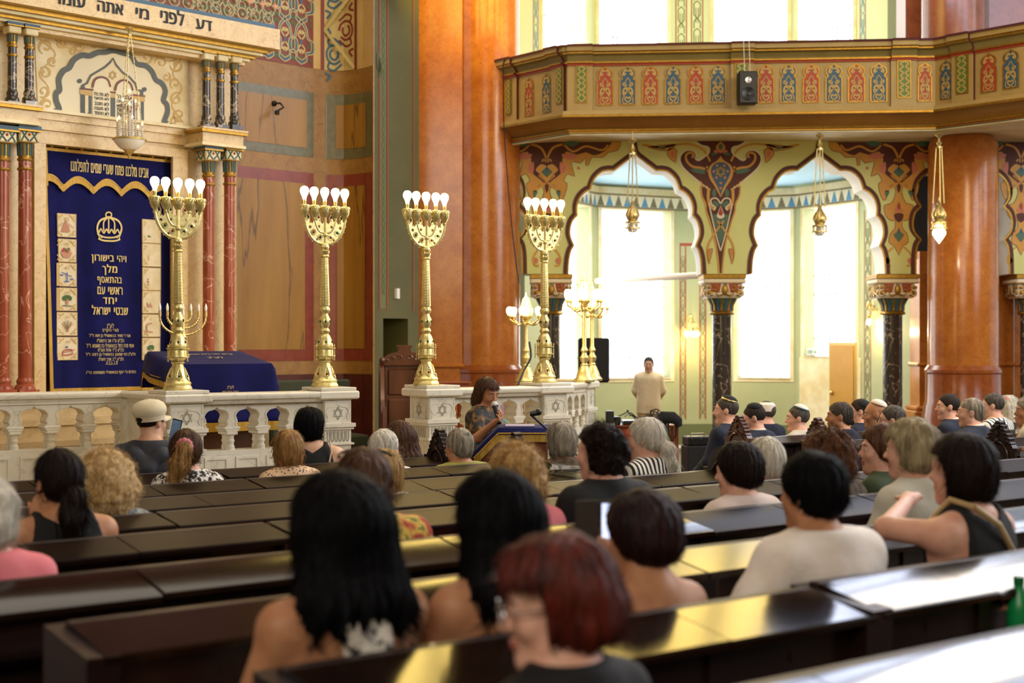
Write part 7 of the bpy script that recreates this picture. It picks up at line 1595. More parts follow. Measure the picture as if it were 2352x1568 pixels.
    if face:
        for g in (1, -1):
            b = MB(); b.ball((g*.031, .0760, .002), (.0125, .0128, .0095), 0, 12, 8, X=HT); b.ball((g*.031, .0852, .0015), (.0055, .0042, .0055), 1, 10, 6, X=HT); b.build('eye', [MT['eyew'], MT['iris']], t)
            b = MB(); b.tube([HT @ Vector(p) for p in ((g*.014, .0915, .021), (g*.030, .0905, .027), (g*.047, .079, .021))], [.0028, .0036, .0018], 6); b.build('eyebrow', MT[hm if hair != 'none' and 'white' not in hm else 'h_short'], t)
            b = MB(); b.tube([HT @ Vector(p) for p in ((g*.018, .082, .006), (g*.031, .0875, .0105), (g*.045, .078, .004))], .0026, 6); b.build('eyelid', MT[sk], t)
    return t, HT, (sh, el, wr), S
def glasses(t, HT, m='plasticblack', r=.021, thin=.0018):
    b = MB(); 
    for g in (1, -1):
        b.tube([HT @ Vector((g*.031+r*1.15*math.cos(a), .112-.3*abs(g*.031+r*math.cos(a))*.4, .0+r*.85*math.sin(a))) for a in [i*math.pi/9 for i in range(19)]], thin, 6, caps=False)
        b.tube([HT @ Vector(p) for p in ((g*.055, .104, .006), (g*.076, .07, .008), (g*.082, .0, .008), (g*.08, -.018, -.006))], thin, 6)
    b.tube([HT @ Vector(p) for p in ((-.008, .112, .004), (0, .115, .007), (.008, .112, .004))], thin, 6); b.build('glasses', MT[m], t)
def kippah(t, HT, m, r=.072, z=.085, y=-.03, rim=None, tall=.045):
    b = MB(); Xk = HT @ Matrix.Translation((0, y, z)) @ Matrix.Rotation(.32, 4, 'X'); b.lathe([(r*math.cos(a), tall*math.sin(a)) for a in [i*math.pi/16 for i in range(9)]], 24, X=Xk)
    if rim: b.lathe([(r*1.01, 0), (r*1.015, .008), (r*.98, .012)], 24, 1, X=Xk)
    b.build('kippah', [MT[m], MT[rim or m]], t)
# ---------------------------------------------------------------- the people
def W(px, py, d): return tuple(P(px, py, d))
def rowd(p, px): return on_row(p, px).y
def things_near(name, label, cat, loc, parts, rz=0, group=None):
    """parts: (name, MB, mats)"""
    if len(parts) == 1: o = parts[0][1].build(name, parts[0][2], None); o.location = loc; o.rotation_euler = (0, 0, rz); return tag(o, label, cat, group)
    t = empty(name, loc, rz, label, cat, group)
    for n, b, m in parts: b.build(n, m, t)
    return t
t, HT, _, _ = person('woman with short dark red hair and glasses, nearest the camera, in profile', 1296, 1252, 1, yaw=8, head=(50, -6), hair='volume', hm='h_red', top='tee', tm='c_black', sk='sk_pink', face=True, h=.0062, hair_kw=dict(big=.010, h=.006, bangs=True))
glasses(t, HT, 'steel', .024, .0022)
t, HT, _, _ = person('woman with long black hair and bare tanned shoulders, largest from behind', 788, 1085, 2, hair='long', hm='h_black', top='halter', tm='c_halter', sk='sk_tan', h=.009, wide=1.10, hair_kw=dict(big=.028, ln=.12, seed=2))
t, HT, _, _ = person('second long black-haired woman, right of the largest one, white strap', 1146, 1083, 2, head=(8, 0), hair='long', hm='h_black', top='halter', tm='c_white', sk='sk_tan', h=.0095, hair_kw=dict(big=.018, ln=.11, seed=7))
dp = rowd(ROWP[2]+.5, 1400)
t, HT, J_, _ = person('woman with auburn-black short hair holding up a phone', 1487, 1136, 2, head=(12, -4), hair='short', hm='h_auburn', top='strap', tm='c_olive', sk='sk_tan', h=.0095, hair_kw=dict(big=.012, seed=3), arms=('lap', ('w', W(1400, 1370, dp-.15), W(1398, 1268, dp))), handup=(None, (0, -1, .2)), hands=(.5, .9))
b = MB()
for g in (0,): e = Vector(J_[0][0]); f = Vector(J_[1][0]); b.tube([e.lerp(f, .05), e.lerp(f, .22), e.lerp(f, .42)], [.068, .078, .066], 12)
b.build('sleeve', MT['c_olive'], t)
c = Vector(W(1406, 1205, dp+.02)); b1 = MB(); b1.box((-.037, -.005, -.075), (.037, .005, .075), bev=.004); b2 = MB(); b2.box((-.033, -.0065, -.066), (.033, -.0045, .066)); b3 = MB(); b3.box((-.115, -.004, -.077), (-.039, .004, .076), bev=.003)
things_near('phone', 'phone with a lit screen in an open case, held up by the auburn-haired woman', 'phone', c, [('body', b1, MT['plasticblack']), ('screen', b2, mat('phone_screen', '#dfe6ff', .2, emit='#cfdcff', estr=1.4, col2='#5a6480', scale=30)), ('case_flap', b3, mat('dark_leather_case', '#2a241f', .5))], .12)
t, HT, _, _ = person('dark-haired woman in a white blouse seen from behind at right', 1878, 1042, 2, yaw=-4, head=(10, 0), hair='tied', hm='h_black', top='tee', tm='c_blush', sk='sk_tan', h=.0095, hair_kw=dict(big=.006, seed=5), arms=('lap', ((-.30, .02, .80), (-.16, .2, .70))), wide=1.12)
d6 = rowd(ROWP[2]+.22, 2225)
t, HT, J_, S6 = person('woman in a black sleeveless top with a beige bag strap, arm over the pew', 2222, 995, 2, yaw=5, head=(5, 0), hair='bob', hm='h_dark', top='tank', tm='c_black', sk='sk_pink', h=.0095, hair_kw=dict(big=.010, seed=9), arms=('lap', ('w', W(2035, 1212, d6+.05), W(2085, 1150, d6+.38))), handup=(None, (0, 0, 1)), hands=(.4, .35), wide=1.12)
b = MB(); b.tube([(-.10, -.085, 1.10), (-.03, -.135, 1.04), (.06, -.150, .92), (.15, -.125, .80), (.20, -.06, .70)], .011, 6); b.tube([(-.10, -.085, 1.10), (-.11, .0, 1.12), (-.08, .10, 1.03)], .011, 6); 
things_near('bag_strap', 'beige shoulder bag strap across the back of the black sleeveless top', 'strap', t.location, [('s', b, mat('beige_leather', '#b59a6a', .5))], t.rotation_euler.z)
person('woman with short ash-blond grey hair and pale grey top, before the suited men', 2102, 968, 3, head=(18, 0), hair='volume', hm='h_ash', top='tee', tm='c_grey', sk='sk_pink', face=True, hair_kw=dict(seed=4, big=.004))
person('woman in dark green with short brown hair looking left', 2034, 977, 4, yaw=10, head=(42, 2), hair='short', hm='h_curlbr', top='tee', tm='c_green', sk='sk_pink', face=True, hair_kw=dict(big=.01, seed=6))
person('woman with bushy brown curls behind the white blouse woman', 1910, 992, 4, hair='curly', hm='h_curlbr', top='tee', tm='c_brownt', sk='sk_fair', hair_kw=dict(big=.014, seed=8))
person('white-haired person with a red collar left of the bushy curls', 1766, 1008, 5, head=(-10, -4), hair='bob', hm='h_white', top='tee', tm='c_red', sk='sk_fair', hair_kw=dict(seed=10))
person('person with brown short hair in a pinkish white top', 1703, 1021, 4, head=(20, -4), hair='short', hm='h_dark', top='tee', tm='c_pinkw', sk='sk_pink', hair_kw=dict(big=.012, seed=11), wide=1.1)
t, HT, _, _ = person('white-haired person with a low ponytail in a black and white striped shirt', 1490, 963, 6, yaw=6, head=(26, -2), hair='lowpony', hm='h_white', top='tee', tm='c_bwstripe', sk='sk_pink', face=True, hair_kw=dict(ln=.20, part=.06, seed=12), wide=1.05)
b = MB(); b.tube([HT @ Vector((.03*math.cos(a)+.0, -.128+.012*math.sin(a), -.052+.028*math.sin(a))) for a in [i*math.pi/6 for i in range(13)]], .006, 6, caps=False); b.build('hair_tie', MT['plasticblack'], t)
person('woman with dark curly hair in a black top, arm along the pew', 1388, 979, 4, yaw=4, head=(16, -2), hair='curly', hm='h_dark', top='tee', tm='c_black', sk='sk_pink', face=True, hair_kw=dict(big=-.012, seed=13), wide=1.18, arms=(((.30, .10, .86), (.44, .34, .84)), 'lap'))
person('woman with a straight grey bob in a brown top behind the speaker desk', 1293, 972, 7, head=(-6, 0), hair='bob', hm='h_grey', top='tee', tm='c_brownt', sk='sk_tan', hair_kw=dict(seed=14))
person('woman with fluffy golden curls in pink, behind the second black-haired woman', 1192, 1026, 4, hair='curly', hm='h_blond', top='tee', tm='c_pink', sk='sk_fair', hair_kw=dict(big=.012, seed=15))
t, HT, _, _ = person('brown-haired woman in a yellow and red floral dress, sunglasses on her head', 842, 1042, 4, yaw=-8, head=(-8, 0), hair='volume', hm='h_brown', top='tee', tm='c_floral', sk='sk_fair', hair_kw=dict(seed=16, big=.006), wide=1.25)
b = MB(); b.tube([HT @ Vector((.1*math.sin(a), .07*math.cos(a)-.02, .112+.02*math.cos(a))) for a in [-1.6+i*.2 for i in range(17)]], .006, 6); b.build('sunglasses', MT['plasticblack'], t)
person('blond woman in a black and white print mostly hidden by the floral dress woman', 886, 1036, 6, head=(0, 0), hair='bob', hm='h_blond', top='tee', tm='c_bwprint', sk='sk_fair', hair_kw=dict(seed=17))
d17 = rowd(ROWP[5]+.3, 95)
t, HT, _, _ = person('woman with a dark low ponytail in a black sleeveless top at left', 138, 1038, 5, head=(6, -4), hair='lowpony', hm='h_dark', top='tank', tm='c_black', sk='sk_tan', hair_kw=dict(ln=.26, part=-.02, seed=18), wide=1.1, arms=('lap', ('w', W(62, 1262, d17-.1), W(84, 1185, d17-.02))), handup=(None, (-.6, -.6, 0)), hands=(.5, .7))
b = MB(); b.ball(HT @ Vector((0, -.128, -.045)), (.018, .01, .008), 0, 8, 6); b.build('hair_clip', MT['steel'], t)
person('person with a big ball of pale blond curls at left', 246, 1041, 6, hair='curly', hm='h_pblond', top='tee', tm='c_bluedot', sk='sk_fair', hair_kw=dict(big=.030, seed=19))
person('white-haired person in a pink top cut by the left edge', -30, 1109, 4, hair='volume', hm='h_white', top='tee', tm='c_pink', sk='sk_pink', hair_kw=dict(seed=20))
t, HT, _, _ = person('woman with a brown ponytail in a pink scrunchie', 430, 991, 8, yaw=-6, head=(-22, -4), hair='pony', hm='h_brown', top='tee', tm='c_bwprint', sk='sk_pink', hair_kw=dict(ln=.29, part=-.07, seed=21, big=.006, tail='h_streak'))
b = MB()
for i in range(12): a = i*math.pi/6; b.ball(HT @ Vector((.036*math.cos(a), -.122+.008*math.sin(3*a), .03+.036*math.sin(a))), .017, 0, 8, 6)
b.build('scrunchie', mat('pink_velvet', '#d58a92', .8, col2='#c4707a', scale=60), t)
d21 = rowd(ROWP[9]+.5, 402)
t, HT, J_, _ = person('person in a cream cap and dark hooded jacket photographing with a phone', 346, 926, 9, yaw=-32, head=(-38, 0), hair='crop', hm='h_dark', top='long', tm='c_charcoal', sk='sk_fair', face=True, h=.009, arms=(('w', W(378, 1062, d21-.25), W(395, 1022, d21)), ('w', W(330, 1070, d21-.05), W(383, 1030, d21+.06))), handup=((-.6, -1, 0), (0, 0, 1)), hands=(.85, .85), wide=1.1)
b = MB(); Xc = HT @ Matrix.Translation((0, -.015, .045)) @ Matrix.Rotation(.12, 4, 'X')
b.lathe([(.094, -.035), (.096, -.005), (.099, .0), (.108, .02), (.107, .045), (.094, .07), (.066, .088), (.03, .097), (.010, .099), (.009, .102), (.001, .103)], 28, X=Xc)
b.build('cap', mat('cream_cotton_cap', '#e2d6b8', .85, col2='#d4c6a2', scale=9, bump=.15), t)
b = MB(); V = []; n = 12
for z, k in ((.002, 1), (-.004, 1)):
    for r in (0, 1): V += [((.092+.0*r)*math.sin(a)*(1-.08*r), (.088*math.cos(a)+(.075*math.cos(a) if r else 0)), -.02+z-(.014 if r else 0)-.012*abs(math.sin(a))) for a in [-1.25+2.5*i/n for i in range(n+1)]]
m_ = n+1; b.add(V, [(i, i+1, m_+i+1, m_+i) for i in range(n)]+[(2*m_+i, 3*m_+i, 3*m_+i+1, 2*m_+i+1) for i in range(n)]+[(m_+i, m_+i+1, 3*m_+i+1, 3*m_+i) for i in range(n)], 0, X=Xc); b.build('cap_peak', bpy.data.materials['cream_cotton_cap'], t)
Fh = Field((-.25, -.3, .85), (.25, .15, 1.3), .012)
for sg in (1, -1): Fh.cap((sg*.11, .0, 1.09), (sg*.08, -.09, 1.05), .045, .05, .04); Fh.cap((sg*.08, -.09, 1.05), (0, -.13, .96), .05, .045, .04)
X_, Y_, Z_ = Fh.grid(); Fh.D = (Fh.D+.008*vnoise(X_, Y_, Z_, 16)).astype(np.float32); np_mesh('hood', *Fh.mesh(), [MT['c_charcoal']], t)
c = Vector(W(403, 989, d21+.02)); b1 = MB(); b1.box((-.036, -.004, -.078), (.036, .004, .078), bev=.003); b2 = MB(); b2.box((-.032, -.0055, -.070), (.032, -.0035, .070))
o = things_near('phone', 'phone held up by the person in the cream cap', 'phone', c, [('body', b1, MT['plasticblack']), ('screen', b2, mat('phone_picture', '#5f748c', .15, emit='#6d86a0', estr=.35, col2='#27303a', scale=22))], -.25); o.rotation_euler = (.0, .22, -.25)
person('woman with a blond-streaked bob and leopard collar', 665, 991, 8, head=(-6, 0), hair='bob', hm='h_streak', top='tee', tm='c_leopard', sk='sk_fair', hair_kw=dict(seed=22), collar='c_leopard')
d23 = rowd(ROWP[9]+.12, 800)
t, HT, _, _ = person('black-haired woman in a black tank top stretching her arm along the pew', 714, 936, 9, yaw=-22, head=(-34, 0), hair='bob', hm='h_black', top='tank', tm='c_black', sk='sk_fair', face=True, h=.0095, hair_kw=dict(seed=23, big=.006), arms=(('w', W(766, 1040, d23-.05), W(815, 1050, d23+.05)), 'lap'), wide=1.1)
b = MB(); b.ball(HT @ Vector((.082, .0, -.045)), .007, 0, 8, 6); b.ball(HT @ Vector((.082, .0, -.058)), .006, 0, 8, 6); b.build('earring', MT['white'], t)
b = MB(); b.tube([(.115, -.10, 1.09), (.125, -.115, 1.02), (.11, -.12, .95)], .006, 6); b.build('bra_strap', mat('beige_strap', '#d8bb8e', .6), t)
t, HT, _, _ = person('white-haired person with dark glasses in a striped shirt, profile right', 884, 991, 8, yaw=-34, head=(-42, -2), hair='short', hm='h_white', top='tee', tm='c_flgrey', sk='sk_fair', face=True, h=.009, hair_kw=dict(seed=24))
glasses(t, HT, 'plasticblack')
person('long brown-haired woman in a teal and rust plaid top by the gap', 922, 970, 9, head=(-8, 0), hair='long', hm='h_brown', top='tee', tm='c_plaid', sk='sk_fair', hair_kw=dict(ln=.10, seed=25, big=.0))
person('grey-haired man in an olive and lime shirt before the speaker', 1059, 988, 8, head=(4, 0), hair='short', hm='h_grey', top='tee', tm='c_lime', sk='sk_tan', hair_kw=dict(seed=26, big=-.004), wide=1.22, stout=1)
# the speaker
px_ = (X(1112, 10.9), 10.9)
tS, HT, J_, S_ = person('woman in a brown and teal print dress reading into a microphone', 1119, 868, None, pos=px_, fz=0, heading=math.radians(-112), head=(-24, -20), hair='bob', hm='h_brown', top='tee', tm='c_dress', sk='sk_tan', stand=True, face=True, h=.0065, trousers='c_dress', hair_kw=dict(bangs=True, seed=27, h=.006, big=-.004, low0=-.165), head_sc=.95,
    arms=(('w', W(1096, 1004, 10.66), W(1135, 972, 10.55)), ('w', W(1176, 1000, 10.98), W(1186, 984, 10.74))), handup=((0.2, 1.0, 0.3), (0, 0, 1)), hands=(1.0, .4), wide=1.06)
b = MB(); cR = [J for J in J_[0]]
tq = [(.0, .098, 1.06-.055), (.02, .11, .99), (-.02, .112, .98), (0, .115, .95)]
b = MB()
for i in range(13): a = math.pi*(.1+.8*i/12); b.ball((.075*math.cos(a)*S_, (.085+.03*math.sin(a))*S_, (1.44-.10*math.sin(a))*S_*.95), (.012, .008, .016), 0, 8, 6)
b.build('necklace', MT['gold'], tS)
m0, m1 = Vector(W(1136, 931, 10.57)), Vector(W(1148, 973, 10.51)); ax = (m0-m1).normalized(); Lm = (m0-m1).length; Rm = ax.to_track_quat('Z', 'Y').to_matrix().to_4x4()
b1 = MB(); b1.lathe([(.012, -Lm*.5), (.017, -Lm*.46), (.019, Lm*.3), (.022, Lm*.42)], 16, X=Rm); b2 = MB(); b2.lathe([(.022, Lm*.41), (.027, Lm*.46), (.028, Lm*.52), (.022, Lm*.66), (.008, Lm*.72), (.001, Lm*.725)], 16, X=Rm); b3 = MB(); b3.lathe([(.024, Lm*.40), (.029, Lm*.44), (.024, Lm*.47)], 16, X=Rm)
things_near('microphone', 'black handheld microphone with a silver mesh head, held by the speaker', 'microphone', (m0+m1)/2, [('handle', b1, MT['plasticblack']), ('mesh_head', b2, mat('mic_mesh', '#b9b7b2', .4, .8, bump=.6, bscale=260)), ('collar_ring', b3, MT['steel'])])
# standing young man
person('young man in a cream T-shirt standing with hands behind his back', 1489, 821, None, pos=(X(1490, 21.6), 21.6), fz=0, heading=math.radians(172), hair='crop', hm='h_stub', top='tee', tm='c_cream', sk='sk_fair', stand=True, face=True, h=.0095, trousers='c_beige', arms=(((.225, -.05, .78), (.14, -.17, .60)), ((-.225, -.05, .78), (-.14, -.17, .60))), wide=1.02)
# men on the right
def man(label, px, top_y, row, yaw, hy, **k):
    kk = dict(face=True, h=.0095, top='long', tm='c_navy', sk='sk_pink', hair='crop', hm='h_short'); kk.update(k)
    return person(label, px, top_y, row, yaw=yaw, head=(hy, kk.pop('pitch', 0)), **kk)
t, HT, _, _ = man('moustached man in a navy suit with a black and gold skullcap', 1674, 913, 9, 12, 30, collar='c_white', wide=1.15); kippah(t, HT, 'c_black', rim='gold')
b = MB(); b.tube([HT @ Vector(p) for p in ((-.022, .088, -.058), (0, .1, -.05), (.022, .088, -.058))], .005, 6); b.build('moustache', MT['h_short'], t)
t, HT, _, _ = man('man in a navy jacket and black skullcap bowing his head, with thin glasses', 1738, 932, 9, 8, 32, pitch=-16, collar='c_white', hm='h_stub', wide=1.1); kippah(t, HT, 'c_black'); glasses(t, HT, 'steel')
q = on_row(9.55, 1762); t, HT, _, _ = man('man in a white cap and navy shirt behind the bowing man', 1762, 924, None, 0, 20, pos=(q.x, q.y), fz=plat(9), tm='c_navyt', top='tee'); b = MB(); b.lathe([(.088, .02), (.09, .05), (.085, .085), (.06, .105), (.01, .112), (.001, .112)], 20, X=HT @ Matrix.Translation((0, -.015, 0))); b.build('cap', MT['c_white'], t)
t, HT, _, _ = man('man in grey with a white skullcap and dark eyebrows', 1838, 934, 9, 12, 34, tm='c_grey', hm='h_short'); kippah(t, HT, 'c_white', rim='bluep')
man('grey-haired man in a black T-shirt in profile', 1934, 926, 8, 12, 34, tm='c_navyt', top='tee', hair='short', hm='h_short', hair_kw=dict(big=-.006), sk='sk_tan', stout=1)
t, HT, _, _ = man('bearded man in glasses with a large black velvet skullcap and white shirt', 1980, 919, 9, 10, 34, tm='c_navy', collar='c_white', hm='h_stub'); kippah(t, HT, 'c_black', .084, .055, -.03, None, .06); glasses(t, HT)
b = MB(); b.ball(HT @ Vector((0, .052, -.095)), (.05, .04, .042), 0, 12, 8); b.build('beard', MT['h_stub'], t)
t, HT, _, _ = man('bald man with a white skullcap', 2017, 925, 8, 10, 32, hair='none', tm='c_navy', sk='sk_tan'); kippah(t, HT, 'c_white')
t, HT, _, _ = man('balding man in dark-rimmed glasses before the bald man', 2056, 934, 7, 10, 26, hair='crop', hm='h_short', tm='c_navyt', top='tee', sk='sk_pink'); glasses(t, HT)
man('younger dark-haired man in a suit beside the orange column', 2184, 906, 8, 12, 36, hm='h_stub', collar='c_white')
t, HT, _, _ = man('grey-haired heavy man in a dark suit and white collar', 2236, 916, 7, 10, 30, collar='c_white', hair='short', hm='h_grey', hair_kw=dict(big=-.008), stout=1, wide=1.15)
man('man with dark cropped hair in a white striped shirt at right', 2286, 905, 8, 6, 26, tm='c_bwstripe2', hm='h_short', wide=1.1)
t, HT, _, _ = man('woman with long white hair and a pink skullcap, behind the striped shirt', 2318, 910, 9, 0, 10, tm='c_pinkw', hair='long', hm='h_white', hair_kw=dict(ln=.1)); kippah(t, HT, 'c_pink', .08, .075)
d13 = rowd(ROWP[7]+.3, 2340)
t, HT, J_, _ = person('person at the right edge with a raised fist and a watch', 2368, 912, 7, yaw=20, head=(30, 0), hair='short', hm='h_grey', top='tee', tm='c_grey', sk='sk_tan', face=True, arms=('lap', ('w', W(2338, 1050, d13-.1), W(2343, 985, d13))), handup=(None, (0, -1, 0)), hands=(.5, 1.2))
b = MB(); e, f = Vector(J_[1][1]), Vector(J_[2][1]); b.tube([f.lerp(e, .05), f.lerp(e, .2)], .034, 12); b.build('watch', MT['steel'], t)
d14 = rowd(ROWP[5]+.35, 2330)
person('person cut by the right edge holding a sheet of paper', 2398, 985, 5, yaw=20, head=(20, 0), hair='short', hm='h_grey', top='short', tm='c_grey', sk='sk_tan', arms=('lap', ('w', W(2325, 1160, d14-.12), W(2345, 1120, d14+.03))), hands=(.5, .6))
b1 = MB(); b1.box((-.07, -.002, -.08), (.07, .002, .08)); things_near('sheet_of_paper', 'white sheet held by the person at the right edge', 'paper', W(2352, 1090, d14+.09), [('p', b1, MT['paper'])], .3)
d15 = rowd(ROWP[1]+.55, 2330)
person('person beyond the right edge whose hand holds a green bottle', 2600, 1080, 1, yaw=30, head=(20, 0), hair='short', hm='h_brown', top='tee', tm='c_green', sk='sk_tan', h=.009, arms=('lap', ('w', W(2450, 1420, d15-.1), W(2365, 1395, d15))), handup=(None, (0, 0, 1)), hands=(.5, .9))
b1 = MB(); b1.lathe([(.001, -.10), (.034, -.10), (.036, -.09), (.036, .02), (.03, .05), (.015, .075), (.014, .10), (.001, .10)], 20); b2 = MB(); b2.lathe([(.016, .095), (.017, .12), (.001, .122)], 16)
things_near('bottle', 'bright green bottle held at the right edge', 'bottle', W(2340, 1415, d15), [('body', b1, mat('green_plastic_bottle', '#138a4a', .3)), ('cap', b2, mat('green_cap', '#0f6b3a', .4))])
# ---------------------------------------------------------------- small fittings
def oil_lamp(px, ytop, d, label, lit, chain=105):
    zz_ = lambda y: zat(ytop+y, d); t = empty('pendant_lamp', (X(px, d), d, 0), 0, label, 'lamp')
    b = MB(); b.lathe([(.003, zz_(-14)), (.006, zz_(0)), (.05, zz_(3)), (.058, zz_(6)), (.03, zz_(11)), (.012, zz_(15)), (.02, zz_(19)), (.034, zz_(25)), (.02, zz_(31)), (.015, zz_(33)), (.046, zz_(34)), (.046, zz_(37)), (.01, zz_(38))], 18); b.build('ceiling_rose', MT['gold'], t)
    for k in range(3): a = k*2.094+.4; b = MB(); b.tube([(.04*math.cos(a), .04*math.sin(a), zz_(36)), (.082*math.cos(a), .082*math.sin(a), zz_(38+chain))], .008, 6); b.build('hanger_rod', MT['gold'], t)
    q = 38+chain; b = MB(); b.lathe([(.003, zz_(q-14)), (.016, zz_(q-9)), (.012, zz_(q-4)), (.03, zz_(q)), (.025, zz_(q+4)), (.05, zz_(q+12)), (.085, zz_(q+24)), (.09, zz_(q+31)), (.075, zz_(q+37)), (.06, zz_(q+41)), (.095, zz_(q+43)), (.10, zz_(q+46)), (.07, zz_(q+47))], 24)
    for k in range(8): a = k*.785; b.tube([(.088*math.cos(a), .088*math.sin(a), zz_(q+44)), (.088*math.cos(a), .088*math.sin(a), zz_(q+57))], .008, 5); b.tube([(.05*math.cos(a), .05*math.sin(a), zz_(q+12)), (.088*math.cos(a), .088*math.sin(a), zz_(q+24)), (.092*math.cos(a), .092*math.sin(a), zz_(q+31))], .006, 5)
    b.lathe([(.075, zz_(q+57)), (.105, zz_(q+57)), (.105, zz_(q+60)), (.075, zz_(q+60))], 24); b.build('lamp_body', MT['gold'], t)
    b = MB()
    if lit: b.lathe([(.05, zz_(q+50)), (.06, zz_(q+58)), (.085, zz_(q+66)), (.085, zz_(q+72)), (.05, zz_(q+82)), (.015, zz_(q+90)), (.004, zz_(q+93))], 18)
    else: b.lathe([(.05, zz_(q+48)), (.065, zz_(q+60)), (.06, zz_(q+66)), (.02, zz_(q+68))], 18)
    b.build('glass_bulb', MT['bulbfar'] if lit else MT['crystal'], t)
    if lit: point('lamp_light', (0, 0, zz_(q+100)), 8, (1, .85, .6), .05, t)
oil_lamp(1453, 316, 18.75, 'brass pendant lamp in the left arch under the balcony', False, 112)
oil_lamp(1883, 306, 18.65, 'brass pendant lamp in the right arch under the balcony', False, 130)
oil_lamp(2157, 303, 18.5, 'lit brass pendant lamp before the right orange column', True, 125)
# tie beam from the middle capital back to the exedra wall
b = MB(); c0, c1_ = P(1607, 632, 20.9), P(1372, 645, 24.0); b.tube([c0, c1_], .05, 10); tag(b.build('tie_beam', mat('pink_beam_paint', '#e3cdb4', .6)), 'pale pinkish tie beam crossing the left arch opening', 'beam')
# wall lamps in the exedra
def sconce(px, py, d, label, n=3):
    t = empty('wall_lamp', tuple(P(px, py, d)), 0, label, 'lamp'); b = MB(); b.tube([(0, .25, .32), (0, .05, .36), (0, 0, .30)], .012, 6); b.lathe([(.002, .33), (.03, .30), (.02, .27), (.05, .25), (.04, .22)], 14); b.ball((0, .27, .32), (.05, .03, .07)); b.build('bracket', MT['gold'], t)
    for k in range(n):
        a = k*6.283/n+.5; x, y = .10*math.cos(a), .10*math.sin(a); b = MB(); b.tube([(0, 0, .26), (x*.8, y*.8, .24), (x, y, .14)], .008, 6); b.lathe([(.01, .16), (.04, .13), (.035, .09)], 12, 0, (x, y, 0)); o = b.build('arm', MT['gold'], t); b = MB(); b.lathe([(.02, .10), (.045, .06), (.045, .02), (.02, -.01), (.002, -.015)], 12, 0, (x, y, 0)); b.build('glass_shade', MT['bulbfar'], o)
    point('lamp_light', (0, -.12, -.12), 22, (1, .72, .34), .06, t)
sconce(1590, 772, 24.75, 'lit wall lamp on the sage wall between the window and the middle column')
sconce(2007, 745, 22.7, 'lit wall lamp left of the right dark column', 2)
# door and exit sign
EX = [(1830, 24.6), (1978, 23.2)]; pl = Plane((X(1830, 24.6), 24.6), u=(X(1978, 23.2)-X(1830, 24.6), 23.2-24.6)); a0, a1 = pl.s(1914), pl.s(1969); zt_d = pl.hit(1940, 793)[1]
b = MB(); b.poly(pl, [(a0-.05, 0), (a1+.0, 0), (a1, zt_d+.05), (a0-.05, zt_d+.05)], 0, .05); o = b.build('door_1', mat('yellowish_door_frame', '#c9b26a', .5)); structure(o)
b = MB(); pbox(b, pl, a0, a1-.02, .02, zt_d, .05, .075); b.build('door_leaf', mat('ochre_door', '#b8842a', .45, col2='#c08c32', scale=3), o); b = MB(); b.ball(pl.w(a0+.06, 1.02, .1), .035); b.build('door_handle', MT['gold'], o)
c = pl.w(*pl.hit(1872, 808), .05); t = empty('exit_sign', tuple(c), math.atan2(pl.u.y, pl.u.x), 'small white exit sign with green letters left of the ochre door', 'sign')
b = MB(); b.box((-.13, -.02, -.055), (.13, .03, .055), bev=.006); b.build('sign_box', MT['white'], t)
b = MB(); lp_ = Loc((0, -.021, 0), (1, 0, 0), (0, 0, 1)); lp_.n = Vector((0, -1, 0)); gx = mat('exit_green', '#1f9a66', .5)
write(b, lp_, 'EXIT', -.10, -.03, .03, .03, .003, 0, rtl=False, bold=.002); b.poly(lp_, [(.05, -.012), (.08, -.012), (.08, -.03), (.11, 0), (.08, .03), (.08, .012), (.05, .012)], 0, .003); b.build('sign_lettering', gx, t)
# PA loudspeaker on a stand behind the lamp posts
d = 18.0; t = empty('pa_loudspeaker', (X(1365, d), d, 0), 0, 'tall black loudspeaker behind the brass lamp posts', 'speaker'); z0, z1 = zat(878, d), zat(776, d)
b = MB(); w_ = X(1400, d)-X(1365, d); b.box((-w_, 0, z0), (w_, .34, z1), bev=.02); b.build('cabinet', MT['plasticblack'], t); b = MB(); b.box((-w_+.02, -.012, z0+.02), (w_-.02, .0, z1-.02), bev=.006); b.build('grille', mat('speaker_grille', '#151516', .8, bump=.5, bscale=150), t)
b = MB(); b.tube([(0, .17, 0), (0, .17, z0+.02)], .02, 8); 
for k in range(3): a = k*2.09; b.tube([(0, .17, .5), (.4*math.cos(a), .17+.4*math.sin(a), .02)], .012, 6)
b.build('tripod_stand', MT['plasticblack'], t)
# equipment table
d = 17.6; zt2 = zat(976, d); xa, xb = X(1392, d), X(1562, d); t = empty('equipment_table', ((xa+xb)/2, d, 0), 0, 'red brown table with sound equipment in front of the young man', 'table'); L = xb-xa
b = MB(); b.box((-L/2, 0, zt2-.03), (L/2, .6, zt2), bev=.006); b.build('table_top', MT['woodred'], t); b = MB(); b.box((-L/2+.03, .04, .12), (L/2-.28, .07, zt2-.03)); b.build('front_panel', mat('orange_brown_veneer', '#9a3f1c', .4), t)
for x in (-L/2+.04, L/2-.04):
    for y in (.06, .54): b = MB(); b.box((x-.025, y-.025, 0), (x+.025, y+.025, zt2-.03)); b.build('leg', MT['woodred'], t)
def kit(name, label, px0, px1, py, h, m, dd=.25, dy=.05):
    b = MB(); b.box((X(px0, d), d+dy, zt2), (X(px1, d), d+dy+dd, zt2+h), bev=.01); return tag(b.build(name, MT[m]), label, 'equipment')
kit('amplifier', 'black amplifier box at the left end of the equipment table', 1394, 1411, 0, .17, 'plasticblack'); kit('control_box', 'low black box beside the amplifier on the equipment table', 1413, 1427, 0, .10, 'metaldark', .2)
kit('mixing_desk', 'flat dark mixing desk in the middle of the equipment table', 1432, 1500, 0, .05, 'metaldark', .35)
b = MB(); random.seed(3)
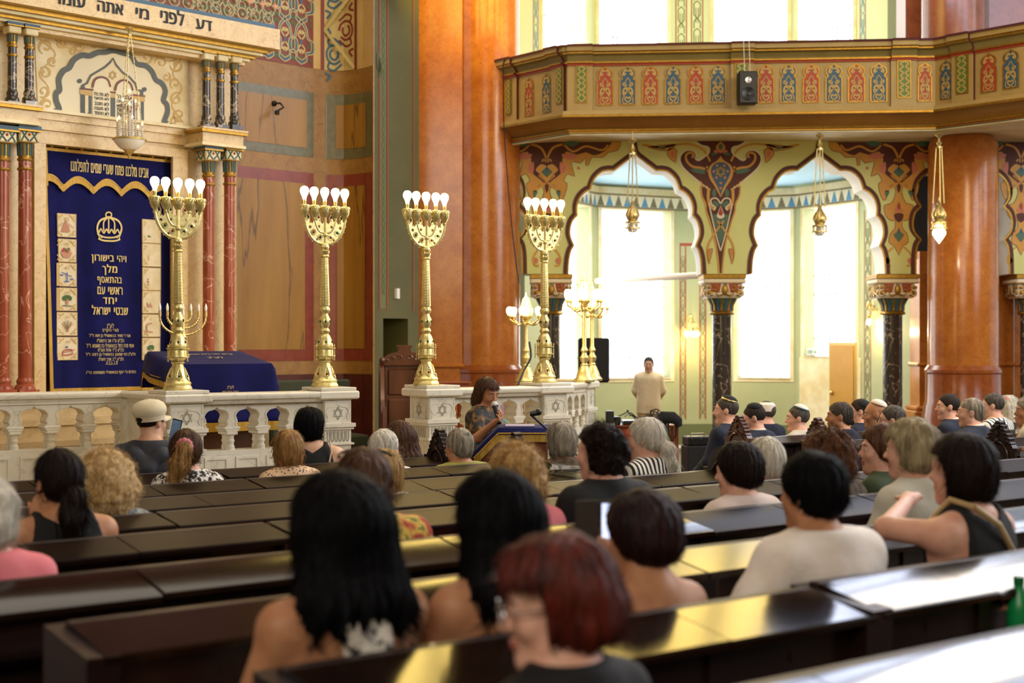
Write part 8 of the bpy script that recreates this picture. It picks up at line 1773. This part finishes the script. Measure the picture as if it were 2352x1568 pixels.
for k in range(7):
    x0 = X(1425+k*10, d); pts = [(x0+random.uniform(-.05, .05)+i*.05, d+.1+random.uniform(0, .2), zt2+.06+.10*math.sin(i*.8+k)*math.sin(i*.5)**2+.04) for i in range(7)]; b.tube(cat_rom(pts, 3), .007, 5)
tag(b.build('cable_tangle', MT['plasticblack']), 'tangle of black cables on the equipment table', 'cable', kind='stuff')
t = empty('camera_bag', (X(1538, 16.9), 16.9, 0), 0, 'black padded bag on a pole right of the white ponytail', 'bag'); zc = zat(962, 16.9)
b = MB(); b.tube([(-.16, 0, zc-.03), (-.08, 0, zc+.02), (.04, 0, zc+.015), (.10, 0, zc-.03), (.11, 0, zc-.09)], [.05, .075, .075, .06, .04], 12); b.ball((-.17, 0, zc-.03), .05); b.build('bag_body', MT['c_black'], t); b = MB(); b.tube([(-.02, 0, zc-.03), (-.01, 0, zc-.18), (.03, 0, zc-.26), (.07, 0, zc-.2), (.08, 0, zc-.08)], .012, 6); b.build('strap', MT['c_black'], t); b = MB(); b.tube([(-.05, .02, 0), (-.05, .02, zc)], .02, 8); b.lathe([(.12, 0), (.12, .02), (.02, .03)], 16, 0, (-.05, .02, 0)); b.build('pole', MT['plasticblack'], t)
# equipment case on the floor
d = 15.5; t = empty('equipment_case', (X(1602, d), d, 0), .2, 'dark metal equipment case left of the moustached man', 'case'); zc = zat(1022, d); 
b = MB(); b.box((-.15, -.12, 0), (.15, .12, zc), bev=.01); b.build('stand', MT['plasticblack'], t); b = MB(); b.box((-.14, -.11, zc), (.14, .11, zc+.10), bev=.012)
for x in (-.1, 0, .1): b.box((x-.015, -.118, zc+.01), (x+.015, -.1, zc+.08), bev=.004)
b.build('case_body', MT['metaldark'], t); b = MB(); b.tube([(-.08, 0, zc+.1), (-.07, 0, zc+.125), (.07, 0, zc+.125), (.08, 0, zc+.1)], .008, 6); b.build('handle', MT['steel'], t)
# low white step edge and dark plinth in front of the exedra
b = MB(); b.box((X(1380, 16.2), 16.2, 0), (X(1650, 16.2), 16.5, .10)); tag(b.build('white_step', MT['white']), 'low white step on the floor behind the white ponytail', 'step')
# bouquet in cellophane on the desk lid
q = on_row(ROWP[7]-.14, 1282); t = empty('bouquet', (q.x, q.y, plat(7)+RAILH-.012), RZP-.5, 'green leaved bouquet wrapped in cellophane on the desk lid', 'bouquet')
b = MB(); random.seed(6)
for k in range(9):
    a = random.uniform(-1.3, 1.3); L = random.uniform(.06, .10); o = Vector((-.05, 0, .03)); dv = Vector((-math.cos(a)*.8, math.sin(a)*.5, random.uniform(-.05, .6))).normalized(); sd = dv.cross(Vector((0, .3, 1))).normalized()
    pts = [(0, 0), (.25, .30), (.55, .36), (.85, .2), (1, 0)]; V = [o+dv*L*u+sd*L*v for u, v in pts]+[o+dv*L*u-sd*L*v for u, v in reversed(pts[1:-1])]; b.add(V, [tuple(range(len(V)))])
b.tube([(-.06, 0, .02), (.10, 0, .02)], .007, 6); b.build('leaves', mat('glossy_leaf', '#1f4a22', .35, col2='#2f6a30', scale=20), t)
b = MB(); random.seed(8); N = 9; V = []
for i in range(N):
    for j in range(6): a = j*6.283/6; r = (.05-.035*i/N)*random.uniform(.8, 1.2); V.append((-.06+.24*i/N, r*math.cos(a)*1.3, .035+r*.7*math.sin(a)))
b.add(V, [(i*6+j, i*6+(j+1) % 6, (i+1)*6+(j+1) % 6, (i+1)*6+j) for i in range(N-1) for j in range(6)]); o = b.build('cellophane', mat('cellophane', '#f0f2f2', .06, trans=.85, spec=.8), t, 5)
b = MB(); b.tube([(.06, 0, .02), (.2, .01, .025)], [.012, .016], 8); b.build('paper_sleeve', MT['paper'], t)
# white plastic chairs behind the front pew
for i, (px, lb) in enumerate(((954, 'white plastic chair, left of the pair by the carved end panel'), (986, 'white plastic chair, right of the pair by the carved end panel'))):
    q = on_row(8.98+.22*i, px); t = empty('plastic_chair', (q.x, q.y, 0), RZP, lb, 'chair', 'white plastic chairs'); zt3 = zat(1051, q.y); w_ = .075; pw = mat('white_plastic', '#d9d8d2', .4) if 'white_plastic' not in bpy.data.materials else bpy.data.materials['white_plastic']
    b = MB(); b.tube([tuple(v) for v in cat_rom([(-w_, 0, zt3-.34), (-w_, 0, zt3-.08), (-w_+.03, 0, zt3-.01), (w_-.03, 0, zt3), (w_, 0, zt3-.03), (w_, 0, zt3-.34)], 4)], .014, 8)
    for x in (-.03, .02): b.tube([(x, 0, zt3-.01), (x, 0, zt3-.30)], .007, 6)
    b.build('backrest', pw, t); b = MB(); b.box((-w_, 0, zt3-.36), (w_, .2, zt3-.33), bev=.01); b.build('seat', pw, t)
    for x in (-w_+.01, w_-.01):
        for y in (.02, .18): b = MB(); b.tube([(x, y, 0), (x, y, zt3-.34)], .012, 6); b.build('leg', pw, t)
